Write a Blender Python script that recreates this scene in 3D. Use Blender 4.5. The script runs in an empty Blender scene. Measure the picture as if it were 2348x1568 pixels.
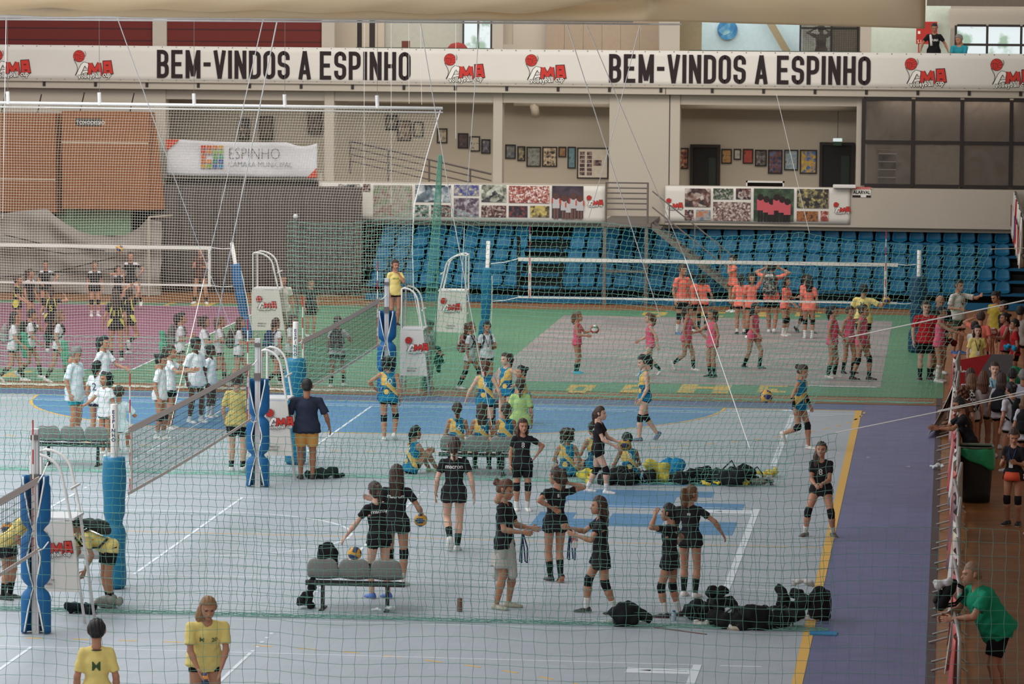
import bpy, math, random, bmesh
import numpy as np
from mathutils import Vector, Matrix
from mathutils.bvhtree import BVHTree
random.seed(7); np.random.seed(7)
SC = bpy.context.scene; COL = SC.collection
# ---------------- camera ----------------
FPX, PIT, YAW, ROL, CH = 8825.0, .0908, .1129, .0075, 8.87
fw = np.array([-math.sin(YAW)*math.cos(PIT), math.cos(YAW)*math.cos(PIT), -math.sin(PIT)])
rt0 = np.array([math.cos(YAW), math.sin(YAW), 0.]); up0 = np.cross(rt0, fw)
rt = math.cos(ROL)*rt0+math.sin(ROL)*up0; upv = -math.sin(ROL)*rt0+math.cos(ROL)*up0
cd = bpy.data.cameras.new('camera'); cam = bpy.data.objects.new('camera', cd); COL.objects.link(cam)
cd.sensor_width = 36; cd.lens = FPX*36/2348; cd.clip_end = 400; cd.dof.use_dof = True; cd.dof.focus_distance = 66; cd.dof.aperture_fstop = 6.3; cd.clip_start = .5
cam.matrix_world = Matrix(((rt[0], upv[0], -fw[0], 0), (rt[1], upv[1], -fw[1], 0), (rt[2], upv[2], -fw[2], CH), (0, 0, 0, 1)))
SC.camera = cam
# ---------------- light ----------------
SC.view_settings.view_transform = 'Standard'; SC.view_settings.look = 'None'
SC.view_settings.gamma = 1; SC.view_settings.exposure = 0.0
W = bpy.data.worlds.new('world'); SC.world = W; W.use_nodes = True
bg = W.node_tree.nodes['Background']; bg.inputs[0].default_value = (.90, .94, 1, 1); bg.inputs[1].default_value = .40
def area(name, loc, rot, sx, sy, power, col):
    l = bpy.data.lights.new(name, 'AREA'); l.shape = 'RECTANGLE'; l.size = sx; l.size_y = sy; l.energy = power; l.color = col
    o = bpy.data.objects.new(name, l); COL.objects.link(o); o.location = loc; o.rotation_euler = rot; return o
area('roof_skylight', (-19, 60, 15), (0, 0, 0), 9, 46, 5600, (.93, .97, 1))
area('roof_skylight', (-10, 97, 15), (math.radians(24), 0, 0), 34, 8, 3300, (1, .95, .88))
area('side_window_light', (-33, 62, 9), (0, math.radians(-68), 0), 9, 50, 2900, (.92, .97, 1))
sl = bpy.data.lights.new('front_fill_sun', 'SUN'); sl.energy = .62; sl.angle = math.radians(50); sl.color = (1, .97, .90)  # unseen fill sun added behind the camera to brighten front faces
so_ = bpy.data.objects.new('front_fill_sun', sl); COL.objects.link(so_); so_.rotation_euler = (math.radians(62), 0, math.radians(16))
for x_, w_ in ((-20.3, 4), (-15.7, 4), (-11.6, 3), (-5.2, 4.5), (0, 4)):
    area('corridor_fill', (x_, 114.2, 5.85), (math.radians(0), 0, 0), w_, .5, 34, (1, .95, .86))  # fill lights added to brighten the corridor and the room behind the glass
area('upper_hall_fill', (-12, 114, 9.6), (math.radians(10), 0, 0), 30, 1, 420, (1, .97, .92))  # fill light added to brighten the upper storey
# ---------------- helpers ----------------
def ray(u, v):
    return fw+rt*(u-1174)/FPX-upv*(v-784)/FPX
def G(u, v, z=0.):                                  # point of the photograph -> point on a level surface
    d = ray(u, v); t = (z-CH)/d[2]; return Vector((d[0]*t, d[1]*t, z))
def PY(u, v, Y):                                    # -> point on a wall plane Y = const
    d = ray(u, v); t = Y/d[1]; return Vector((d[0]*t, Y, CH+d[2]*t))
def s2l(c): return c/12.92 if c <= .04045 else ((c+.055)/1.055)**2.4
def hexc(h):
    if not isinstance(h, str): return tuple(h)
    h = h.lstrip('#'); return tuple(s2l(int(h[i:i+2], 16)/255) for i in (0, 2, 4))
_M = {}
def mat(name, col, rough=.75, metal=0., noise=.12, scale=8., bump=0., spec=.35, emit=None, alpha=None, coat=0):
    if name in _M: return _M[name]
    m = bpy.data.materials.new(name); m.use_nodes = True; nt = m.node_tree; b = nt.nodes['Principled BSDF']
    c = hexc(col); b.inputs['Base Color'].default_value = (*c, 1); b.inputs['Roughness'].default_value = rough
    b.inputs['Metallic'].default_value = metal; b.inputs['Specular IOR Level'].default_value = spec
    if coat: b.inputs['Coat Weight'].default_value = coat
    if emit: b.inputs['Emission Color'].default_value = (*hexc(emit[0]), 1); b.inputs['Emission Strength'].default_value = emit[1]
    if alpha: b.inputs['Transmission Weight'].default_value = alpha
    if noise or bump:
        tc = nt.nodes.new('ShaderNodeTexCoord'); n = nt.nodes.new('ShaderNodeTexNoise'); n.inputs['Scale'].default_value = scale; n.inputs['Detail'].default_value = 4
        nt.links.new(tc.outputs['Object'], n.inputs['Vector'])
        if noise:
            mx = nt.nodes.new('ShaderNodeMix'); mx.data_type = 'RGBA'; mx.inputs['A'].default_value = (*[x*(1-noise) for x in c], 1); mx.inputs['B'].default_value = (*[min(1, x*(1+noise)) for x in c], 1)
            nt.links.new(n.outputs['Fac'], mx.inputs['Factor']); nt.links.new(mx.outputs['Result'], b.inputs['Base Color'])
        if bump:
            bp = nt.nodes.new('ShaderNodeBump'); bp.inputs['Strength'].default_value = bump; bp.inputs['Distance'].default_value = .02
            nt.links.new(n.outputs['Fac'], bp.inputs['Height']); nt.links.new(bp.outputs['Normal'], b.inputs['Normal'])
    _M[name] = m; return m
def cmat(col, kind='cloth'):                        # cloth colour by hex
    k = kind+'_'+(col.lstrip('#') if isinstance(col, str) else str(col))
    if kind == 'cloth': return mat(k, col, .88, noise=.14, scale=14, bump=.25, spec=.15)
    if kind == 'skin': return mat(k, col, .55, noise=.06, scale=10, spec=.3)
    if kind == 'hair': return mat(k, col, .55, noise=.45, scale=60, bump=.5, spec=.4)
    return mat(k, col, .5, noise=.05)
class MB:
    def __init__(s): s.v = []; s.f = []; s.m = []; s.mi = 0
    def add(s, vs, fs, mi=None):
        o = len(s.v); s.v.extend([tuple(x) for x in vs]); s.f.extend([tuple(i+o for i in f) for f in fs]); s.m.extend([s.mi if mi is None else mi]*len(fs)); return s
    def box(s, a, b, mi=None):
        (x0, y0, z0), (x1, y1, z1) = a, b
        v = [(x, y, z) for z in (z0, z1) for y in (y0, y1) for x in (x0, x1)]
        return s.add(v, [(0, 2, 3, 1), (4, 5, 7, 6), (0, 1, 5, 4), (2, 6, 7, 3), (0, 4, 6, 2), (1, 3, 7, 5)], mi)
    def obox(s, c, ax, ay, az, mi=None):            # oriented box: centre and three half-axis vectors
        c = Vector(c); ax = Vector(ax); ay = Vector(ay); az = Vector(az)
        v = [c+i*ax+j*ay+k*az for k in (-1, 1) for j in (-1, 1) for i in (-1, 1)]
        return s.add(v, [(0, 2, 3, 1), (4, 5, 7, 6), (0, 1, 5, 4), (2, 6, 7, 3), (0, 4, 6, 2), (1, 3, 7, 5)], mi)
    def tube(s, pts, r, n=6, mi=None, cap=True):
        pts = [Vector(p) for p in pts]; rs = r if isinstance(r, (list, tuple)) else [r]*len(pts)
        vs = []; fs = []; prev = None
        for i, p in enumerate(pts):
            d = (pts[min(i+1, len(pts)-1)]-pts[max(i-1, 0)]).normalized()
            if prev is None: a = d.orthogonal().normalized()
            else: a = (prev-prev.dot(d)*d); a = a.normalized() if a.length > 1e-6 else d.orthogonal().normalized()
            prev = a; b = d.cross(a)
            for k in range(n):
                t = 2*math.pi*k/n; vs.append(p+rs[i]*(math.cos(t)*a+math.sin(t)*b))
            if i:
                for k in range(n): fs.append(((i-1)*n+k, (i-1)*n+(k+1) % n, i*n+(k+1) % n, i*n+k))
        if cap: fs.append(tuple(range(n-1, -1, -1))); fs.append(tuple((len(pts)-1)*n+k for k in range(n)))
        return s.add(vs, fs, mi)
    def lathe(s, prof, c=(0, 0, 0), n=20, mi=None):
        vs = []; fs = []
        for r, z in prof:
            for k in range(n): t = 2*math.pi*k/n; vs.append((c[0]+r*math.cos(t), c[1]+r*math.sin(t), c[2]+z))
        for i in range(len(prof)-1):
            for k in range(n): fs.append((i*n+k, i*n+(k+1) % n, (i+1)*n+(k+1) % n, (i+1)*n+k))
        fs.append(tuple(range(n-1, -1, -1))); fs.append(tuple((len(prof)-1)*n+k for k in range(n)))
        return s.add(vs, fs, mi)
    def grid(s, fn, nu, nv, mi=None):
        vs = [fn(i/nu, j/nv) for j in range(nv+1) for i in range(nu+1)]
        fs = [(j*(nu+1)+i, j*(nu+1)+i+1, (j+1)*(nu+1)+i+1, (j+1)*(nu+1)+i) for j in range(nv) for i in range(nu)]
        return s.add(vs, fs, mi)
    def build(s, name, mats, parent=None, smooth=False, bevel=0, solid=0):
        me = bpy.data.meshes.new(name); me.from_pydata([tuple(v) for v in s.v], [], s.f)
        ml = mats if isinstance(mats, (list, tuple)) else [mats]
        for m in ml: me.materials.append(m)
        if len(ml) > 1: me.polygons.foreach_set('material_index', s.m)
        if smooth: me.polygons.foreach_set('use_smooth', [True]*len(s.f))
        me.update(); o = bpy.data.objects.new(name, me); COL.objects.link(o)
        if parent: o.parent = parent
        if bevel: b = o.modifiers.new('bevel', 'BEVEL'); b.width = bevel; b.segments = 2; b.limit_method = 'ANGLE'
        if solid: b = o.modifiers.new('solid', 'SOLIDIFY'); b.thickness = solid; b.offset = 0
        return o
def tag(o, label=None, cat=None, group=None, kind=None):
    if label: o['label'] = label
    if cat: o['category'] = cat
    if group: o['group'] = group
    if kind: o['kind'] = kind
    return o
def thing(name, label, cat, loc=(0, 0, 0), rz=0, group=None):
    o = bpy.data.objects.new(name, None); COL.objects.link(o); o.location = loc; o.rotation_euler = (0, 0, rz); o.empty_display_size = .1
    return tag(o, label, cat, group)
def struct(name, mb, m, **k):
    return tag(mb.build(name, m, **k), kind='structure')
def copy_tree(o, parent=None):
    c = o.copy(); COL.objects.link(c); c.parent = parent
    for ch in o.children: copy_tree(ch, c)
    return c
FONT = None
def text_mesh(s, h, sx=1., offset=0., extrude=.003, align='LEFT', shear=0., res=2):
    cu = bpy.data.curves.new('t', 'FONT'); cu.body = s; cu.size = h*1.38; cu.offset = offset; cu.extrude = extrude; cu.resolution_u = res; cu.shear = shear; cu.align_x = align
    o = bpy.data.objects.new('t', cu); COL.objects.link(o); dg = bpy.context.evaluated_depsgraph_get(); me = bpy.data.meshes.new_from_object(o.evaluated_get(dg))
    bpy.data.objects.remove(o); bpy.data.curves.remove(cu)
    vs = [(v.co.x*sx, v.co.y, v.co.z) for v in me.vertices]; fs = [tuple(p.vertices) for p in me.polygons]; bpy.data.meshes.remove(me)
    return vs, fs
def wall_text(mb, s, x, z, Y, h, sx=1., offset=0., mi=None, align='LEFT', shear=0., th=.004, res=2):   # text facing -Y
    vs, fs = text_mesh(s, h, sx, offset, th, align, shear, res)
    mb.add([(x+a, Y-c, z+b) for a, b, c in vs], fs, mi)
def bold(mb, s, x, z, Y, h, w, gap, t, mi=None, th=.006):     # condensed bold capitals of constant stroke
    def arc(cx, cz, rx, rz, a0, a1, n=6): return [(cx+rx*math.cos(math.radians(a0+(a1-a0)*i/n)), cz+rz*math.sin(math.radians(a0+(a1-a0)*i/n))) for i in range(n+1)]
    e = t/2
    for ch in s:
        cw = w; L = []
        x0, x1, z0, z1, zm = e, w-e, e, h-e, h/2; r = min(w*.42, h*.2)-e*.4
        if ch == ' ': x += w*.55; continue
        if ch == '-': cw = w*.7; L = [[(e*.3, zm), (cw-e*.3, zm)]]
        elif ch == 'I': cw = t; L = [[(e, 0), (e, h)]]
        elif ch in 'BD':
            L = [[(x0, 0), (x0, h)]]
            if ch == 'D': L += [[(x0, z1)]+arc(x1-r, z1-r, r, r, 90, 0)+arc(x1-r, z0+r, r, r, 0, -90)+[(x0, z0)]]
            else: L += [[(x0, z1)]+arc(x1-r-e*.2, z1-r, r, r, 90, 0)+arc(x1-r-e*.2, zm+r, r, r, 0, -90)+[(x0, zm)], [(x0, zm)]+arc(x1-r, zm-r, r, r, 90, 0)+arc(x1-r, z0+r, r, r, 0, -90)+[(x0, z0)]]
        elif ch == 'P': L = [[(x0, 0), (x0, h)], [(x0, z1)]+arc(x1-r, z1-r, r, r, 90, 0)+arc(x1-r, zm+r-e, r, r, 0, -90)+[(x0, zm-e)]]
        elif ch == 'E': L = [[(x0, 0), (x0, h)], [(x0, z1), (w*.95, z1)], [(x0, zm), (w*.85, zm)], [(x0, z0), (w*.95, z0)]]
        elif ch == 'M': cw = w*1.25; L = [[(e, 0), (e, h)], [(cw-e, 0), (cw-e, h)], [(e*1.1, h-e*.5), (cw/2, e*1.2)], [(cw/2, e*1.2), (cw-e*1.1, h-e*.5)]]
        elif ch == 'N': L = [[(e, 0), (e, h)], [(w-e, 0), (w-e, h)], [(e*1.1, h-e*.6), (w-e*1.1, e*.6)]]
        elif ch == 'H': L = [[(e, 0), (e, h)], [(w-e, 0), (w-e, h)], [(e, zm), (w-e, zm)]]
        elif ch == 'V': L = [[(e*.8, h), (w/2, 0)], [(w/2, 0), (w-e*.8, h)]]
        elif ch == 'A': L = [[(e*.8, 0), (w/2, h)], [(w/2, h), (w-e*.8, 0)], [(w*.25, h*.26), (w*.75, h*.26)]]
        elif ch == 'O': L = [arc(x1-r, z1-r, r, r, 0, 90)+arc(x0+r, z1-r, r, r, 90, 180)+arc(x0+r, z0+r, r, r, 180, 270)+arc(x1-r, z0+r, r, r, 270, 360)+[(x1, z1-r)]]
        elif ch == 'S': L = [[(x1, h*.68), (x1, z1-r)]+arc(x1-r, z1-r, r, r, 0, 90)+arc(x0+r, z1-r, r, r, 90, 180)+[(x0, h*.66)]+arc(x0+r*1.1, h*.62, r*1.1, r*.8, 180, 235, 3)+arc(x1-r*1.1, h*.38, r*1.1, r*.8, 55, 0, 3)+arc(x1-r, z0+r, r, r, 0, -90)+arc(x0+r, z0+r, r, r, -90, -180)+[(x0, h*.32)]]
        for kk, pl in enumerate(L):
            pl = [p_ for i_, p_ in enumerate(pl) if i_ == 0 or abs(p_[0]-pl[i_-1][0])+abs(p_[1]-pl[i_-1][1]) > 1e-5]; thk = th+.0022*kk
            n = len(pl)
            nrm = []
            for i in range(n):
                a = Vector(pl[max(0, i-1)]); b = Vector(pl[min(n-1, i+1)]); d = (b-a); d.normalize(); nn = Vector((-d.y, d.x))
                if 0 < i < n-1:
                    d1 = (Vector(pl[i])-a).normalized(); c = max(.5, abs(d1.x*nn.y-d1.y*nn.x)); nn = nn/c
                nrm.append(nn*e)
            vs = []
            for (px, pz), nn in zip(pl, nrm):
                vs += [(x+px+nn.x, Y, z+pz+nn.y), (x+px-nn.x, Y, z+pz-nn.y), (x+px+nn.x, Y-thk, z+pz+nn.y), (x+px-nn.x, Y-thk, z+pz-nn.y)]
            fs = []
            for i in range(n-1):
                q = 4*i; fs += [(q+2, q+3, q+7, q+6), (q, q+4, q+5, q+1), (q, q+2, q+6, q+4), (q+1, q+5, q+7, q+3)]
            fs += [(0, 1, 3, 2), (4*n-4, 4*n-2, 4*n-1, 4*n-3)]
            mb.add(vs, fs, mi)
        x += cw+gap
    return x
# ---------------- base materials ----------------
M_black = mat('black_print', '#2a1f20', .8, noise=.1); M_red = mat('red_print', '#c4352c', .7, noise=.08); M_white = mat('white_print', '#e6e1d8', .7, noise=.04)
M_vinyl = mat('white_vinyl', '#d6cfc6', .65, noise=.05, scale=1.2, bump=.35)
M_wall = mat('painted_wall', '#b5aa9c', .85, noise=.05, scale=.7)
M_wall2 = mat('corridor_wall', '#b3a796', .85, noise=.05, scale=.7)
M_dark = mat('dark_frame', '#2c2522', .6); M_grey = mat('grey_steel', '#6d6560', .5, metal=.3); M_wmetal = mat('white_metal', '#ddd9d4', .4)
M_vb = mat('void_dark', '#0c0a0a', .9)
# ================= FLOOR =================
def tile_mat(name, cols, tile=.305, gap=.012, rough=.45, var=.04, planks=None, spec=.3, line=.82, blot=None):
    m = bpy.data.materials.new(name); m.use_nodes = True; nt = m.node_tree; N = nt.nodes; L = nt.links; b = N['Principled BSDF']
    b.inputs['Roughness'].default_value = rough; b.inputs['Specular IOR Level'].default_value = spec
    tc = N.new('ShaderNodeTexCoord'); br = N.new('ShaderNodeTexBrick'); br.offset = 0 if not planks else .37; br.squash = 1
    w, h = planks or (tile, tile)
    for k, vv in (('Scale', 1.), ('Brick Width', w), ('Row Height', h), ('Mortar Size', gap), ('Mortar Smooth', .3), ('Bias', 0.)): br.inputs[k].default_value = vv
    c1, c2 = hexc(cols[0]), hexc(cols[1])
    br.inputs['Color1'].default_value = (*c1, 1); br.inputs['Color2'].default_value = (*c2, 1); br.inputs['Mortar'].default_value = (*[x*line for x in c1], 1)
    L.new(tc.outputs['Object'], br.inputs['Vector'])
    n = N.new('ShaderNodeTexNoise'); n.inputs['Scale'].default_value = .35; n.inputs['Detail'].default_value = 6; L.new(tc.outputs['Object'], n.inputs['Vector'])
    mp = N.new('ShaderNodeMapRange'); mp.inputs['To Min'].default_value = 1-var*2; mp.inputs['To Max'].default_value = 1+var*2; L.new(n.outputs['Fac'], mp.inputs['Value'])
    mu = N.new('ShaderNodeMix'); mu.data_type = 'RGBA'; mu.blend_type = 'MULTIPLY'; mu.inputs['Factor'].default_value = 1; L.new(br.outputs['Color'], mu.inputs['A']); L.new(mp.outputs['Result'], mu.inputs['B'])
    out = mu.outputs['Result']
    L.new(out, b.inputs['Base Color'])
    n2 = N.new('ShaderNodeTexNoise'); n2.inputs['Scale'].default_value = 2.2; L.new(tc.outputs['Object'], n2.inputs['Vector'])
    mr = N.new('ShaderNodeMapRange'); mr.inputs['To Min'].default_value = rough-.06; mr.inputs['To Max'].default_value = rough+.1; L.new(n2.outputs['Fac'], mr.inputs['Value']); L.new(mr.outputs['Result'], b.inputs['Roughness'])
    return m
T_grey = tile_mat('court_tiles_grey', ('#a6abb0', '#a1a6ab'), gap=.006, line=.88)
T_purple = tile_mat('court_tiles_purple', ('#68668a', '#636182'), gap=.007, line=.8, var=.07)
T_navy = tile_mat('court_tiles_navy', ('#596888', '#546282'), gap=.006, line=.85, var=.06)
T_blue = tile_mat('court_tiles_blue', ('#5583ac', '#507ea6'), gap=.006, line=.88, var=.05)
T_green = tile_mat('court_tiles_green', ('#578562', '#53805e'), gap=.006, line=.9, var=.08)
T_pink = tile_mat('court_tiles_pink', ('#8f5a73', '#8a566f'), gap=.006, line=.88)
T_wood = tile_mat('wood_floor', ('#9a6436', '#84542d'), planks=(1.6, .11), gap=.004, rough=.4, var=.09)
T_greyw = tile_mat('court_planks_grey', ('#a09390', '#85797a'), planks=(1.25, .3), gap=.003, rough=.42, var=.05, line=.9)
struct('floor', MB().box((-40, 30, -.3), (8, 116, 0)), T_wood)
def patch(name, x0, x1, y0, y1, m, z=.01, z0=0.0): return struct(name, MB().box((x0, y0, z0), (x1, y1, z)), m)
patch('floor_green_court', -30, -.05, 84.95, 107.0, T_green)
patch('floor_grey_court', -10.47, -1.47, 86.96, 104.96, T_greyw, .016, .0105)
patch('floor_pink_court', -27.9, -18.88, 87.7, 105.9, T_pink, .016, .0105)
patch('floor_near_court', -40, -.2, 34, 83.3, T_purple)
patch('floor_playing_field', -40, -1.78, 34, 82.0, T_grey, .013, .0105)
patch('floor_end_band', -40, -1.75, 82.0, 83.25, T_navy, .013, .0105)
patch('floor_edge_strip', -.2, -.08, 34, 84.9, mat('edge_strip', '#4d3f3c', .7), .012)
patch('floor_edge_strip', -30, -.1, 83.3, 83.38, mat('edge_strip', '#4d3f3c', .7), .012)
CX = -12.2
def ribbon(mb, pts, w, z0=.0135, z1=.0155, mi=None, dash=None):
    pts = [Vector((p[0], p[1], 0)) for p in pts]
    segs = []
    if dash:
        acc = 0; out = []
        for a, b in zip(pts, pts[1:]):
            n = max(1, int((b-a).length/.05))
            for i in range(n): out.append(a+(b-a)*i/n)
        cur = []; acc = 0
        for i, p in enumerate(out):
            if i: acc += (p-out[i-1]).length
            if acc % (dash[0]+dash[1]) < dash[0]: cur.append(p)
            elif cur: segs.append(cur); cur = []
        if cur: segs.append(cur)
    else: segs = [pts]
    for s in segs:
        if len(s) < 2: continue
        vs = []; fs = []
        for i, p in enumerate(s):
            d = (s[min(i+1, len(s)-1)]-s[max(i-1, 0)]).normalized(); n = Vector((-d.y, d.x, 0))*w/2
            for q in (p+n, p-n): vs += [(q.x, q.y, z1), (q.x, q.y, z0)]
        for i in range(len(s)-1):
            q = 4*i; fs += [(q, q+4, q+6, q+2), (q+1, q+3, q+7, q+5), (q, q+1, q+5, q+4), (q+2, q+6, q+7, q+3)]
        fs += [(0, 2, 3, 1), (4*len(s)-4, 4*len(s)-3, 4*len(s)-1, 4*len(s)-2)]
        mb.add(vs, fs, mi)
def arcp(cx, cy, r, a0, a1, n=24): return [(cx+r*math.cos(math.radians(a0+(a1-a0)*i/n)), cy+r*math.sin(math.radians(a0+(a1-a0)*i/n))) for i in range(n+1)]
# blue goal area of the handball court
GL = 82.0
mb = MB(); out = arcp(CX-1.5, GL, 6, 180, 270)+arcp(CX+1.5, GL, 6, 270, 360)
n = len(out); vs = [(x, y, .0165) for x, y in out]+[(x, y, .0135) for x, y in out]
mb.add(vs, [tuple(range(n)), tuple(range(2*n-1, n-1, -1))]+[(i, i+n, (i+1) % n+n, (i+1) % n) for i in range(n)])
struct('floor_goal_area', mb, T_blue)
M_lw = mat('line_white', '#d4d7da', .6, noise=.03); M_ly = mat('line_yellow', '#d9a94f', .6, noise=.05); M_lt = mat('line_tan', '#d7b48c', .6, noise=.03)
mb = MB()
ribbon(mb, out, .06, .0137, .0177)
ribbon(mb, [(-1.84, 34), (-1.84, 82.0)], .14); ribbon(mb, [(-40, 82.02), (-1.75, 82.02)], .05, .0137, .0177)
ribbon(mb, arcp(CX-1.5, GL, 9, 180, 270)+arcp(CX+1.5, GL, 9, 270, 360), .05, dash=(.32, .32))
ribbon(mb, arcp(CX-1.5, 42., 9, 180, 90)+arcp(CX+1.5, 42., 9, 90, 0), .05, dash=(.32, .32))
ribbon(mb, [(-21.5, 61.45), (-1.9, 61.45)], .035)
struct('trim_yellow_lines', mb, M_ly)
mb = MB()
for y0 in (72.0, 56.9, 41.3):
    for y in (y0, y0+9): ribbon(mb, [(CX-9, y), (CX+9, y)], .035, .0136, .0172+.0008*(y0 > 60))
    for k in (-3, 3, 0): ribbon(mb, [(CX+k, y0-1.7*(k != 0)*0), (CX+k, y0+9)], .05, .0136, .0178)
    for k in (-3, 3):
        ribbon(mb, [(CX+k, y0-2), (CX+k, y0-.1)], .05, dash=(.15, .2)); ribbon(mb, [(CX+k, y0+9.1), (CX+k, y0+10.9)], .05, dash=(.15, .2))
    ribbon(mb, [(CX-9, y0), (CX-9, y0+9)], .05); ribbon(mb, [(CX+9, y0), (CX+9, y0+9)], .11, .0136, .018)
    for yy in (y0, y0+9): ribbon(mb, [(CX+9.3, yy), (CX+9.85, yy)], .05)
ribbon(mb, [(-40, 81.3), (-1.9, 81.3)], .035, .0136, .0182)
ribbon(mb, [(-40, 64.0), (CX, 64.0)]+arcp(CX, 61.4, 2.6, 90, -90)+[(-40, 58.8)], .05)
ribbon(mb, [(-30, 62.9), (-16.6, 62.9)], .05); ribbon(mb, [(-30, 53.), (-4, 53.)], .02)
struct('trim_white_lines', mb, M_lw)
for y in (50.0, 65.7):          # white corner plates with a small dart shape
    mb = MB().box((CX+8.1, y-.42, .0140), (CX+9.0, y-.02, .0186), 0); mb.add([(CX+8.25, y-.22, .0192), (CX+8.42, y-.28, .0192), (CX+8.42, y-.235, .0192), (CX+8.9, y-.235, .0192), (CX+8.9, y-.215, .0192), (CX+8.42, y-.215, .0192), (CX+8.42, y-.17, .0192)], [tuple(range(7))], 1)
    tag(mb.build('floor_plate', [M_lw, M_black]), 'white rectangular floor plate with a dark dart mark at the %s court corner' % ('near' if y < 60 else 'middle'), 'floor marking')
mb = MB().box((CX+8.75, 81.62, .014), (CX+9.35, 81.9, .0186)); tag(mb.build('floor_plate', M_lw), 'small white tape patch behind the running player in blue and yellow', 'floor marking')
# white lines round the far courts
mb = MB()
ribbon(mb, [(-18.88, 87.7), (-18.88, 105.9), (-27.9, 105.9), (-27.9, 87.7), (-18.88, 87.7)], .06, .0165, .019)
struct('trim_pink_court_line', mb, M_lw)
mb = MB(); ribbon(mb, [(-3.1, 87.03), (-1.55, 87.03)], .1, .0165, .019); struct('trim_grey_court_mark', mb, M_lw)
# blue mosaic tiles in the near court
def mosaic(name, cells, m, x0, y0, tx, ty, z=.0165, shear=0., label=None):
    mb = MB()
    for r, row in enumerate(cells):
        for c, ch in enumerate(row):
            if ch == '#': mb.box((x0+c*tx, y0-(r+1)*ty, .0139), (x0+(c+1)*tx, y0-r*ty, z))
    return tag(mb.build(name, m), label, 'floor marking')
t = thing('tile_logo', 'blue tile mosaic let into the grey floor between the bag piles', 'floor marking')
for r0, rows in ((0, ['..#####..##', '..#######..']), (3, ['#########..', '#######....', '#..####.###']), (7, ['##..###....', '#######..##', '####...####'])):
    o = mosaic('tile_band', rows, T_blue, -6.85, 70.4-r0*.78, .31, .78); o.parent = t; del o['category']
T_let = tile_mat('court_tiles_yellow', ('#c9a650', '#c39f49'), gap=.006, line=.85)
def letter_tiles(u0, u1, v0, v1, cells, lab):
    a = G(u0, v1); b = G(u1, v0); mosaic('tile_letter', cells, T_let, a.x, b.y, (b.x-a.x)/len(cells[0]), (b.y-a.y)/len(cells), z=.0125, label=lab)
D_ = ['######', '##..##', '##..##', '.####.']; E_ = ['######', '##....', '####..', '######']; Mm = ['##..##', '######', '##..##', '##..##']
for a, b, c, l in ((1292, 1368, D_, 'leftmost of the four yellow tile letters on the green floor'), (1420, 1492, E_, 'second from left of the four yellow tile letters on the green floor'), (1552, 1680, Mm, 'widest of the four yellow tile letters on the green floor'), (1735, 1808, E_, 'rightmost of the four yellow tile letters on the green floor')):
    letter_tiles(a, b, 884, 901, c, l)
for i, (a, b) in enumerate(((1468, 1532), (1600, 1665), (1700, 1762), (1822, 1885))): letter_tiles(a, b, 717, 726, (D_, E_, Mm, E_)[i], 'yellow tile letter on the far green strip, %s from left, beyond the grey court' % ('first', 'second', 'third', 'fourth')[i])
for i, (a, b) in enumerate(((90, 145), (185, 250), (370, 405), (432, 500))): letter_tiles(a, b, 695, 703, (E_, D_, E_, Mm)[i], 'yellow tile letter on the far green strip, %s from left, beyond the pink court' % ('first', 'second', 'third', 'fourth')[i])
letter_tiles(-5, 78, 852, 866, E_, 'yellow tile letter under the two white walkers at the left edge')

# ================= BACK WALL =================
YW = 112.0
def X(u, Y=YW, v=300): return PY(u, v, Y).x
def Z(v, u=1174, Y=YW): return PY(u, v, Y).z
XL, XR = -31.0, 2.35
zs0, zs1 = 2.12, 3.27          # lower balcony front
zu0, zu1 = 5.92, 7.17          # upper balcony front
struct('wall_balcony_lower', MB().box((X(730), YW, zs0), (X(1390), YW+.25, zs1)).box((X(1527), YW, zs0), (2.6, YW+.25, zs1)).box((X(1390), YW+.05, zs0), (X(1527), YW+.25, zs0+.22)), M_wall, bevel=.01)
struct('floor_balcony_lower', MB().box((X(738), YW+.25, 2.0), (2.6, 118, 2.2)), M_wall2)
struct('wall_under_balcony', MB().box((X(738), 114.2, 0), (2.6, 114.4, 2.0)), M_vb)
struct('wall_balcony_upper', MB().box((XL, YW, zu0), (XR, YW+.3, zu1)), M_wall)
struct('ceiling_corridor', MB().box((XL, YW+.3, 5.95), (XR, 118, 6.2)), M_wall2)
struct('wall_header', MB().box((X(375), YW+.35, 5.62), (X(1966), YW+.55, 5.95)), M_wall)
for i, (a, b) in enumerate(((-31, 375), (740, 762), (1128, 1149), (1395, 1557), (1963, 1979))):
    x0 = a if a == -31 else X(a)
    struct('wall_pillar', MB().box((x0, YW+.3, 0 if a == -31 else 2.2), (X(b), YW+.8, 5.95)), M_wall)
struct('trim_joint', MB().box((X(1524.5), YW-.004, 5.92), (X(1526), YW+.0, 7.17)).box((X(1532.5), YW+.29, 2.3), (X(1534.5), YW+.3, 5.9)), M_dark)
struct('wall_corridor', MB().box((X(200), 116, 2.2), (2.4, 116.2, 5.95)), M_wall2)
struct('wall_left_low', MB().box((X(375), YW+.3, 0), (X(730), YW+.5, zs1+.1)), mat('dark_wall', '#4a403c', .9))
struct('trim_parapet_left', MB().box((X(375), YW+.1, Z(420)), (X(738), YW+.35, Z(404))), M_wall)
# air duct
mb = MB(); mb.tube([(X(760), 115.2, 5.62), (X(1130), 115.2, 5.62)], .14, 10); struct('trim_duct', mb, M_wall2, smooth=True)
mb = MB(); mb.tube([(X(1150), 115.2, 5.58), (X(1965), 115.2, 5.52)], .14, 10); mb.tube([(X(1196), 115.2, 5.5), (X(1199), 115.2, 5.35), (X(1201), 115.3, 5.15)], .13, 10); struct('trim_duct', mb, M_wall2, smooth=True)
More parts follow.
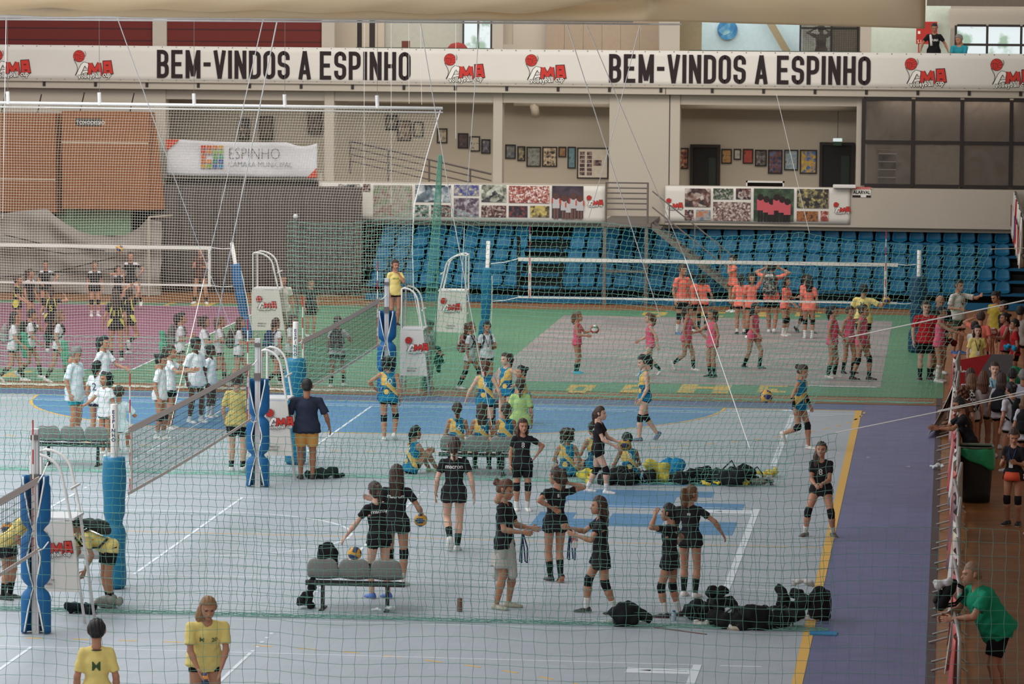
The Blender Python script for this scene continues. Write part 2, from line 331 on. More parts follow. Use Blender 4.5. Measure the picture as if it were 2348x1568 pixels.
# doors in the corridor
def door(n, u0, u1, vt, lab=None):
    t = thing('door_%d' % n, None, None, (X(u0, 115.9), 115.85, 2.2)); tag(t, kind='structure'); w = X(u1, 115.9)-X(u0, 115.9); h = Z(vt, u0, 115.9)-2.2
    MB().box((0, 0, 0), (.09, .14, h)).box((w-.09, 0, 0), (w, .14, h)).box((.09, 0, h-.09), (w-.09, .14, h)).build('door_frame', M_dark, t)
    MB().box((.09, .05, 0), (w-.09, .09, h-.09)).build('door_leaf', mat('door_black', '#151110', .5), t)
    MB().box((w*.62, .03, .3), (w*.86, .049, h-.4)).build('glass_strip', mat('door_glass', '#2d322c', .3), t); return t
door(1, 1583, 1652, 331); door(2, 1880, 1960, 326)
# exit lamp
t = thing('exit_sign', 'small lit emergency lamp hanging from the corridor ceiling above the right doorway', 'lamp', (X(1921, 115.6), 115.6, 4.47))
MB().box((-.14, -.05, 0), (.14, .05, .1)).build('lamp_housing', mat('lamp_white', '#e8efef', .4, emit=('#cfe8e6', .5)), t, bevel=.02)
MB().box((-.12, -.02, -.12), (.12, .02, -.01)).build('sign_plate', mat('sign_green', '#2f4a3a', .5), t); MB().tube([(0, 0, .1), (0, 0, 1.4)], .012, 5).build('rod', M_grey, t)
# ---- picture frames
def art_mat(name, c1, c2, c3, sc=6.):
    if name in _M: return _M[name]
    m = bpy.data.materials.new(name); m.use_nodes = True; nt = m.node_tree; b = nt.nodes['Principled BSDF']; b.inputs['Roughness'].default_value = .5
    tc = nt.nodes.new('ShaderNodeTexCoord'); n = nt.nodes.new('ShaderNodeTexVoronoi'); n.inputs['Scale'].default_value = sc; nt.links.new(tc.outputs['Object'], n.inputs['Vector'])
    n2 = nt.nodes.new('ShaderNodeTexNoise'); n2.inputs['Scale'].default_value = sc*.8; n2.inputs['Detail'].default_value = 5; nt.links.new(tc.outputs['Object'], n2.inputs['Vector'])
    sp = nt.nodes.new('ShaderNodeSeparateColor'); nt.links.new(n.outputs['Color'], sp.inputs[0])
    ad = nt.nodes.new('ShaderNodeMath'); ad.operation = 'MULTIPLY_ADD'; ad.inputs[1].default_value = .5; nt.links.new(sp.outputs[0], ad.inputs[0])
    a2 = nt.nodes.new('ShaderNodeMath'); a2.operation = 'MULTIPLY_ADD'; a2.inputs[1].default_value = 1.2; a2.inputs[2].default_value = -.35; nt.links.new(n2.outputs['Fac'], a2.inputs[0]); nt.links.new(a2.outputs[0], ad.inputs[2])
    cr = nt.nodes.new('ShaderNodeValToRGB'); cr.color_ramp.elements[0].color = (*hexc(c1), 1); cr.color_ramp.elements[0].position = .25; cr.color_ramp.elements[1].color = (*hexc(c3), 1); cr.color_ramp.elements[1].position = .8
    e = cr.color_ramp.elements.new(.5); e.color = (*hexc(c2), 1); nt.links.new(ad.outputs[0], cr.inputs[0]); nt.links.new(cr.outputs[0], b.inputs['Base Color']); _M[name] = m; return m
_pi = 0
def picture(u0, u1, v0, v1, c, lab, Y=116.0, fr=.035, extra=None):
    global _pi; _pi += 1
    x0, x1 = X(u0, Y), X(u1, Y); z1, z0 = Z(v0, u0, Y), Z(v1, u0, Y); w, h = x1-x0, z1-z0
    t = thing('picture_frame', lab, 'picture', (x0, Y, z0), group='posters on the corridor wall'); d = .04
    MB().box((0, -d, 0), (fr, 0, h)).box((w-fr, -d, 0), (w, 0, h)).box((fr, -d, 0), (w-fr, 0, fr)).box((fr, -d, h-fr), (w-fr, 0, h)).build('frame', M_dark, t)
    MB().box((fr, -.015, fr), (w-fr, -.001, h-fr)).build('print', art_mat('print_%d' % _pi, *c, sc=9+_pi % 5), t)
    if extra: extra(t, w, h, fr)
B_, S_ = '#3a302c', '#b9a88f'
picture(548, 572, 270, 320, (B_, '#5b4a3a', S_), 'dim dark framed poster behind the white netting left of the first pillar, upper', 115.9)
picture(595, 626, 265, 320, (B_, '#6b5640', '#4a3a30'), 'large dim framed poster behind the white netting above the grey banner', 115.9)
picture(706, 738, 252, 306, (B_, '#6b5640', '#7a6550'), 'dim framed poster tight against the left of the first white pillar', 115.9)
picture(884, 912, 262, 298, (B_, '#6a5f50', S_), 'dark framed poster behind white netting over the ramp rail, upper left')
picture(911, 943, 275, 322, ('#6b4a3a', '#8b7a68', S_), 'reddish framed poster behind white netting over the ramp rail')
picture(948, 971, 279, 314, ('#8a8270', '#a09680', S_), 'pale framed poster beside the torn edge of the white netting')
picture(1002, 1026, 294, 328, ('#7d7060', '#a89b82', '#c4b69c'), 'pale framed poster partly behind the hanging green netting')
picture(1050, 1074, 305, 340, ('#3a2a28', '#4a3634', '#5c4644'), 'dark brown framed poster, second before the pillar')
picture(1077, 1101, 312, 347, (S_, '#b8ae9a', '#5a5048'), 'white framed poster with a grey figure between two dark ones')
picture(1104, 1125, 319, 352, ('#3c3a44', '#5a5560', '#8a8078'), 'dark framed photograph touching the pillar')
picture(1159, 1183, 331, 364, ('#4a5560', '#6b6a60', '#8a8078'), 'grey framed poster just right of the second pillar')
picture(1187, 1205, 335, 369, ('#2f3328', '#8b8060', '#a89870'), 'narrow framed poster of a pale figure on dark ground')
picture(1208, 1241, 336, 382, ('#6b6860', '#8f9088', '#7a6f66'), 'large grey framed poster beside the dancing figure poster')
picture(1244, 1278, 336, 382, ('#2a2422', '#b8a080', '#d0c0a0'), 'large framed poster with a black dancing shape on cream')
picture(1281, 1299, 336, 360, ('#8a5a30', '#a8845a', '#6a4a30'), 'small orange brown framed poster')
picture(1302, 1321, 336, 386, ('#5f8288', '#6f9096', '#4a5a5c'), 'tall narrow framed poster in pale blue')
def team_board(t, w, h, fr):
    k = MB(); 
    for i in range(6):
        for j in (0, 1, 3.6, 4.6):
            if .1+j*.22 < w-.2: k.box((.08+j*.22, -.022, .1+i*(h-.2)/6), (.23+j*.22, -.016, .1+i*(h-.2)/6+.1))
    k.box((w*.52, -.022, h*.42), (w*.78, -.016, h*.6)); k.build('team_photos', art_mat('team', '#3a2a3a', '#6a4a4a', '#a89080', 14), t)
picture(1324, 1396, 338, 409, ('#d8ccb8', '#d4c8b4', '#cfc2ae'), 'big white framed board with rows of small team photographs', extra=team_board)
picture(1558, 1579, 339, 387, ('#3a3430', '#a85a40', '#c0b090'), 'framed poster half dark half light left of the black door')
picture(1655, 1679, 341, 375, ('#a87a40', '#b88a50', '#5a4a3a'), 'orange and dark framed poster right of the black door')
picture(1683, 1700, 341, 366, ('#b8b0a0', '#c0b8a8', '#8a8478'), 'small white framed certificate between orange and red posters')
picture(1704, 1728, 341, 375, ('#a83a2c', '#b04634', '#7a2c24'), 'plain red framed poster')
picture(1732, 1759, 343, 381, ('#3a3434', '#6a605c', '#9a9088'), 'dark framed photograph right of the red poster')
picture(1762, 1795, 343, 398, ('#2c3850', '#7a4638', '#50709a'), 'large dark blue framed event poster')
picture(1799, 1831, 343, 390, ('#7f95a0', '#a8b0ac', '#607078'), 'pale blue framed event poster')
picture(1835, 1874, 343, 398, ('#3f6aa0', '#c49a3a', '#d0b048'), 'yellow and blue framed poster nearest the exit doorway')
# display shelf behind the parapet
t = thing('display_shelf', 'low white display shelf standing behind the right photo banner', 'shelf', (X(1713, 113.6), 113.4, 2.2)); w = X(1800, 113.6)-X(1713, 113.6); h = Z(415, 1750, 113.6)-2.2
MB().box((0, 0, 0), (.04, .35, h)).box((w-.04, 0, 0), (w, .35, h)).box((0, 0, h-.04), (w, .35, h)).build('frame', M_wmetal, t); MB().box((.04, .31, .1), (w-.04, .33, h-.04)).build('back_panel', M_dark, t)
MB().box((.04, 0, .75), (w-.04, .3, .78)).build('shelf', M_wmetal, t)
for i in range(5):
    q = MB().lathe([(.05, 0), (.02, .05), (.05, .12), (.06, .2)], (.15+i*.2, .12, .785), 8).build('trophy', cmat(('#7a3a30', '#2a2626', '#b8b0a0', '#202024', '#8a8070')[i], 'plain'), None); q.parent = t
# ramp handrail
t = thing('ramp_handrail', 'dark metal handrail sloping down the corridor ramp behind the netting', 'handrail', (0, 0, 0)); a = PY(803, 323, 114.4); b = PY(1127, 399, 114.4)
for k in range(4): MB().tube([a-Vector((0, 0, .2*k)), b-Vector((0, 0, .2*k))], .022 if k else .035, 6).build('rail', M_grey, t)
for f in (0, .27, .56, .85):
    p = a.lerp(b, f); MB().tube([p, (p.x, p.y, max(2.2, p.z-1.0))], .03, 6).build('rail_post', M_grey, t)
# ---- balcony handrails (lower, gap above the stair)
t = thing('balcony_stair', 'grey steel stair with landing going down in front of the blue seats', 'stair', (0, 0, 0)); Yf = 111.6
def PP(u, v, Y=Yf): return PY(u, v, Y)
for i, (u, v0, v1) in enumerate(((1392, 428, 698), (1488, 434, 700))): MB().obox((PP(u, 0, 109.0-.3).x, 108.7, (2.3+0)/2), (.05, 0, 0), (0, .05, 0), (0, 0, 1.15)).build('column', M_grey, t)
MB().box((PP(1392, 0, 108.7).x-.1, 108.6, 2.25), (PP(1490, 0, 108.7).x+.1, YW+.05, 2.36)).build('landing', M_grey, t)
for yy in (108.65, 111.6):
    for zz in (2.75, 3.05, 3.35):
        MB().tube([(PP(1394, 0, yy).x, yy, zz), (PP(1490, 0, yy).x, yy, zz)], .022, 6).build('rail', M_grey, t)
    for u in (1394, 1490): MB().tube([(PP(u, 0, yy).x, yy, 2.36), (PP(u, 0, yy).x, yy, 3.37)], .03, 6).build('rail_post', M_grey, t)
a = PY(1495, 515, 108.6); b = PY(1690, 672, 108.6)
for dy in (0, .9): MB().obox((a+b)/2+Vector((0, dy, -.05)), (b-a)/2, (0, .04, 0), Vector((0, 0, .09))).build('stringer', M_grey, t)
for i in range(9):
    p = a.lerp(b, (i+.5)/9); MB().box((p.x-.13, p.y, p.z-.02), (p.x+.13, p.y+.9, p.z+.02)).build('tread', M_grey, t)
for k in (0, .45): MB().tube([a+Vector((0, 0, .95-k)), b+Vector((0, 0, .95-k))], .022, 6).build('handrail', M_grey, t)
for f in (.2, .5, .8): p = a.lerp(b, f); MB().tube([p, p+Vector((0, 0, .95))], .02, 6).build('baluster', M_grey, t)
MB().box((PP(1392, 0, 108.7).x, 108.6, .95), (PP(1488, 0, 108.7).x, 108.68, 1.02)).build('cross_bar', M_grey, t)
# brackets under the banners
mb = MB()
for i in range(20): u = 102+i*117.7; mb.box((X(u)-.04, YW-.03, 5.98), (X(u)+.04, YW-.001, 6.12))
for u in (797, 918, 1039, 1148, 1270, 1639, 1761, 1884): mb.box((X(u)-.05, YW-.03, 2.22), (X(u)+.05, YW-.001, 2.36))
struct('trim_brackets', mb, M_dark)
# ---- large window, lower right
def window(n, us, vs_, Y, m_glass, z_fix=None, fw_=.09, d=.12, x1=None):
    t = thing('window_%d' % n, None, None, (0, 0, 0)); tag(t, kind='structure')
    xs = [X(u, Y, vs_[0]) for u in us]; zs = [Z(v, us[0], Y) for v in vs_]
    f = MB()
    for x in xs: f.box((x-fw_/2, Y-d, zs[-1]), (x+fw_/2, Y, zs[0]))
    for z in zs:
        for a, b in zip(xs, xs[1:]): f.box((a+fw_/2, Y-d+.01, z-fw_/2), (b-fw_/2, Y-.01, z+fw_/2))
    f.build('window_frame', M_dark, t)
    for i in range(len(xs)-1):
        for j in range(len(zs)-1): MB().box((xs[i]+fw_/2, Y-.07, zs[j+1]+fw_/2), (xs[i+1]-fw_/2, Y-.06, zs[j]-fw_/2)).build('pane', m_glass, t)
    return t
mg = bpy.data.materials.new('dusty_glass'); mg.use_nodes = True; nt = mg.node_tree; b = nt.nodes['Principled BSDF']; b.inputs['Base Color'].default_value = (*hexc('#7a7068'), 1); b.inputs['Roughness'].default_value = .25
tr = nt.nodes.new('ShaderNodeBsdfTransparent'); mx = nt.nodes.new('ShaderNodeMixShader'); nn = nt.nodes.new('ShaderNodeTexNoise'); nn.inputs['Scale'].default_value = 1.3; nn.inputs['Detail'].default_value = 6; nn.inputs['Distortion'].default_value = 1.5
tc = nt.nodes.new('ShaderNodeTexCoord'); nt.links.new(tc.outputs['Object'], nn.inputs['Vector']); mr = nt.nodes.new('ShaderNodeMapRange'); mr.inputs['From Min'].default_value = .35; mr.inputs['From Max'].default_value = .75; mr.inputs['To Min'].default_value = .18; mr.inputs['To Max'].default_value = .5; nt.links.new(nn.outputs['Fac'], mr.inputs['Value'])
nt.links.new(mr.outputs['Result'], mx.inputs[0]); nt.links.new(tr.outputs[0], mx.inputs[1]); nt.links.new(b.outputs[0], mx.inputs[2]); nt.links.new(mx.outputs[0], nt.nodes['Material Output'].inputs[0])
window(1, (1981, 2095, 2207, 2320, 2440), (226, 325, 425), YW+.12, mg, fw_=.11)
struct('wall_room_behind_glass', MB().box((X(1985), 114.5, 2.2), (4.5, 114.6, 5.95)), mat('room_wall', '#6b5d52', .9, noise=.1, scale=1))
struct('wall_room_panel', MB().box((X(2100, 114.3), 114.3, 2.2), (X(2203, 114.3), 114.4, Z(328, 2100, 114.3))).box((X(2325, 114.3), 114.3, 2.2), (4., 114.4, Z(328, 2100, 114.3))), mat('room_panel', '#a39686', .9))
t = thing('equipment_rack', 'tall rack of black equipment boxes behind the dusty glass', 'rack', (X(2011, 113.4), 113.2, 2.2)); w = X(2060, 113.4)-X(2011, 113.4); h = Z(343, 2011, 113.4)-2.2
MB().box((0, 0, 0), (.05, .4, h)).box((w-.05, 0, 0), (w, .4, h)).box((.05, 0, h-.05), (w-.05, .4, h)).build('frame', M_grey, t)
for i in range(5): MB().box((.06, .02, h-.33-i*.23), (w-.06, .38, h-.13-i*.23)).build('equipment_box', M_vb, t)
for i in range(5): MB().box((.05, -.01, h-.1-i*.23-.02), (w-.05, .02, h-.1-i*.23)).build('shelf', M_wmetal, t)
# ---- upper storey
Yu = 114.5
struct('floor_balcony_upper', MB().box((XL, YW+.3, 6.2), (8, 119, 6.3)), M_wall2)
def upanel(name, u0, u1, v0, v1, m, Y=Yu, d=.1): return struct(name, MB().box((X(u0, Y), Y, max(6.3, Z(v1, 1174, Y))), (X(u1, Y), Y+d, Z(v0, 1174, Y))), m)
mred = tile_mat('red_slats', ('#6e1f16', '#651b13'), planks=(2.2, .3), gap=.02, rough=.7, line=.5)
mrd = bpy.data.materials.new('red_cladding'); mrd.use_nodes = True; b = mrd.node_tree.nodes['Principled BSDF']; nt = mrd.node_tree; wv = nt.nodes.new('ShaderNodeTexWave'); wv.bands_direction = 'Z'; wv.inputs['Scale'].default_value = .9; tc = nt.nodes.new('ShaderNodeTexCoord'); nt.links.new(tc.outputs['Object'], wv.inputs['Vector'])
cr = nt.nodes.new('ShaderNodeValToRGB'); cr.color_ramp.elements[0].color = (*hexc('#3a0d08'), 1); cr.color_ramp.elements[0].position = .0; cr.color_ramp.elements[1].color = (*hexc('#64190f'), 1); cr.color_ramp.elements[1].position = .08; nt.links.new(wv.outputs['Fac'], cr.inputs[0]); nt.links.new(cr.outputs[0], b.inputs['Base Color']); b.inputs['Roughness'].default_value = .75
struct('wall_upper', MB().box((XL, 118.5, 6.3), (8, 118.7, 11)), M_wall)
upanel('wall_red_cladding', -60, 350, -40, 130, mrd, 112.6); upanel('wall_red_cladding', 382, 737, -40, 130, mrd, 112.6)
upanel('wall_pillar_upper', 350, 382, -40, 130, M_wall, 112.5); upanel('wall_pillar_upper', 737, 766, -40, 130, M_wall, 112.5)
upanel('wall_upper_panel', 766, 815, -40, 130, M_wall2, 114); upanel('wall_upper_dark', 815, 880, -40, 130, M_wall2, 116.8); upanel('wall_upper_dark_strip', 818, 828, 40, 130, M_dark, 114.2); upanel('wall_upper_dark_strip', 846, 858, 40, 130, M_dark, 114.2)
upanel('wall_upper_panel', 880, 1062, -40, 130, mat('wall_cool', '#a9a79c', .85), 117)
upanel('wall_pillar_upper', 1127, 1152, -40, 130, M_wall, 112.5)
upanel('wall_upper_panel', 1152, 1252, -40, 130, M_wall, 114.4)
mpan = mat('beige_panel', '#a08d79', .8)
for i in range(6): upanel('wall_beige_panel', 1251+i*43, 1292+i*43, -40, 130, mpan, 114)
upanel('wall_pillar_upper', 1510, 1556, -40, 130, M_wall, 112.5); upanel('wall_upper_panel', 1556, 1606, -40, 130, mat('wall_olive', '#8d8066', .85), 113.4)
upanel('wall_upper_blue', 1605, 1836, -40, 130, mat('wall_paleblue', '#a9bdc2', .8), 115)
upanel('wall_pillar_upper', 1969, 1994, -40, 130, M_wall, 112.8); upanel('wall_upper_green', 1994, 2175, -40, 130, mat('wall_palegreen', '#b4bcae', .8), 115.5)
upanel('wall_pillar_upper', 2140, 2172, -40, 130, mat('wall_palegreen', '#b4bcae', .8), 114.5)
upanel('wall_upper_right', 2172, 2420, 12, 56, M_wall, 114.4); upanel('ceiling_upper_edge', 2120, 2420, -40, 6, mat('ceil_dark', '#6b5f55', .9), 113)
# daylight windows
def sky_pane(name, u0, u1, v0, v1, Y, m):
    return MB().box((X(u0, Y), Y+.2, Z(v1, 1174, Y)), (X(u1, Y), Y+.22, Z(v0, 1174, Y)))
mday = bpy.data.materials.new('daylight_outside'); mday.use_nodes = True; nt = mday.node_tree; b = nt.nodes['Principled BSDF']; n = nt.nodes.new('ShaderNodeTexNoise'); n.inputs['Scale'].default_value = 1.6; n.inputs['Detail'].default_value = 6; tc = nt.nodes.new('ShaderNodeTexCoord'); nt.links.new(tc.outputs['Object'], n.inputs['Vector'])
cr = nt.nodes.new('ShaderNodeValToRGB'); cr.color_ramp.elements[0].color = (*hexc('#8fae95'), 1); cr.color_ramp.elements[0].position = .38; cr.color_ramp.elements[1].color = (*hexc('#dfeaec'), 1); cr.color_ramp.elements[1].position = .46; nt.links.new(n.outputs['Fac'], cr.inputs[0]); nt.links.new(cr.outputs[0], b.inputs['Emission Color']); b.inputs['Emission Strength'].default_value = .95; b.inputs['Base Color'].default_value = (.1, .1, .1, 1)
for n_, us, vs_, Y in ((2, (1064, 1098, 1128), (-30, 113), 116.9), (3, (2192, 2264, 2342, 2440), (58, 102, 128), 114.4)):
    window(n_, us, vs_, Y, mday, fw_=.07 if n_ == 3 else .05)
# mesh guarded window with dark room behind
window(4, (1837, 1908, 1969), (-30, 64, 122), 113.2, mg, fw_=.05)
upanel('wall_mesh_room', 1905, 1972, -40, 130, mat('olive_dark', '#4a4638', .9), 116); upanel('wall_mesh_room_back', 1830, 1906, -40, 130, mat('wall_pale', '#bcc4ba', .8), 117)
mb = MB()
for i in range(24): x = X(1840+i*5.4, 113.05); mb.tube([(x, 113.05, 6.4), (x, 113.05, 8.6)], .004, 3, cap=False)
for i in range(36): z = 6.45+i*.06; mb.tube([(X(1840, 113.05), 113.05, z), (X(1967, 113.05), 113.05, z)], .004, 3, cap=False)
struct('window_guard_mesh', mb, M_dark)
struct('trim_brace', MB().obox((PY(1785, 85, 114.6)), (PY(1812, 130, 114.6)-PY(1760, 40, 114.6))*.8, (.12, 0, .0), (0, .06, 0)), mat('wall_olive', '#8d8066', .85))
t = MB().lathe([(0, 0), (.3, 0), (.3, .03), (0, .03)], n=28); o = t.build('round_sign', art_mat('round_art', '#1f5a86', '#2a74a0', '#8fb0a8', 3)); o.location = PY(1668, 68, 114.9); o.rotation_euler = (math.pi/2, 0, 0); tag(o, 'round blue sign on the pale wall above the right banner', 'sign')
MB().build
tag(MB().box((X(1150, 113), 113, Z(103)), (X(1172, 113), 113.4, 9)).build('wall_cabinet', M_wall2), 'beige box cabinet on the wall above the middle of the long banner', 'cabinet')
t = thing('fire_box', 'red fire hose cabinet on the wall behind the two men upstairs', 'cabinet', (X(2097, 114.2), 114.15, Z(101, 2100, 114.2))); w = X(2145, 114.2)-X(2097, 114.2)
MB().box((0, 0, 0), (w, .2, .66)).build('body', mat('fire_red', '#b02a20', .5), t, bevel=.01); MB().box((.04, -.008, .46), (.13, 0, .58)).box((.05, -.008, .3), (.12, 0, .38)).build('pictogram', M_white, t)
k = MB(); wall_text(k, 'S.I.', .03, .03, -.002, .1); k.build('lettering', M_white, t); MB().tube([(.08, .1, 0), (.08, .1, -.5)], .02, 6).build('pipe', mat('fire_red', '#b02a20', .5), t)
# far top rail and sill objects
tag(MB().lathe([(0, -.3), (.2, -.25), (.33, -.1), (.36, 0), (.33, .1), (.2, .25), (0, .3)], n=24).build('red_parasol', mat('parasol_red', '#8a241c', .7), smooth=True), 'round red object showing above the banner left of the bright upper window', 'decoration').location = PY(1049, 120, 113.5)
tag(MB().box((X(920, 113), 113, 6.9), (X(937, 113), 113.2, Z(94, 930, 113))).build('small_box', mat('boxbrown', '#6b3a30', .8)), 'small brown box on the ledge above the long banner', 'box')
struct('trim_ledge', MB().box((X(815), YW+.02, zu1), (X(1128), YW+.28, zu1+.04)).box((X(1575), YW+.02, zu1), (X(1972), YW+.28, zu1+.04)), mat('ledge_green', '#3c4436', .7))
# ================= BANNERS =================
def seam_ball(mb, cx, cz, r, Y, mi_red, mi_blk):
    n = 22
    mb.add([(cx, Y-.006, cz)]+[(cx+r*1.07*math.cos(2*math.pi*k/n), Y-.006, cz+r*1.07*math.sin(2*math.pi*k/n)) for k in range(n)], [(0, 1+k, 1+(k+1) % n) for k in range(n)], mi_blk)
    mb.add([(cx, Y-.009, cz)]+[(cx+r*math.cos(2*math.pi*k/n), Y-.009, cz+r*math.sin(2*math.pi*k/n)) for k in range(n)], [(0, 1+k, 1+(k+1) % n) for k in range(n)], mi_red)
    def cv(pts): flat(mb, [(cx+r*a, cz+r*b) for a, b in pts], r*.06, Y-.012, mi_blk)
    cv([(-.9, .1), (-.5, .3), (-.1, .25), (.1, .1)]); cv([(.1, .1), (.4, .3), (.8, .45)]); cv([(.1, .1), (.1, -.4), (-.1, -.9)]); cv([(-.5, .28), (-.6, -.3), (-.5, -.8)]); cv([(-.2, .25), (-.25, -.4), (-.3, -.9)]); cv([(.12, -.1), (.5, -.1), (.95, .1)]); cv([(-.3, .85), (.1, .6), (.5, .7)]); cv([(.1, -.4), (.5, -.5), (.8, -.5)])
def flat(mb, pts, w, Y, mi):                         # flat 2D stroke in the XZ plane
    vs = []; n = len(pts)
    for i, p in enumerate(pts):
        a = Vector(pts[max(0, i-1)]); b = Vector(pts[min(n-1, i+1)]); d = (b-a).normalized(); q = Vector((-d.y, d.x))*w/2
        vs += [(p[0]+q.x, Y, p[1]+q.y), (p[0]-q.x, Y, p[1]-q.y)]
    mb.add(vs, [(2*i, 2*i+1, 2*i+3, 2*i+2) for i in range(n-1)], mi)
def amb_mesh():                                      # logo about 1.35 wide, 1.0 high; materials 0 black 1 red 2 white
    mb = MB(); seam_ball(mb, .17, .80, .2, 0, 1, 0)
    flat(mb, [(.38, .97), (.42, .88), (.4, .78)], .015, -.01, 0); flat(mb, [(-.02, .68), (.08, .5), (.12, .38), (.1, .25), (.03, .12)], .018, -.01, 0)
    A = [(.12, .08), (.3, .46), (.36, .52), (.44, .5), (.5, .4)]; flat(mb, A, .17, -.004, 0); flat(mb, A, .13, -.006, 2); flat(mb, [(.30, .22), (.52, .25)], .12, -.005, 0); flat(mb, [(.30, .22), (.52, .25)], .08, -.007, 2)
    for w, y, mi in ((.155, -.008, 0), (.115, -.010, 1)):
        for pl in ([(.55, .12), (.585, .56)], [(.585, .54), (.74, .24)], [(.74, .24), (.91, .56)], [(.90, .56), (.96, .12)]): y -= .0004; flat(mb, pl, w, y, mi)
    for w, y, mi in ((.05, -.0085, 0), (0, -.0105, 1)):
        mb.add([(x+sx*w*.5, y, z+sz*w*.5) for x, z, sx, sz in ((1.07, .12, -1, -1), (1.40, .2, 1, -1), (1.32, .64, 1, 1), (1.05, .62, -1, 1))], [(0, 1, 2, 3)], mi)
    flat(mb, [(1.15, .48), (1.24, .48)], .04, -.013, 0); flat(mb, [(1.17, .28), (1.28, .28)], .04, -.013, 0)
    for off, y, mi in ((.03, -.015, 0), (.0, -.019, 2)):
        for s, x, z in (('volleyball', .14, .0), ('cup', 1.02, .06)):
            vs, fs = text_mesh(s, .19, .84, off*.5+.006, 0, res=1); mb.add([(x+a, y, z+b+a*.06) for a, b, c in vs], fs, mi)
    return mb
_lg = amb_mesh().build('amb_logo', [M_black, M_red, M_white]); LOGO = _lg.data; bpy.data.objects.remove(_lg)
def logo(parent, loc, s, rz=0, rot=None):
    o = bpy.data.objects.new('printed_logo', LOGO); COL.objects.link(o); o.parent = parent; o.location = loc; o.scale = (s, s, s)
    if rot is not None: o.rotation_euler = rot
    elif rz: o.rotation_euler = (0, 0, rz)
    return o
def sheet(x0, x1, z0, z1, Y, amp=.01, nu=40, nv=8, th=.01, seed=0, sag=0.):
    r = np.random.RandomState(seed); ph = r.rand(6)*6
    def fn(u, v):
        w = math.sin(u*9+ph[0]+v*2)*.5+math.sin(u*23+ph[1])*.3+math.sin(v*5+u*3+ph[2])*.4
        return (x0+(x1-x0)*u, Y-amp-amp*w, z0+(z1-z0)*v-sag*math.sin(math.pi*u)*(v))
    return MB().grid(fn, nu, nv)
def boxsheet(name, x0, x1, z0, z1, Y, m, parent=None, **k): return sheet(x0, x1, z0, z1, Y, **k).build(name, m, parent, smooth=True, solid=.006)
zb0, zb1 = 6.15, 7.19
t = thing('welcome_banner', 'long white banner with club logos and black welcome lettering across the upper balcony', 'banner', (0, 0, 0))
boxsheet('fabric', XL, XR-.02, zb0, zb1, YW-.02, M_vinyl, t, amp=.012, nu=160, nv=6)
LY = YW-.05
for (u0, u1, v) in ((360, 941, 185), (1395, 1994, 193)):
    x0, x1 = X(u0, LY), X(u1, LY); h = .83; k = MB(); s = 'BEM-VINDOS A ESPINHO'; xe = bold(k, s, 0, 0, 0, h, .36, .075, .118) - .075
    f = (x1-x0)/xe; k.v = [(x0+a*f, LY+b, zb0+.10+c) for a, b, c in k.v]; k.build('lettering', M_black, t)
for u in (-20, 168, 1017, 1203, 2072, 2268): logo(t, (X(u+3, LY), LY, zb0+.06), .83)
k = MB()
for i in range(80):
    x = XL+.3+i*.42
    for z in (zb0+.03, zb1-.03): k.box((x-.012, LY+.0, z-.012), (x+.012, LY+.012, z+.012))
k.build('eyelets', M_grey, t)
struct('trim_banner_tube', MB().tube([(XL, YW-.05, 6.14), (XR, YW-.05, 6.14)], .03, 6), M_wall)
# municipal banner
t = thing('municipal_banner', 'drooping white banner with a coloured tile emblem and thin grey lettering behind the netting', 'banner', (0, 0, 0))
x0, x1 = X(383), X(728); z1, z0 = Z(328), Z(412); yb = YW-.06
def fn(u, v):
    dr = .16*math.sin(math.pi*u)*v*.3+(.12*(u > .8)*math.sin((u-.8)/.2*math.pi*.9)*v)
    return (x0+(x1-x0)*u, yb-.03*math.sin(u*14+v*3)-.02*math.sin(v*7), z0-.03*u+(z1-z0)*v-dr)
MB().grid(fn, 60, 10).build('fabric', cmat('#cfcdd0'), t, smooth=True, solid=.006)
yy = yb-.075; k = MB(); k.add([(x0-.0, yy, z1), (x0+.42, yy, z1), (x0+.0, yy, z1-.35)], [(0, 2, 1)]); k.add([(x1-.3, yy, z0-.02), (x1+.02, yy, z0), (x1, yy, z0+.28)], [(0, 1, 2)]); k.build('orange_corner', mat('orange_print', '#c4452c', .7), t)
ec = [('#b8402c', '#c25a34', '#c2703c', '#c29048'), ('#b84a30', '#c27a40', '#88a058', '#88a850'), ('#c26038', None, '#6a9860', '#5a9880'), ('#c26a3c', '#c28048', '#3f7a78', '#3f5a90'), ('#c29038', '#80a040', '#3f6090', '#3f80a8')]
for r, row in enumerate(ec):
    for c, h in enumerate(row):
        if h: xa = X(463+c*13.5); za = Z(341+r*11); k = MB(); k.box((xa, yy-.006, za-.11), (xa+.14, yy, za)); k.build('emblem_tile', mat('em_'+h[1:], h, .7), t)
k = MB(); wall_text(k, 'ESPINHO', X(525), Z(372), yy, .36, .78, offset=-.012); k.build('lettering', mat('grey_print', '#4a4446', .7), t)
k = MB(); wall_text(k, 'CÂMARA MUNICIPAL', X(525), Z(390), yy, .17, .86, offset=-.006); k.build('lettering', mat('grey_print', '#4a4446', .7), t)
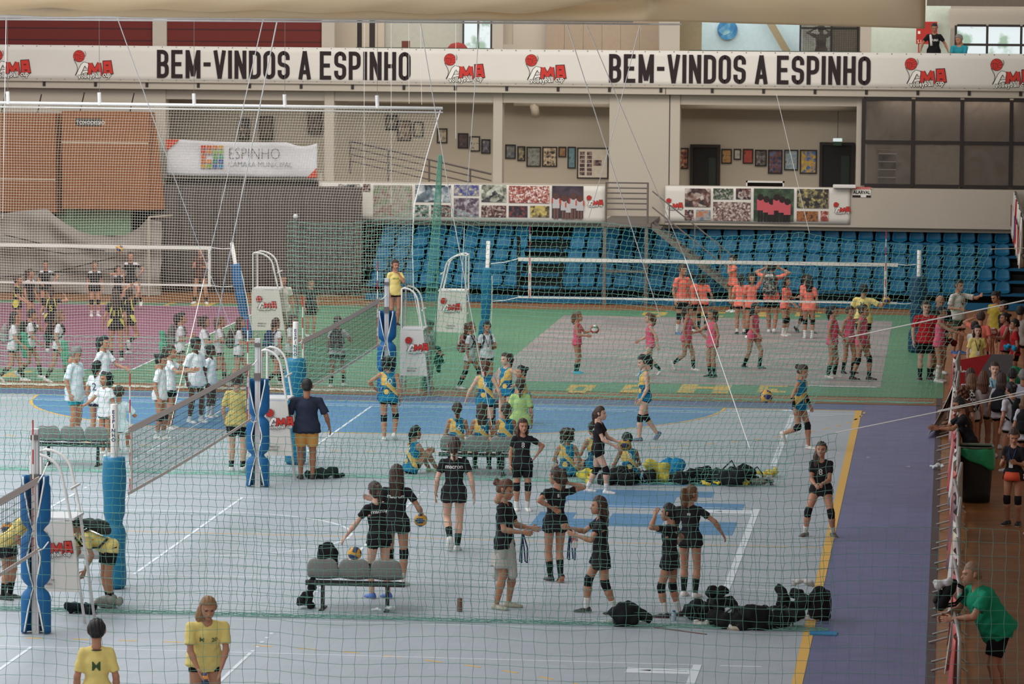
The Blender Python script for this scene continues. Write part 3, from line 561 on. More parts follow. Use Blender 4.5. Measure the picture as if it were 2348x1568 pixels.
# photo collage banners
def collage(lab, u0, u1, v0, v1, cells, logos, seed):
    Y = YW-.03; t = thing('photo_banner', lab, 'banner', (0, 0, 0)); x0, x1 = X(u0), X(u1); z1, z0 = Z(v0, u0), Z(v1, u0)
    boxsheet('fabric', x0, x1, z0, z1, Y, M_vinyl, t, amp=.008, nu=60, nv=6, seed=seed)
    for i, (a, b, c, d, cols, sc) in enumerate(cells):
        k = MB().box((X(a)+.02, Y-.035, Z(d, a)+.02), (X(b)-.02, Y-.028, Z(c, a)-.02)); k.build('photograph', art_mat('photo_%d_%d' % (seed, i), *cols, sc=sc*2.2), t)
    for u, v, s in logos: logo(t, (X(u), Y-.035, Z(v)), s)
    return t
P1, P2, P3, P4, P5 = ('#2c2a34', '#7a706c', '#d0ccc4'), ('#241c24', '#6a3a34', '#b0a8a0'), ('#3a3020', '#8a7a50', '#c8b060'), ('#1e1a24', '#2e2834', '#8a3a38'), ('#26302a', '#4f5a48', '#b8b0a8')
t = collage('long banner of team photographs on the left half of the lower balcony', 733, 1389, 418, 502, [
    (775, 828, 420, 446, P1, 5), (775, 828, 448, 468, P3, 5), (775, 828, 470, 498, P2, 7), (832, 852, 420, 440, P2, 8), (856, 948, 422, 497, ('#6a7a58', '#9a948a', '#7a5a50'), 3),
    (952, 1037, 422, 464, ('#2a2e34', '#6a7a84', '#d8d8d4'), 2.4), (952, 986, 468, 498, P5, 6), (989, 1037, 468, 498, P2, 8), (1041, 1101, 422, 449, ('#3a3a7a', '#6a6a90', '#c0b890'), 6), (1041, 1101, 452, 498, ('#4a3a48', '#7a6c74', '#aaa4a8'), 5),
    (1104, 1164, 422, 464, ('#2a2430', '#8a8a78', '#cfd0c4'), 3.5), (1104, 1164, 469, 499, P2, 8), (1167, 1263, 424, 466, ('#6a3430', '#b06050', '#e0dcd8'), 9), (1167, 1213, 470, 499, P4, 7), (1216, 1263, 470, 499, P3, 4), (1266, 1341, 424, 501, ('#241e28', '#3a2e38', '#4a3a44'), 1.5)],
    [(737, 468, .34), (1348, 472, .34)], 1)
# the five figures printed on the biggest photo, and the coral team print
def printed_people(t, us, v0, v1, body, leg, w=.2, arm=None):
    Y = YW-.07; k = MB(); z1, z0 = Z(v0), Z(v1); h = z1-z0
    for i, u in enumerate(us):
        x = X(u); dz = .06*((i*7) % 3); Y -= .006
        k.box((x-w*.5, Y-.002, z0+h*.42-dz), (x+w*.5, Y, z0+h*.82-dz), 0); k.box((x-w*.35, Y-.002, z0), (x-w*.05, Y, z0+h*.42-dz), 1); k.box((x+w*.05, Y-.002, z0), (x+w*.35, Y, z0+h*.42-dz), 1)
        n = 10; k.add([(x+.09*w/.2*math.cos(2*math.pi*q/n), Y-.003, z0+h*.9-dz+.1*w/.2*math.sin(2*math.pi*q/n)) for q in range(n)], [tuple(range(n))], 2)
        if arm: k.box((x-w*.62, Y-.003, z0+h*.62-dz), (x-w*.42, Y-.001, z0+h*.82-dz), 3); k.box((x+w*.42, Y-.003, z0+h*.62-dz), (x+w*.62, Y-.001, z0+h*.82-dz), 3)
    k.build('printed_figures', [cmat(body, 'plain'), cmat(leg, 'plain'), cmat('#5a3a34' if arm else '#2a1c1c', 'plain'), cmat('#b8463c', 'plain')], t)
printed_people(t, (1277, 1296, 1308, 1317, 1332), 442, 500, '#b8b4b4', '#6a4c44', .21, True)
t = collage('long banner of team photographs on the right half of the lower balcony', 1527, 1952, 426, 508, [
    (1571, 1633, 430, 475, ('#2a2420', '#6a4038', '#c8beb0'), 3), (1571, 1594, 479, 506, P2, 8), (1597, 1633, 479, 506, ('#5a6a7a', '#9a9a98', '#b06a40'), 4), (1636, 1685, 430, 458, P5, 8), (1688, 1725, 430, 458, P2, 6), (1636, 1725, 461, 507, ('#4a3634', '#8a6a60', '#c8c0b8'), 9),
    (1729, 1824, 430, 508, ('#243024', '#30422e', '#4a5e44'), 3), (1828, 1904, 431, 478, ('#241e1c', '#4a4440', '#b0a060'), 5), (1828, 1880, 482, 508, ('#6a3a20', '#a86a3a', '#3a2a20'), 7), (1883, 1904, 482, 508, ('#7a3a30', '#b0503c', '#c8beb4'), 5)],
    [(1531, 476, .34), (1915, 480, .34)], 2)
printed_people(t, (1746, 1760, 1772, 1783, 1796, 1808), 438, 500, '#c2545c', '#231c1e', .2)
# alarm sign
t = thing('alarm_sign', 'small red and white alarm company sign on the balcony wall under the big window', 'sign', (X(1957), YW-.02, Z(452, 1957))); w = X(1999)-X(1957); h = .30
MB().box((0, 0, 0), (w, .015, h)).build('plate', M_white, t); MB().box((0, -.003, h-.07), (w, 0, h)).build('red_stripe', M_red, t); k = MB(); wall_text(k, 'ALARVAL', .02, .1, -.004, .1, .85, offset=.004); k.build('lettering', M_black, t)
k = MB(); wall_text(k, 'INSTALACOES PROTEGIDAS', .02, h-.055, -.006, .04, .8); k.build('lettering', M_white, t); MB().box((0, -.003, 0), (w*.45, 0, .06)).box((w*.75, -.003, 0), (w, 0, .06)).build('black_stripe', M_black, t)
tag(MB().box((X(1912, 111.9), 111.75, zs1), (X(1965, 111.9), 111.98, zs1+.1)).build('white_case', M_wmetal, bevel=.02), 'low white case on the parapet above the right end of the photo banner', 'box')
# ================= BLEACHERS =================
M_seat = mat('seat_blue', '#085a7c', .45, noise=.05, spec=.3); M_plank = mat('plank_blue', '#0e5376', .5, noise=.08)
XS = (X(842, 109.3), X(1240, 109.3), -6.55, 2.25); SECN = ('left', 'middle', 'right'); BL = []
for q in range(3):
    t = thing('bleacher', '%s section of the blue stepped bleacher under the lower balcony' % SECN[q], 'bleacher', (0, 0, 0)); BL.append(t); x0b, x1b = XS[q], XS[q+1]-.004
    MB().box((x0b, 109.0, .02), (x1b, 109.04, .22)).build('kick_board', M_plank, t)
    for k in range(5):
        y = 109.25+.7*k; z = .47+.31*k
        MB().box((x0b, y, z-.07), (x1b, y+.34, z)).build('plank', M_plank, t); MB().box((x0b, y+.5, z-.5), (x1b, y+.54, z+.15)).build('gap_shade_sheet', M_vb, t)  # near-black sheet paints in the shade of the open gap under each plank
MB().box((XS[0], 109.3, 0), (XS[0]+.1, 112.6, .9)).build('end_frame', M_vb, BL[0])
for u, q in ((1192, 0), (1290, 1)): MB().box((X(u, 109.2)-.05, 109.1, .25), (X(u, 109.2)+.05, 109.2, 1.9)).build('aisle_post', M_vb, BL[q])
def seat_mesh():
    mb = MB(); n = 10
    prof = [(-.02, .0, .19), (-.04, .03, .21), (.1, .035, .215), (.22, .03, .22), (.3, .05, .22), (.33, .1, .215), (.35, .18, .21), (.37, .25, .195), (.385, .30, .16), (.39, .325, .10), (.392, .33, .04)]
    def fn(u, v):
        i = v*(len(prof)-1); a = int(min(i, len(prof)-2)); f = i-a; y, z, w = [prof[a][q]*(1-f)+prof[a+1][q]*f for q in range(3)]; s = 2*u-1
        return (s*w, y-.03*abs(s)**3*(v > .4), z+.035*abs(s)**3*(v <= .45))
    mb.grid(fn, n, 20); mb.box((-.03, .1, -.0), (.03, .3, .035)); return mb
sm = seat_mesh().build('seat', M_seat, smooth=True, solid=.012); first = True
for k in range(5):
    for ua, cnt in ((864, 9), (1310, 26)):
        xa = X(ua, 109.5)
        for i in range(cnt):
            if first: o = sm; first = False
            else: o = sm.copy(); COL.objects.link(o)
            x = xa+i*.492; o.location = (x, 109.25+.7*k, .47+.31*k); o.parent = BL[0 if x < XS[1] else (1 if x < XS[2] else 2)]
# ================= LEFT BACK: mats, curtain, tarp =================
M_mat = mat('brown_pad', '#8a5532', .75, noise=.2, scale=3, bump=.1)
def pad(lab, u0, u1, us, v0, v1, Y, txt=False):
    t = thing('crash_mat', lab, 'mat', (0, 0, 0)); x0, x1, x2 = X(u0, Y), X(u1, Y), X(us, Y); z1, z0 = Z(v0, u0, Y), Z(v1, u0, Y)
    mb = MB(); mb.add([(x0, Y, z0), (x1, Y, z0), (x2, Y+.5, z0), (x0, Y+.5, z0), (x0, Y, z1), (x1, Y, z1), (x1+.1, Y+.5, z1), (x0, Y+.5, z1)], [(0, 3, 2, 1), (4, 5, 6, 7), (0, 1, 5, 4), (1, 2, 6, 5), (2, 3, 7, 6), (3, 0, 4, 7)]); mb.build('pad', M_mat, t, bevel=.03)
    zz = z0+(z1-z0)*.68 if txt else z0+(z1-z0)*.33
    MB().box((x0, Y-.01, zz), (x1, Y-.002, zz+.03)).build('seam', cmat('#c8b8a0'), t)
    if txt:
        MB().box((x0+.42, Y-.01, z1-.42), (x0+1.2, Y-.002, z1-.2)).build('label_plate', M_dark, t); k = MB(); wall_text(k, 'TOXODISSIO', x0+.44, z1-.37, Y-.012, .11, .95); k.build('lettering', M_white, t)
    for xx in (x0+.5, x1-.6): MB().tube([(xx, Y+.25, z1-.02), (xx+.12, Y+.3, z1+.55)], .02, 5).build('strap', M_dark, t)
    return t
pad('brown padded mat hanging at the left edge of the hall', -40, 127, 138, 258, 486, 110.6)
pad('brown padded mat with a dark label hanging beside the pillar', 141, 340, 372, 255, 480, 110.4, True)
mdc = mat('dark_curtain', '#4c423f', .9, noise=.1, scale=2)
def fn(u, v): return (X(372)+(X(845)-X(372))*u, 110.9+.05*math.sin(u*75)+.02*math.sin(u*31), .02+(zs1-.12)*v)
tag(MB().grid(fn, 260, 4).build('dark_curtain', mdc, smooth=True, solid=.01), 'tall dark brown curtain hanging behind the left netting', 'curtain')
struct('wall_green_recess', MB().box((X(130, 111.5), 111.5, 1.6), (X(300, 111.5), 111.6, 2.7)), mat('lit_green_wall', '#9fc49c', .8)); struct('wall_left_shadow', MB().box((-31, 111.7, 0), (X(375), 111.8, 2.75)), M_vb)  # glow of the lit room beyond is put into the recess's pale green
top = [(-60, 505), (-10, 492), (60, 482), (108, 479), (125, 494), (150, 512), (180, 530), (215, 540), (255, 543), (290, 538), (318, 522), (340, 500), (352, 505), (372, 508)]
def topz(u):
    for (a, b), (c, d) in zip(top, top[1:]):
        if a <= u <= c: return b+(d-b)*(u-a)/(c-a)
    return top[-1][1]
def fn(u, v):
    px = -60+432*u; z1 = PY(px, topz(px), 109.6).z; z = .02+(z1-.02)*v
    return (X(px, 109.6), 109.6-.5*(1-v)*.6+.07*math.sin(v*16+u*7)+.06*math.sin(v*9-u*11+1)+.03*math.sin(u*40+v*5)+(.25*(1-v) if u < .9 else 0), z)
tag(MB().grid(fn, 130, 70).build('grey_tarpaulin', mat('tarp_grey', '#8a8079', .85, noise=.12, scale=1.5, bump=.3), smooth=True, solid=.01), 'big grey tarpaulin sagging over stored equipment at the back left', 'tarpaulin')
t = MB().tube([PY(341, 498, 109.3), (PY(341, 498, 109.3).x, 109.3, 0)], .03, 6).tube([PY(341, 498, 109.3), PY(395, 494, 110.4)], .03, 6); tag(t.build('support_pole', M_wall2), 'pale upright pole at the right edge of the grey tarpaulin', 'pole')
for i in range(4):
    a = PY((10, 25, 0, 60)[i], (538, 562, 636, 622)[i], 109.15); b = PY((240, 275, 270, 330)[i], (575, 582, 588, 608)[i], 109.1); m_ = a.lerp(b, .5)-Vector((0, 0, .12))
    tag(MB().tube([a, m_, b], .018, 5).build('tarp_rope', M_dark), 'dark rope slung across the grey tarpaulin, %s' % ('upper steep one', 'upper short one', 'lower left one', 'lower right one')[i], 'rope')
# ================= RIGHT SIDE BALCONY WITH HANGING BANNERS =================
xb = 1.9
struct('wall_right_balcony', MB().box((xb+.15, 84, 2.05), (4.5, 112, 2.2)), M_wall)
t = thing('side_balcony_rail', 'metal balcony rail at the right edge carrying sponsor banners', 'railing', (0, 0, 0))
MB().tube([(xb, 111.9, 3.22), (xb, 98, 3.22)], .03, 6).tube([(xb, 111.9, 2.3), (xb, 98, 2.3)], .03, 6).build('rail', M_grey, t)
for i in range(8): MB().tube([(xb, 111.8-i*1.9, 2.2), (xb, 111.8-i*1.9, 3.22)], .03, 6).build('rail_post', M_grey, t)
for i in range(7):
    y0 = 111.7-i*1.95; c = (('#d8d2ca', '#8a2a24'), ('#d4ccc4', '#b0b8c0'), ('#a83028', '#d8d2ca'), ('#d8d2ca', '#3a4a80'), ('#cfc8c0', '#b8403a'), ('#b8b4b0', '#d8d2ca'), ('#d8d2ca', '#a03028'))[i]
    def fn(u, v, y0=y0, i=i): return (xb-.05-.06*math.sin(u*9+i)*(1.2-v), y0-1.75*u-.05*math.sin(v*5), 2.0+.05*math.sin(i*3)+(1.24)*v)
    b_ = MB().grid(fn, 14, 8); bo = b_.build('side_banner', cmat(c[0]), smooth=True, solid=.008)
    tag(bo, 'sponsor banner hung on the right balcony rail, number %s from the back wall' % ('one', 'two', 'three', 'four', 'five', 'six', 'seven')[i], 'banner', None)
    MB().box((xb-.14, y0-1.3, 2.3), (xb-.125, y0-.5, 2.9)).build('coloured_block', cmat(c[1]), bo)
struct('wall_right', MB().box((4.5, 26, 0), (4.7, 116, 9.3)), M_wall); struct('side_shade_slab', MB().box((-.5, 26, 9.35), (4.7, 108, 9.5)), M_wall)  # unseen overhead slab added, and wall extended, to keep light off the right side
# ================= TOP CANVAS (raised dividing curtain) =================
Yc = 55.
t = thing('rolled_canvas', 'beige canvas curtain gathered up in folds across the top of the view', 'curtain', (0, 0, 0))
xa, xe = X(-60, Yc, 40), X(2122, Yc, 30); zc = Z(46, 1174, Yc)
mc = mat('canvas_beige', '#e3d3b8', .85, noise=.05, scale=1, bump=.1)
nt = mc.node_tree; tl = nt.nodes.new('ShaderNodeBsdfTranslucent'); tl.inputs[0].default_value = (*hexc('#f0dcb8'), 1); mx = nt.nodes.new('ShaderNodeMixShader'); mx.inputs[0].default_value = .45
nt.links.new(nt.nodes['Principled BSDF'].outputs[0], mx.inputs[1]); nt.links.new(tl.outputs[0], mx.inputs[2]); nt.links.new(mx.outputs[0], nt.nodes['Material Output'].inputs[0])
def fn(u, v):
    x = xa+(xe-xa)*u; w = v*1.6
    y = Yc+.03*math.sin(x*3)-.28*math.sin(min(1, w)*math.pi)*(1-max(0, u-.6)/.4*.6)-.2*math.sin(v*9+u*3)*(u < .72)+.04*math.sin(x*5+v*4)
    return (x, y, zc+.02*math.sin(u*20)*v-(.07*(u > .75)*(u-.75)/.25)*(1-v)+1.0*v+.0)
MB().grid(fn, 150, 26).build('canvas', mc, t, smooth=True, solid=.01)
def fn(u, v):
    x = xa+(X(1690, Yc, 10)-xa)*u; s = 1 if u < .72 else max(.06, 1-(u-.72)/.28)
    a = math.pi*2*v; return (x, Yc-.42+.22*s*math.cos(a)+.03*math.sin(x*2.3), zc+.27+.24*(1-s)+.17*s*math.sin(a)+.02*math.sin(x*4+a*2))
MB().grid(fn, 120, 20).build('canvas_roll', mc, t, smooth=True)
MB().tube([(xa, Yc-.05, zc-.0), (X(1450, Yc), Yc-.05, zc+.01)], .03, 8).build('bottom_bar', M_wmetal, t, smooth=True)
MB().tube([(xa, Yc-.02, zc-.05), (X(1560, Yc), Yc-.02, zc-.04)], .014, 6).build('bottom_cable', M_wmetal, t, smooth=True)
# ================= NETS =================
def net(name, lab, nu, nv, P, r, m, thick=None, skip=None, group=None, tri=3, parent=None):
    """P(i,j) -> point; strings as thin round cords"""
    mb = MB(); g = [[Vector(P(i/nu, j/nv)) for i in range(nu+1)] for j in range(nv+1)]
    V = []; F = []
    def cord(pts, rr):
        o = len(V); n = len(pts)
        for i, p in enumerate(pts):
            d = pts[min(i+1, n-1)]-pts[max(i-1, 0)]; d = d.normalized() if d.length > 1e-6 else Vector((1, 0, 0))
            a = Vector((0, -1, 0)); a = a-a.dot(d)*d; a = a.normalized() if a.length > .05 else d.orthogonal().normalized(); b = d.cross(a)
            for k in range(3): t_ = 2*math.pi*k/3; V.append(tuple(p+rr*(math.cos(t_)*a+math.sin(t_)*b)))
        for i in range(n-1):
            for k in range(3): F.append((o+i*3+k, o+i*3+(k+1) % 3, o+(i+1)*3+(k+1) % 3, o+(i+1)*3+k))
    for j in range(nv+1):
        cur = []
        for i in range(nu+1):
            if skip and skip(i/nu, j/nv):
                if len(cur) > 1: cord(cur, r)
                cur = []
            else: cur.append(g[j][i])
        if len(cur) > 1: cord(cur, r)
    for i in range(nu+1):
        cur = []
        for j in range(nv+1):
            if skip and skip(i/nu, j/nv):
                if len(cur) > 1: cord(cur, r)
                cur = []
            else: cur.append(g[j][i])
        if len(cur) > 1: cord(cur, r)
    mb.v = V; mb.f = F; mb.m = [0]*len(F); o = mb.build(name, m, parent)
    if lab: tag(o, lab, 'net', group)
    return o
def interp(pts, x):
    if x <= pts[0][0]: return pts[0][1]
    for (a, b), (c, d) in zip(pts, pts[1:]):
        if x <= c: return b+(d-b)*(x-a)/(c-a)
    return pts[-1][1]
M_gn = mat('green_cord', '#79b8a2', .8, noise=.1); M_gn2 = mat('green_cord_dark', '#649384', .8, noise=.1); M_wn = mat('white_cord', '#d6cdbd', .8, noise=.05); M_rope = mat('white_rope', '#f2ede6', .8, noise=.05)
rng = np.random.RandomState(3); WOB = rng.randn(12)
def wob(x, z, s=1.): return s*(math.sin(x*1.7+WOB[0])*.04+math.sin(x*4.1+z*2+WOB[1])*.025+math.sin(z*3.1+x*.6+WOB[2])*.03)
def drape(name, lab, Y, tops, cell, r, m, u_right_bottom=None, zmin=0., fold=.12, seed=0, left_u=None, sx=1.0, zz=.15):
    """net across the hall at depth Y; tops = [(u,v)] points of its top edge in the photo"""
    xz = [(PY(u, v, Y).x, PY(u, v, Y).z) for u, v in tops]; x0, x1 = xz[0][0], xz[-1][0]; xr = G(*u_right_bottom).x if u_right_bottom else x1
    nu = int((max(x1, xr)-x0)/cell); H = max(z for _, z in xz); nv = int(H/cell)
    def P(s, q):
        xt = x0+(x1-x0)*s; xb_ = x0+(xr-x0)*s; zt = interp(xz, xt); z = zmin+(zt-zmin)*q
        k = q**1.3; x = xb_*(1-k)+xt*k+zz*cell*(1 if (round(s*nu)+round(q*nv)) % 2 else -1)+.1*cell*math.sin(q*nv*.35+s*nu*.2+seed); amp = fold*math.sin(math.pi*q)+.02
        y = Y+wob(x, z, fold*4)+amp*math.sin(x*2.6+seed)*.6-.05*(q < .06)
        return (x, y, max(.02, z+zz*.4*cell*(1 if round(s*nu) % 2 else -1)+.016*math.sin(x*2.1+seed+q*5)*(1-abs(2*q-1))))
    return net(name, lab, nu, nv, P, r, m)
def floor_bunch(name, lab, Y, u0, u1, m, seed=0, w=.1, n=5, group=None):
    rr = np.random.RandomState(seed); x0, x1 = G(u0, 900).x, G(u1, 900).x
    x0 = u0; x1 = u1; mb = MB()
    for k in range(n):
        ph = rr.rand(3)*6; off = (rr.rand()-.5)*w*2; mb.tube([(x, Y+off+w*.5*math.sin(x*5+ph[0])+w*.3*math.sin(x*13+ph[1]), .02+abs(.03*math.sin(x*9+ph[2]))) for x in np.arange(x0, x1, .09)], .005, 3)
    return tag(mb.build(name, m), lab, 'net')
# white ball net (left back)
YA = 83.9
xA0, xA1 = X(-30, YA, 240), X(1015, YA, 255); zA = Z(246, 500, YA)
edge = [(0, 880), (.08, 1120), (0, 0)]
def redge(z):           # right edge of the white net, photo x at height z
    pts = [(0, 962), (1.0, 968), (1.7, 962), (2.3, 948), (3.2, 945), (4.2, 950), (5.2, 975), (6.0, 1000), (6.4, 1012)]
    return X(interp(pts, z), YA, 500)
nuA, nvA = 158, 104
def PA(s, q):
    z = .03+(zA-.03)*q; xr_ = redge(z); x = xA0+(xr_-xA0)*s
    return (x, YA+wob(x, z, 1.1)+.05*math.sin(s*60)*(1-q)*.5, z-.03*math.sin(s*14)*(1-q)-.02*math.sin(x*3)*q*0)
def skA(s, q):
    p = PA(s, q); c = PY(848, 628, YA); return ((p[0]-c.x)/.11)**2+((p[2]-c.z)/.13)**2 < 1
tW = thing('white_net', 'tall fine white ball net hanging from a white bar in the left half', 'net', (0, 0, 0))
net('mesh', None, nuA, nvA, PA, .0036, M_wn, skip=skA, parent=tW)
MB().tube([PA(1, q/60) for q in range(61)], .014, 4).build('edge_rope', M_rope, tW)
MB().tube([(xA0, YA, zA+.05), (xA1, YA, zA+.03)], .035, 8).tube([(xA0, YA+.02, zA-.04), (xA1, YA+.02, zA-.06)], .02, 6).build('top_bar', M_wmetal, tW, smooth=True)
for u in (18, 228, 445, 653, 865):
    x = X(u, YA, 225); MB().tube([(x+.006, YA, zA+.02), (x-.006, YA, zA+.3)], .042, 10).build('tube_hanger', M_wmetal, tW); MB().tube([(x, YA, zA+.3), (x, YA, zA+6)], .006, 4).build('hanging_cable', M_grey, tW)
# green nets
drape('green_net', 'farthest green net strung in front of the blue seats', 83.72, [(660, 507), (720, 513), (800, 512), (900, 500), (938, 478), (990, 470), (1040, 480), (1100, 500), (1200, 506), (1390, 511), (1480, 523), (1610, 543), (1720, 540), (1841, 533), (1900, 545), (2030, 557), (2130, 564), (2272, 571)], .118, .0048, M_gn, (2140, 912), seed=1)
drape('green_net', 'middle green net between the seated jersey team and the far courts', 69.0, [(-40, 766), (170, 770), (330, 773), (560, 779), (706, 795), (825, 802), (955, 810), (1040, 795), (1100, 800), (1173, 810), (1272, 812), (1405, 808), (1478, 792), (1531, 781), (1584, 790), (1684, 793), (1760, 789), (1833, 782), (1899, 782), (1946, 773)], .108, .0045, M_gn, (1800, 1108), seed=2)
drape('green_net', 'near green net hanging behind the grey bench and the bags', 53.3, [(-40, 985), (170, 990), (330, 992), (560, 998), (706, 1003), (825, 1006), (955, 1010), (1173, 1012), (1405, 1016), (1560, 1012), (1684, 1010), (1793, 1012), (1880, 1000), (1916, 992)], .112, .0037, M_gn2, (1905, 1432), seed=3, zz=.09)
drape('green_net', 'closest green net with big pale cells across the bottom of the view', 43.9, [(-80, 1165), (170, 1172), (450, 1180), (800, 1190), (1173, 1200), (1500, 1205), (1800, 1212), (2190, 1210), (2335, 1216)], .15, .0028, M_gn2, (2330, 1715), seed=4, fold=.2, zz=.04)
floor_bunch('net_hem', 'bunched hem of the farthest green net lying on the wood strip', 83.7, X(1090, 84, 910), -.2, M_gn, 1)
floor_bunch('net_hem', 'pale bunched hem of the white net lying along the wood strip', 83.95, -28, X(905, 84.3, 905), M_wn, 2, n=14)
floor_bunch('net_hem', 'bunched hem of the middle green net on the grey floor', 69.0, -27, -4.4, M_gn, 3, w=.09)
floor_bunch('net_hem', 'bunched hem of the near green net on the grey floor', 53.3, -22, -1.5, M_gn2, 4, w=.1, n=7)
# gathered net column and poles
def fn(u, v): a = 2*math.pi*u; z = .05+v*5.2; w = .03+.07*abs(math.sin(v*2.2))*(1-v)+.05*(1-v); p = PY(1010, 300, 84.4); return (p.x-.28*(1-v)+w*math.cos(a)*1.4, 84.4+w*math.sin(a), z)
net('gathered_net', 'narrow gathered green net hanging straight down near the torn white net edge', 14, 48, lambda s, q: fn(s, q), .005, M_gn)
p = G(663, 905); t = thing('net_pole', 'tall thin grey pole at the left end of the farthest green net', 'pole', (G(668, 905).x, 84.1, 0)); MB().tube([(0, 0, 0), (-.08, 0, 3.85)], .028, 8).build('pole', M_grey, t); MB().lathe([(.02, -.04), (.05, -.03), (.06, 0), (.04, .05), (0, .06)], (-.08, 0, 3.87), 10).build('cap', M_wmetal, t)
# ropes from the roof and side
def rope(lab, pts, r=.012, m=None): return tag(MB().tube(pts, r, 5).build('rope', m or M_rope), lab, 'rope')
def rp(u, v, Y): return PY(u, v, Y)
rope('white rope from the canvas bar down to the hips of the far left net post', [rp(268, 38, 56), rp(455, 560, 82), rp(545, 790, 84)], .008)
rope('white rope crossing leftwards beside the blue and white post', [rp(604, 42, 56), rp(468, 640, 80), rp(385, 1000, 69)], .008)
rope('thick pale rope falling steeply left of the municipal banner', [rp(635, 50, 56), rp(515, 640, 80), rp(490, 790, 84)], .011)
rope('white rope from the bar to the middle of the bench team', [rp(963, 47, 56), rp(1040, 500, 66), rp(1128, 975, 69)], .008)
rope('white rope falling just left of the far referee stand', [rp(1100, 50, 56), rp(1065, 520, 84), rp(1052, 790, 84)], .007)
rope('white rope from the bar down to the peak of the middle green net', [rp(1300, 55, 56), rp(1531, 782, 69)], .008)
rope('pale rope falling across the grey court down to the near green net', [rp(1345, 57, 56), rp(1570, 590, 62), rp(1720, 1030, 54)], .007)
rope('thin white rope slanting down to the lower photo banner', [rp(1468, 55, 56), rp(1396, 340, 74), rp(1350, 500, 84)], .007)
rope('thin rope holding the right peak of the farthest green net', [rp(1780, 215, 84.1), rp(1856, 534, 84.1)], .007)
rope('taut white rope tying the middle green net to the right side', [rp(1946, 773, 69), rp(2400, 678, 69)], .013)
rope('lowest taut white rope tying the near green net to the right side', [rp(1916, 992, 53.9), rp(2400, 893, 53.9)], .008)
rope('second strand of the lowest taut white rope at the right edge', [rp(2150, 942, 53.9), rp(2400, 885, 53.9)], .007)
rope('white rope from the farthest green net tip to the side balcony', [rp(2272, 571, 84.1), rp(2400, 567, 90)], .01)
rope('thin vertical cord hanging in front of the second corridor bay', [rp(1045, 50, 84), rp(1045, 318, 84)], .006)
for i, u in enumerate((836, 897, 937, 964)): rope('thin vertical cord dropping through the upper left banner, %s of four' % ('first', 'second', 'third', 'last')[i], [rp(u, 48, 90), rp(u-(2, 0, -1, -3)[i], (420, 470, 238, 240)[i], 90)], .006)
rope('thin cord along the left edge of the view', [rp(14, 40, 86), rp(6, 500, 86)], .008)
# ================= PEOPLE =================
# bodies are grown as one continuous surface round a posed skeleton
V3 = lambda *a: np.array(a, float)
def unit(v): return v/max(1e-9, np.linalg.norm(v))
class Blob:
    """smooth union of tapered elliptic limbs -> surface mesh"""
    def __init__(s, k=.02): s.p = []; s.k = k; s.cut = []
    def limb(s, a, b, r0, r1, side=None, flat=None, capa=False, capb=False, grow=0.):
        # side: axis along which radius is r; flat: (f0,f1) radii across
        s.p.append((V3(*a), V3(*b), r0+grow, r1+grow, None if side is None else unit(V3(*side)), None if flat is None else (flat[0]+grow, flat[1]+grow), capa, capb)); return s
    def mesh(s, h=.015, margin=.04, disp=None):
        lo = np.min([np.minimum(p[0], p[1])-max(p[2], p[3], *(p[5] or (0, 0))) for p in s.p], 0)-margin
        hi = np.max([np.maximum(p[0], p[1])+max(p[2], p[3], *(p[5] or (0, 0))) for p in s.p], 0)+margin
        n = np.ceil((hi-lo)/h).astype(int)+1
        ax = [lo[i]+h*np.arange(n[i]) for i in range(3)]
        D = np.full(n, .2)
        for a, b, r0, r1, side, flat, ca, cb in s.p:
            R = max(r0, r1, *(flat or (0, 0)))+s.k*1.2+h*2
            l = np.minimum(a, b)-R; u = np.maximum(a, b)+R
            i0 = np.maximum(0, ((l-lo)/h).astype(int)); i1 = np.minimum(n, ((u-lo)/h).astype(int)+2)
            sl = tuple(slice(i0[q], i1[q]) for q in range(3))
            PX_, PY_, PZ_ = np.meshgrid(ax[0][sl[0]], ax[1][sl[1]], ax[2][sl[2]], indexing='ij')
            d = b-a; L = np.linalg.norm(d); dd = d/L if L > 1e-6 else V3(0, 0, 1)
            q = np.stack([PX_-a[0], PY_-a[1], PZ_-a[2]], -1); t = q@dd; tc = np.clip(t/max(L, 1e-6), 0, 1)
            over = t-tc*L
            r = r0+(r1-r0)*tc
            if flat is None:
                lat = np.sqrt(np.maximum(0, (q*q).sum(-1)-t*t)); 
                if ca or cb: oc = np.where((over > 0) & cb | (over < 0) & ca, 0, over); dist = np.sqrt(lat*lat+oc*oc)-r
                else: dist = np.sqrt(lat*lat+over*over)-r
            else:
                sd = side-side@dd*dd; sd = unit(sd); fr = np.cross(dd, sd); f = flat[0]+(flat[1]-flat[0])*tc
                ls = q@sd; lf = q@fr; oc = over if not (ca or cb) else np.where((over > 0) & cb | (over < 0) & ca, 0, over)
                m = np.minimum(r, f); e = np.sqrt((ls/r)**2+(lf/f)**2+(oc/m)**2); dist = (e-1)*m*np.clip(1+.0*e, 1, 2)
            if cb: dist = np.maximum(dist, t-L)
            if ca: dist = np.maximum(dist, -t)
            o = D[sl]; hh = np.clip(.5+.5*(o-dist)/s.k, 0, 1); D[sl] = o*(1-hh)+dist*hh-s.k*hh*(1-hh)
        if s.cut or disp:
            P = np.stack(np.meshgrid(*ax, indexing='ij'), -1)
            if disp: D = D+disp(P)
            for c in s.cut: D = np.maximum(D, c(P))
        return surf(D, lo, h)
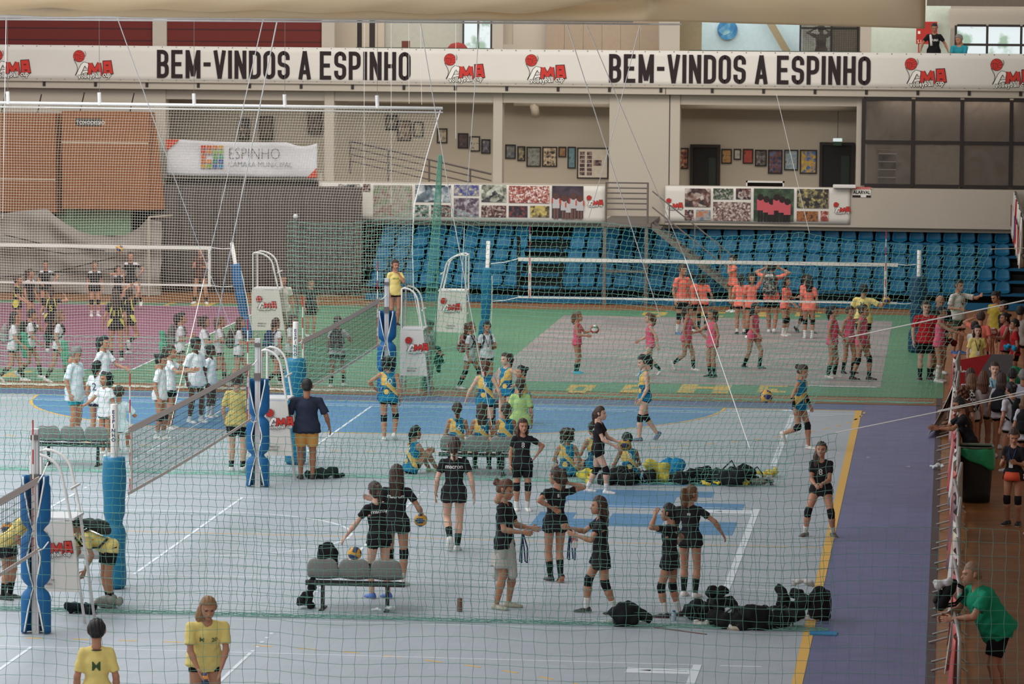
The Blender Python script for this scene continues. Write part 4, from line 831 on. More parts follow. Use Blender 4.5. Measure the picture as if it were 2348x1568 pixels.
def surf(D, lo, h):                                   # surface nets
    S = D < 0; n = D.shape
    c = [D[i:n[0]-1+i, j:n[1]-1+j, k:n[2]-1+k] for i in (0, 1) for j in (0, 1) for k in (0, 1)]
    neg = sum((x < 0).astype(int) for x in c); act = (neg > 0) & (neg < 8); idx = np.argwhere(act)
    if not len(idx): return np.zeros((0, 3)), []
    off = np.array([(i, j, k) for i in (0, 1) for j in (0, 1) for k in (0, 1)]); cv = np.stack([x[act] for x in c], -1)
    acc = np.zeros((len(idx), 3)); cnt = np.zeros(len(idx))
    for a in range(8):
        for b in range(a+1, 8):
            if np.abs(off[a]-off[b]).sum() != 1: continue
            da, db = cv[:, a], cv[:, b]; m = (da < 0) != (db < 0); t = np.where(m, da/np.where(m, da-db, 1), 0)
            acc += np.where(m[:, None], off[a]+t[:, None]*(off[b]-off[a]), 0); cnt += m
    V = lo+h*(idx+acc/cnt[:, None]); ID = -np.ones(act.shape, int); ID[act] = np.arange(len(idx)); F = []
    for ax_ in range(3):
        s0 = [slice(1, -1)]*3; s0[ax_] = slice(0, -1); s1 = list(s0); s1[ax_] = slice(1, None)
        A = S[tuple(s0)]; B = S[tuple(s1)]; e = np.argwhere(A != B)
        if not len(e): continue
        base = e.copy(); 
        for q in range(3):
            if q != ax_: base[:, q] += 1
        u, v = [(1, 2), (2, 0), (0, 1)][ax_]
        def cid(du, dv): w = base.copy(); w[:, u] -= du; w[:, v] -= dv; return ID[w[:, 0], w[:, 1], w[:, 2]]
        q = np.stack([cid(1, 1), cid(0, 1), cid(0, 0), cid(1, 0)], -1); inside = A[tuple(e.T)]
        q[~inside] = q[~inside][:, ::-1]; F.append(q)
    F = np.concatenate(F); F = F[(F >= 0).all(1)]
    return V, F
def np_mesh(name, V, F, mats, parent=None, mi=None, attr=None):
    me = bpy.data.meshes.new(name); me.vertices.add(len(V)); me.vertices.foreach_set('co', np.asarray(V, np.float32).ravel())
    F = np.asarray(F); me.loops.add(F.size); me.polygons.add(len(F)); me.loops.foreach_set('vertex_index', F.ravel().astype(np.int32)); me.polygons.foreach_set('loop_start', np.arange(0, F.size, F.shape[1], dtype=np.int32))
    ml = mats if isinstance(mats, (list, tuple)) else [mats]
    for m in ml: me.materials.append(m)
    if mi is not None: me.polygons.foreach_set('material_index', np.asarray(mi, np.int32))
    me.polygons.foreach_set('use_smooth', np.ones(len(F), bool))
    if attr is not None:
        at = me.attributes.new('cut', 'FLOAT_VECTOR', 'POINT'); at.data.foreach_set('vector', np.asarray(attr, np.float32).ravel())
    me.update(); me.validate(); o = bpy.data.objects.new(name, me); COL.objects.link(o)
    if parent: o.parent = parent
    return o
# ---- templates (unit: metres for a 1.6 m figure; +Y is forward) ----
def head_template():
    b = Blob(.022)
    b.limb((0, -.012, .03), (0, .006, .03), .075, .074, (1, 0, 0), (.082, .09)).limb((0, .035, -.02), (0, .045, -.075), .055, .032, (1, 0, 0), (.05, .028))
    b.limb((0, .03, -.035), (0, -.02, -.04), .058, .05); b.limb((0, -.03, -.03), (0, -.045, -.14), .044, .048)
    b.k = .008
    V, F = None, None
    c = Blob(.02); c.p = b.p
    c.limb((0, .083, .0), (0, .104, -.024), .008, .012); c.limb((0, .08, -.075), (0, .075, -.09), .018, .014)
    c.limb((-.013, .088, -.05), (.013, .088, -.05), .007, .007); c.limb((-.035, .082, .022), (.035, .082, .022), .009, .009)
    for s in (-1, 1): c.limb((s*.077, -.005, -.012), (s*.08, -.012, .016), .012, .016)
    def disp(P):
        e = 0
        for s in (-1, 1): e = e+.012*np.exp(-(((P[..., 0]-s*.03)/.017)**2+((P[..., 1]-.095)/.02)**2+((P[..., 2]-.004)/.012)**2))
        return e
    V, F = c.mesh(.0066, disp=disp)
    cen = V[F].mean(1); mi = np.zeros(len(F), int)
    for s in (-1, 1):
        d = ((cen[:, 0]-s*.03)/.0115)**2+((cen[:, 2]-.003)/.006)**2; mi[(d < 1) & (cen[:, 1] > .05)] = 1
        d = ((cen[:, 0]-s*.03)/.018)**2+((cen[:, 2]-.022)/.0038)**2; mi[(d < 1) & (cen[:, 1] > .05)] = 1
    d = (cen[:, 0]/.02)**2+((cen[:, 2]+.05)/.008)**2; mi[(d < 1) & (cen[:, 1] > .06)] = 2
    return V, F, mi
HEAD = head_template()
def hand_template(curl, spread=1.):                  # palm from wrist along +X, palm normal -Z, thumb towards +Y
    b = Blob(.006); b.limb((0, 0, 0), (.03, 0, 0), .02, .028, (0, 1, 0), (.014, .013)); b.limb((.03, 0, 0), (.078, 0, -.002), .03, .037, (0, 1, 0), (.013, .011))
    for i, (y, L) in enumerate(((.028, .072), (.01, .08), (-.009, .074), (-.027, .058))):
        a = V3(.08-.004*abs(i-1), y, -.002); ang = 0; d = V3(1, y*2.2*spread, 0)
        for k, (f, r) in enumerate(((.45, .0088), (.3, .008), (.25, .0072))):
            ang += curl*(.5, 1, .8)[k]; dd = unit(V3(math.cos(ang), d[1]*math.cos(ang), -math.sin(ang))); e = a+dd*L*f; b.limb(a, e, r, r*.93); a = e
    a = V3(.02, .02, -.004); m = V3(.048, .047, -.012-.02*curl); e = V3(.078, .056-.02*curl, -.018-.03*curl); b.limb(a, m, .0125, .0105).limb(m, e, .010, .008)
    return b.mesh(.0062, .02)
HANDS = {'relax': hand_template(.35), 'open': hand_template(.06, 1.6), 'fist': hand_template(1.25), 'grip': hand_template(.8)}
def shoe_template():                                  # ankle at origin, toe +Y
    b = Blob(.02); b.limb((0, -.012, .0), (0, -.01, -.035), .034, .036); b.limb((0, -.026, -.04), (0, .06, -.045), .038, .042, (1, 0, 0), (.038, .038)); b.limb((0, .05, -.05), (0, .135, -.055), .046, .04, (1, 0, 0), (.034, .028))
    b.cut = [lambda P: -.082-P[..., 2], lambda P: P[..., 2]-.012]
    V, F = b.mesh(.0095, .02); c = V[F].mean(1); return V, F, (c[:, 2] < -.058).astype(int)
SHOE = shoe_template()
def cap_blob(g=.012, back=0.):
    b = Blob(.02); b.limb((0, -.014, .032), (0, .0, .034), .077+g, .076+g, (1, 0, 0), (.086+g*.8, .094+g*.8)); b.limb((0, -.045, -.02), (0, -.045, -.045), .058+g*.6, .05+g*.4)
    return b
def face_cut(P, lo=-.005, h=.062):                   # keeps hair off the face
    f = P[..., 1]-.022-.35*np.maximum(0, P[..., 2]-.02); g = h-P[..., 2]; return np.minimum(f, g)
def hair_template(kind):
    b = cap_blob(.010 if kind not in ('short', 'buzz') else (.013 if kind == 'short' else .005))
    h = .066
    if kind in ('pony', 'ponyhigh', 'curlpony'):
        z = .09 if kind == 'ponyhigh' else .06
        b.limb((0, -.085, z-.01), (0, -.125, z), .026, .03); b.limb((0, -.125, z), (0, -.135, -.03), .032, .036); b.limb((0, -.135, -.03), (.01, -.115, -.12), .036, .024 if kind != 'curlpony' else .04); b.limb((.01, -.115, -.12), (.012, -.105, -.19), .026 if kind != 'curlpony' else .045, .008)
    if kind == 'braid':
        pts = [(0, -.09, .04), (.004, -.115, .0), (-.004, -.12, -.035), (.004, -.118, -.07), (-.004, -.115, -.105), (.004, -.112, -.14), (0, -.11, -.175), (0, -.108, -.21)]
        for i, (p, q) in enumerate(zip(pts, pts[1:])): b.limb(p, q, .024-.002*i, .02-.002*i)
    if kind == 'bun': b.limb((0, -.105, .06), (0, -.12, .065), .036, .032)
    if kind == 'messybun':
        for i in range(7): a = i*.9; b.limb((.02*math.sin(a), -.12-.02*math.cos(a*1.7), .05+.02*math.cos(a)), (.035*math.sin(a*1.3), -.14, .06+.03*math.sin(a*2)), .022, .012)
    if kind in ('long', 'longcurl'):
        w = 1.25 if kind == 'longcurl' else 1
        b.limb((0, -.05, .0), (0, -.075, -.09), .074*w, .085*w, (1, 0, 0), (.05*w, .042*w)); b.limb((0, -.075, -.09), (0, -.085, -.24), .085*w, .07*w, (1, 0, 0), (.042, .03*w))
        for s in (-1, 1): b.limb((s*.07, -.01, .0), (s*.075, -.015, -.10), .022*w, .02*w); b.limb((s*.075, -.015, -.1), (s*.07, .01, -.19), .02*w, .010)
    if kind == 'sidelong':
        b.limb((.03, -.05, .0), (.07, -.03, -.1), .06, .05); b.limb((.07, -.03, -.1), (.075, .05, -.27), .048, .02); b.limb((0, -.09, .07), (.03, -.11, .03), .03, .03)
    if kind == 'curly':
        for i in range(26):
            a = i*2.4; z = .11-.2*(i/26); r = .085; b.limb((r*math.cos(a), -.03+min(.04, r*math.sin(a)), z), (1.15*r*math.cos(a), -.035+min(.045, 1.15*r*math.sin(a)), z-.02), .026, .03)
    zc = {'short': -.045, 'buzz': -.05}.get(kind, -.085)
    def c1(P): return face_cut(P, h=h if kind not in ('short',) else .058)
    def disp(P): return .0035*np.sin(P[..., 0]*170+P[..., 2]*25)*(P[..., 1] < .06)
    def low(P):
        if kind in ('short', 'buzz', 'bun', 'messybun'): return (-.05-.02*(kind == 'bun'))-P[..., 2]
        return -1-P[..., 2]
    b.cut = [c1, low]
    V, F = b.mesh(.0085, .02, disp=None if kind == 'buzz' else disp); return V, F
HAIR = {k: hair_template(k) for k in ('pony', 'ponyhigh', 'curlpony', 'braid', 'bun', 'messybun', 'long', 'longcurl', 'sidelong', 'curly', 'short', 'buzz')}
def rotm(z=0., x=0., y=0.):
    cz, sz, cx, sx, cy, sy = math.cos(z), math.sin(z), math.cos(x), math.sin(x), math.cos(y), math.sin(y)
    return np.array([[cz, -sz, 0], [sz, cz, 0], [0, 0, 1]])@np.array([[1, 0, 0], [0, cx, -sx], [0, sx, cx]])@np.array([[cy, 0, sy], [0, 1, 0], [-sy, 0, cy]])
def ik(a, t, l1, l2, pole):
    d = t-a; L = np.linalg.norm(d); mx = (l1+l2)*.997
    if L > mx: t = a+d/L*mx; d = t-a; L = mx
    L = max(L, abs(l1-l2)+.02); dd = unit(d); x = (l1*l1-l2*l2+L*L)/(2*L); h_ = math.sqrt(max(0, l1*l1-x*x)); p = pole-pole@dd*dd; p = unit(p) if np.linalg.norm(p) > 1e-4 else unit(np.cross(dd, V3(1, 0, 0)))
    return a+dd*x+p*h_, a+dd*L
# jersey materials driven by the garment's own cut coordinates
def jersey(name, base, fn_nodes):
    m = bpy.data.materials.new(name); m.use_nodes = True; nt = m.node_tree; b = nt.nodes['Principled BSDF']; b.inputs['Roughness'].default_value = .8; b.inputs['Specular IOR Level'].default_value = .2
    at = nt.nodes.new('ShaderNodeAttribute'); at.attribute_name = 'cut'; sp = nt.nodes.new('ShaderNodeSeparateXYZ'); nt.links.new(at.outputs['Vector'], sp.inputs[0])
    def mth(op, a, bb=None, c=None):
        n = nt.nodes.new('ShaderNodeMath'); n.operation = op
        for i, v in enumerate((a, bb, c)):
            if v is None: continue
            if isinstance(v, (int, float)): n.inputs[i].default_value = v
            else: nt.links.new(v, n.inputs[i])
        return n.outputs[0]
    def mix(f, A, B):
        n = nt.nodes.new('ShaderNodeMix'); n.data_type = 'RGBA'; nt.links.new(f, n.inputs['Factor'])
        for s, v in (('A', A), ('B', B)):
            if isinstance(v, str): n.inputs[s].default_value = (*hexc(v), 1)
            else: nt.links.new(v, n.inputs[s])
        return n.outputs['Result']
    nt.links.new(fn_nodes(sp.outputs[0], sp.outputs[1], sp.outputs[2], mth, mix), b.inputs['Base Color']); return m
# cut coords: x across, y front(+)/back(-), z height above pelvis (1.6 m figure)
def j_blue(x, y, z, mth, mix):
    diag = mth('LESS_THAN', mth('ABSOLUTE', mth('SUBTRACT', z, mth('MULTIPLY_ADD', x, -.95, .26))), .055)
    up = mth('MULTIPLY', mth('GREATER_THAN', z, .24), mth('LESS_THAN', x, -.02))
    yel = mth('MAXIMUM', diag, mth('MULTIPLY', up, mth('LESS_THAN', mth('ADD', z, x), .40)))
    cir = mth('LESS_THAN', mth('SQRT', mth('ADD', mth('POWER', mth('SUBTRACT', x, -.03), 2.), mth('POWER', mth('SUBTRACT', z, .12), 2.))), .05)
    mid = mth('MULTIPLY', mth('GREATER_THAN', z, .07), mth('LESS_THAN', z, .21))
    c = mix(mid, '#1a6f96', '#1d4c6e'); c = mix(yel, c, '#d3ac5c'); return mix(cir, c, '#d3ac5c')
def j_key(x, y, z, mth, mix):
    ax = mth('ABSOLUTE', x); s1 = mth('LESS_THAN', mth('ABSOLUTE', mth('SUBTRACT', ax, mth('MULTIPLY_ADD', z, -.25, .2))), .016)
    low = mth('MULTIPLY', mth('LESS_THAN', z, .14), mth('GREATER_THAN', mth('ADD', ax, mth('MULTIPLY', z, .6)), .155)); return mix(mth('MAXIMUM', s1, low), '#231f22', '#c9bc4e')
def j_pad(x, y, z, mth, mix):                        # black shirt with white shoulder flashes
    return mix(mth('MULTIPLY', mth('GREATER_THAN', z, .435), mth('GREATER_THAN', mth('ABSOLUTE', x), .07)), '#262124', '#d0ccd0')
JM = {'JER': jersey('jersey_blue_yellow', None, j_blue), 'KEY': jersey('jersey_black_yellow', None, j_key), 'PAD': jersey('shirt_black_white_shoulder', None, j_pad)}
SK = {'a': '#c08c74', 'b': '#b07c62', 'c': '#9a6a50', 'd': '#5c3d30', 'e': '#cfa28c'}
HC = {'br': '#3f2a20', 'bk': '#1c1615', 'lb': '#6b4a34', 'bl': '#8f6a48', 'gr': '#77716c', 'au': '#5a3220'}
def shirt_col(c): return JM[c] if c in JM else cmat(c)
POSES = {
 # feet (x,y,z,yaw) for L and R ; hands target relative to shoulder (outward, forward, up)
 'stand': {}, 'stand2': dict(fL=(-.10, .04, 0, 8), fR=(.12, -.05, 0, -18)),
 'walk': dict(fL=(-.07, .24, 0, 0), fR=(.07, -.26, .07, 0, 40), hL=(.08, -.18, -.44), hR=(.08, .22, -.40), lean=.06),
 'walk2': dict(fL=(-.07, -.24, .06, 0, 35), fR=(.07, .22, 0, 0), hL=(.08, .2, -.40), hR=(.08, -.16, -.44), lean=.06),
 'step': dict(fL=(-.08, .10, 0, 0), fR=(.08, -.30, .16, 0, 55), lean=.05),
 'kick': dict(fL=(-.07, .08, 0, 0), fR=(.07, -.34, .22, 0, 75), lean=.08),
 'wide': dict(fL=(-.27, .05, 0, 20), fR=(.27, .02, 0, -20), drop=.06, lean=.14),
 'stride': dict(fL=(-.10, .30, 0, 5), fR=(.10, -.26, .02, -5, 15), lean=.03),
}
NP = 0
def person(u, vt, vf, face, shirt, lab, skin='b', hair='pony', hc='br', pose='stand', sleeve=.55, shorts='#1d191b', slen=.32, pads=None, socks=None, slen_s=.5, shoes='#d8d4cf', sole='#e4e0da', H=None, hem=.0, hL=None, hR=None, gL='relax', gR='relax', yaw=0., tilt=0., lean=None, z0=0., loc=None, vox=None, fL=None, fR=None, drop=None, twist=0., wide=1., sit=None, body='shirt', cat='person', group=None, txt=None, extra=None, polar=None, loose=0., side=0.):
    """u: column of the feet centre, vt: top of head row, vf: foot row, in the photograph"""
    global NP; NP += 1
    P = dict(POSES.get(pose, {}))
    for k_, v_ in (('hL', hL), ('hR', hR), ('fL', fL), ('fR', fR), ('lean', lean), ('drop', drop)):
        if v_ is not None: P[k_] = v_
    base = Vector(loc) if loc is not None else G(u, vf, z0)
    hh = H
    if hh is None: hh = PY(u, vt, base.y).z-base.z+.0
    K = hh/1.6 if sit is None else hh/1.6
    kid = .06*max(0, 1.62-hh) if sit is None else .01
    lean_ = P.get('lean', .02)
    # skeleton, 1.6 m figure
    hipw, shw = .086, (.145 if hh < 1.72 else .165)*wide
    def foot(n, dflt):
        f = P.get(n, dflt); f = tuple(f)+(0,)*(5-len(f)); return f
    fl, fr_ = foot('fL', (-.095, .0, 0, 12)), foot('fR', (.095, .0, 0, -12)); ank = .078
    AL, AR = V3(fl[0], fl[1]-.02, ank+fl[2]), V3(fr_[0], fr_[1]-.02, ank+fr_[2])
    thigh, shin = .40, .375
    if sit is not None: pz = sit['z']; py = sit.get('y', -.0)
    else:
        py = P.get('py', (fl[1]+fr_[1])*.5*.55); pz = 9
        for A, sx in ((AL, -1), (AR, 1)):
            dx = A[0]-sx*hipw; dy = A[1]-py; r = (thigh+shin)*.992; 
            zz = A[2]+math.sqrt(max(.05, r*r-dx*dx-dy*dy)); 
            pz = min(pz, zz)
        pz -= P.get('drop', 0)
    hipL, hipR = V3(-hipw, py, pz), V3(hipw, py, pz); pel = V3(0, py, pz)
    T = rotm(twist, -lean_, side)
    def tp(x, y, z): return pel+T@V3(x, y, z)
    sho_z = .438; SL, SR = tp(-shw, 0, sho_z), tp(shw, 0, sho_z); neck = tp(0, -.005, .49); hd = tp(0, .012, .49)+ (rotm(twist, -lean_*.4)@V3(0, .0, .172))
    kp = sit.get('kp', (0, 1, .6)) if sit else (0, 1, .12)
    KL, AL = ik(hipL, AL, thigh, shin, V3(kp[0]-.18 if not sit else -kp[0], kp[1], kp[2])); KR, AR = ik(hipR, AR, thigh, shin, V3(kp[0]+.18 if not sit else kp[0], kp[1], kp[2]))
    ua, fa = .265, .225
    pl = P.get('pole', (.5, -1, -.35))
    Tt = rotm(twist)
    def arm(S, n, sx):
        t_ = P.get(n, (.07, .03, -.47)); tgt = S+Tt@V3(sx*t_[0], t_[1], t_[2]); po = t_[3:] if len(t_) > 3 else pl
        return ik(S, tgt, ua, fa, Tt@V3(sx*po[0], po[1], po[2]))
    EL, WL = arm(SL, 'hL', -1); ER, WR = arm(SR, 'hR', 1)
    far = base.y > 90; vx = vox or (.017 if far else .0145)
    # ---- body ----
    b = Blob(.022)
    ts = V3(*(T@V3(1, 0, 0)))
    b.limb(pel+V3(0, -.01, .0), tp(0, 0, .12), .128*wide, .112*wide, ts, (.095*wide, .085*wide)); b.limb(tp(0, 0, .12), tp(0, 0, .34), .11*wide, .135*wide, ts, (.085*wide, .095*wide)); b.limb(tp(0, 0, .34), tp(0, -.01, .45), .132*wide, .10, ts, (.09*wide, .06))
    b.limb(tp(-shw+.01, 0, .442), tp(0, -.005, .462), .040, .046).limb(tp(shw-.01, 0, .442), tp(0, -.005, .462), .040, .046); b.limb(tp(0, -.012, .45), neck+V3(0, 0, .06), .05, .045)
    for h0, kn, an in ((hipL, KL, AL), (hipR, KR, AR)):
        b.limb(h0+V3(0, -.012, -.0), kn, .084*wide**.6, .051); cf = kn+(an-kn)*.32; b.limb(kn, cf, .05, .0535); b.limb(cf, an, .0535, .033)
    for S, E, Wr in ((SL, EL, WL), (SR, ER, WR)):
        b.limb(S, E, .043*wide**.5, .034); b.limb(E, E+(Wr-E)*.3, .035, .036); b.limb(E+(Wr-E)*.3, Wr, .036, .022)
    V, F = b.mesh(vx)
    parts = [(V, F, np.zeros(len(F), int))]
    def add_t(tv, tf, R, o, s=1., mi=None): parts.append((tv@R.T*s+o, tf, np.zeros(len(tf), int) if mi is None else mi))
    hs = 1.1+kid*1.2; HR = rotm(twist*.6+math.radians(yaw), math.radians(tilt)-lean_*.3); add_t(HEAD[0], HEAD[1], HR, hd, hs, HEAD[2])
    for S, E, Wr, g, sx in ((SL, EL, WL, gL, -1), (SR, ER, WR, gR, 1)):
        d = unit(Wr-E); up_ = Tt@V3(0, 1, 0) if abs(d[2]) > .6 else V3(0, 0, 1); th = unit(up_-up_@d*d); nz = np.cross(d, th)
        R = np.stack([d, th, nz], 1); hv = HANDS[g][0].copy()
        # palm normal -Z points towards the body
        inward = Tt@V3(-sx, 0, 0) if abs(d[2]) > .6 else V3(0, 0, -1)
        if (-nz)@inward < 0: hv[:, 2] *= -1; hf = HANDS[g][1][:, ::-1]
        else: hf = HANDS[g][1]
        add_t(hv, hf, R, Wr-d*.004, 1.)
    root = thing('person', lab, cat, tuple(base), 0, group)
    hx = -base.x; hy = -base.y; ang = math.atan2(hy, hx)+math.radians(90)  # face=0 looks at the camera
    root.rotation_euler = (0, 0, math.atan2(hy, hx)-math.pi/2+math.radians(face)); root.scale = (K, K, K)
    Vs = np.concatenate([p[0] for p in parts]); o_ = 0; Fs = []
    for p in parts: Fs.append(p[1]+o_); o_ += len(p[0])
    sc = SK.get(skin, skin); np_mesh('body', Vs, np.concatenate(Fs), [cmat(sc, 'skin'), cmat('#3a2620', 'skin'), cmat('#95504a', 'skin')], root, np.concatenate([p[2] for p in parts]))
    if hair:
        hv, hf = HAIR[hair]; np_mesh('hair', hv@HR.T*hs+hd, hf, cmat(HC.get(hc, hc), 'hair'), root)
    def cutc(V_): q = (V_-pel)@T; return q
    # ---- shirt ----
    g = .014+loose
    b = Blob(.025); hz = -.07-hem
    b.limb(tp(0, -.012, hz), tp(0, 0, .11), (.172+loose)*wide**.7, .134*wide+loose, ts, (.128*wide+loose, .105*wide+loose), capa=True); b.limb(tp(0, 0, .10), tp(0, 0, .34), (.122+loose)*wide, .134*wide+loose*.4, ts, (.1*wide+loose, .106*wide+loose*.5)); b.limb(tp(0, 0, .34), tp(0, -.01, .45), .135*wide, .10, ts, (.1*wide, .066))
    for h0, kn in ((hipL, KL), (hipR, KR)): b.limb(h0+V3(0, -.012, .03), h0+unit(kn-h0)*max(.03, .07+hem*.9)+V3(0, -.008, 0), .100*wide**.6+loose, .104*wide**.6+loose, capb=True)
    if sleeve > 0:
        b.limb(tp(-shw+.01, 0, .440), tp(0, -.005, .462), .050, .056).limb(tp(shw-.01, 0, .440), tp(0, -.005, .462), .050, .056)
        for S, E in ((SL, EL), (SR, ER)): b.limb(S, S+(E-S)*sleeve, .050*wide**.5, .054*wide**.5+loose*.5, capb=True)
    else:
        b.limb(tp(-shw+.05, 0, .452), tp(shw-.05, 0, .452), .05, .05)
    nk = tp(0, .012, .50); b.cut = [lambda P: .052-np.sqrt(((P-nk)**2*np.array([1, 1, 1.])).sum(-1))]
    V, F = b.mesh(vx)
    V = V+0.003*np.sin(V@np.array([[40, 13, 55], [17, 50, 31], [60, 21, 18]]).T)
    so = np_mesh('shirt' if sleeve > 0 else 'sleeveless_top', V, F, shirt_col(shirt), root, attr=cutc(V))
    if txt:
        bv = BVHTree.FromPolygons([tuple(x) for x in V], [tuple(x) for x in F])
        for (s, tx, tz, th_, col, back) in txt:
            vs, fs = text_mesh(s, th_, 1.0, .0012, 0, 'CENTER', res=3); sgn = 1 if back else -1; out = []
            ok = True
            for a, c, _ in vs:
                o3 = tp(tx+sgn*a, -.4 if back else .4, tz+c); dr = T@V3(0, 1 if back else -1, 0); hit = bv.ray_cast(Vector(o3), Vector(dr), .8)
                if hit[0] is None: hit = (Vector(tp(tx+sgn*a, -.1 if back else .1, tz+c)),)
                out.append(tuple(np.array(hit[0])-dr*.007))
            k = MB(); k.add(out, fs); k.build('lettering', cmat(col, 'plain'), so)
    # ---- shorts ----
    if shorts:
        b = Blob(.02); lo_ = .012 if slen < .5 else .024
        b.limb(pel+V3(0, -.01, .0), tp(0, 0, .09), .134*wide, .12*wide, ts, (.106*wide, .096*wide))
        for h0, kn in ((hipL, KL), (hipR, KR)): e = h0+(kn-h0)*slen; r1 = (.081+(.047-.081)*slen)*wide**.6+lo_; b.limb(h0+V3(0, -.012, 0), e, .081*wide**.6+lo_*.8, r1, capb=True)
        V, F = b.mesh(vx); np_mesh('shorts', V, F, shirt_col(shorts), root)
    if pads:
        for h0, kn, an in ((hipL, KL, AL), (hipR, KR, AR)):
            b = Blob(.012); b.limb(kn+(h0-kn)*.17, kn, .062, .06, capa=True); b.limb(kn, kn+(an-kn)*.22, .06, .058, capb=True); V, F = b.mesh(.013); np_mesh('knee_pad', V, F, cmat(pads), root)
    if socks:
        for kn, an, yw in ((KL, AL, 0), (KR, AR, 0)):
            b = Blob(.01); a = an+(kn-an)*slen_s; cf = kn+(an-kn)*.32
            if slen_s > .68: b.limb(a, cf, .055, .056, capa=True); b.limb(cf, an, .056, .038, capb=False)
            else: b.limb(a, an, .031+(.0495-.031)*slen_s/.68+.007, .038, capa=True)
            V, F = b.mesh(.013); np_mesh('sock', V, F, cmat(socks), root)
    for an, f, kn in ((AL, fl, KL), (AR, fr_, KR)):
        R = rotm(math.radians(f[3]), -math.radians(f[4])) if sit is None or not sit.get('flat') else rotm(math.radians(f[3]), math.radians(sit.get('toe', 0)))
        np_mesh('shoe', SHOE[0]*np.array([1.15, 1.12, 1.0])@R.T+an, SHOE[1], [cmat(shoes, 'plain'), cmat(sole, 'plain')], root, SHOE[2])
    root['_j'] = 0; del root['_j']
    J = dict(root=root, K=K, SL=SL, SR=SR, EL=EL, ER=ER, WL=WL, WR=WR, hd=hd, pel=pel, T=T, tp=tp, base=base, HR=HR, KL=KL, KR=KR)
    def wld(p): return root.matrix_basis@Vector(p)
    J['w'] = wld
    if extra: extra(J)
    return J
def lanyard(J, col='#2a2f4a', z=.2):
    k = MB(); tp = J['tp']
    for s in (-1, 1): k.tube([tp(s*.045, -.03, .49), tp(s*.06, .07, .44), tp(s*.04, .125, .34), tp(0, .135, z)], .007, 5)
    k.build('lanyard', cmat(col), J['root'])
    MB().obox(tp(0, .14, z-.05), (.035, 0, 0), (0, .004, 0), (0, 0, .05)).build('badge', cmat('#d8d4d0', 'plain'), J['root'])
# ---- volleyball ----
def ball_mesh(cols):
    n, m_ = 24, 16; vs = []; fs = []; mi = []
    for j in range(m_+1):
        for i in range(n): a = 2*math.pi*i/n; p = math.pi*j/m_; vs.append((math.sin(p)*math.cos(a), math.sin(p)*math.sin(a), math.cos(p)))
    for j in range(m_):
        for i in range(n):
            q = [j*n+i, j*n+(i+1) % n, (j+1)*n+(i+1) % n, (j+1)*n+i]; fs.append(q); c = np.mean([vs[x] for x in q], 0); ax_ = np.argmax(np.abs(c)); o = [1, 2, 0][ax_]; mi.append(int((c[o]/abs(c[ax_])+1)/2*2.999) % len(cols))
    return vs, fs, mi
def ball(loc, lab, cols=('#d9a23c', '#35406e', '#d9a23c'), r=.105, rot=(0, 0, 0), name='volleyball'):
    vs, fs, mi = ball_mesh(cols); k = MB(); k.add([(a*r, b_*r, c*r) for a, b_, c in vs], fs); k.m = mi
    o = k.build(name, [cmat(c, 'plain') for c in cols], smooth=True); o.location = loc; o.rotation_euler = rot; return tag(o, lab, 'ball')
# ---- soft bags and cloth heaps ----
def heap(name, lab, loc, size, col, cat='bag', seed=0, n=7, parent=None, spread=1., k_=.03, h=.017, col_kind='cloth', rz=0., group=None):
    r = np.random.RandomState(seed); b = Blob(k_); sx, sy, sz = size
    for i in range(n):
        a = V3((r.rand()-.5)*sx*spread, (r.rand()-.5)*sy*spread, .04+r.rand()*sz*.55); c = a+V3((r.rand()-.5)*sx*.5, (r.rand()-.5)*sy*.5, (r.rand()-.3)*sz*.3); c[2] = max(.04, c[2]); rr = min(sx, sy, sz)*(.25+.2*r.rand()); b.limb(a, c, rr, rr*.8)
    ph = r.rand(3)*6
    b.cut = [lambda P: .004-P[..., 2]]
    V, F = b.mesh(h, disp=lambda P: .011*np.sin(P[..., 0]*38+ph[0]+P[..., 2]*20)*np.sin(P[..., 1]*31+P[..., 2]*27+ph[1])+.006*np.abs(np.sin(P[..., 0]*70-P[..., 2]*60+ph[2])))
    o = np_mesh(name, V, F, cmat(col, col_kind), parent)
    if 'bag' in name and size[0] > .3:
        for q in range(2):
            a_ = (r.rand()-.5)*sx*.6; MB().tube([(a_, -sy*.42, sz*.15), (a_-.05, -sy*.40, sz*.65), (a_+.1, -sy*.05, sz*.95), (a_+.2, -sy*.3, sz*.6), (a_+.22, -sy*.42, sz*.2)], .014, 5).build('strap', cmat('#3a3a3a'), o, smooth=True)
    o.location = loc; o.rotation_euler = (0, 0, rz)
    return tag(o, lab, cat, group) if lab else o
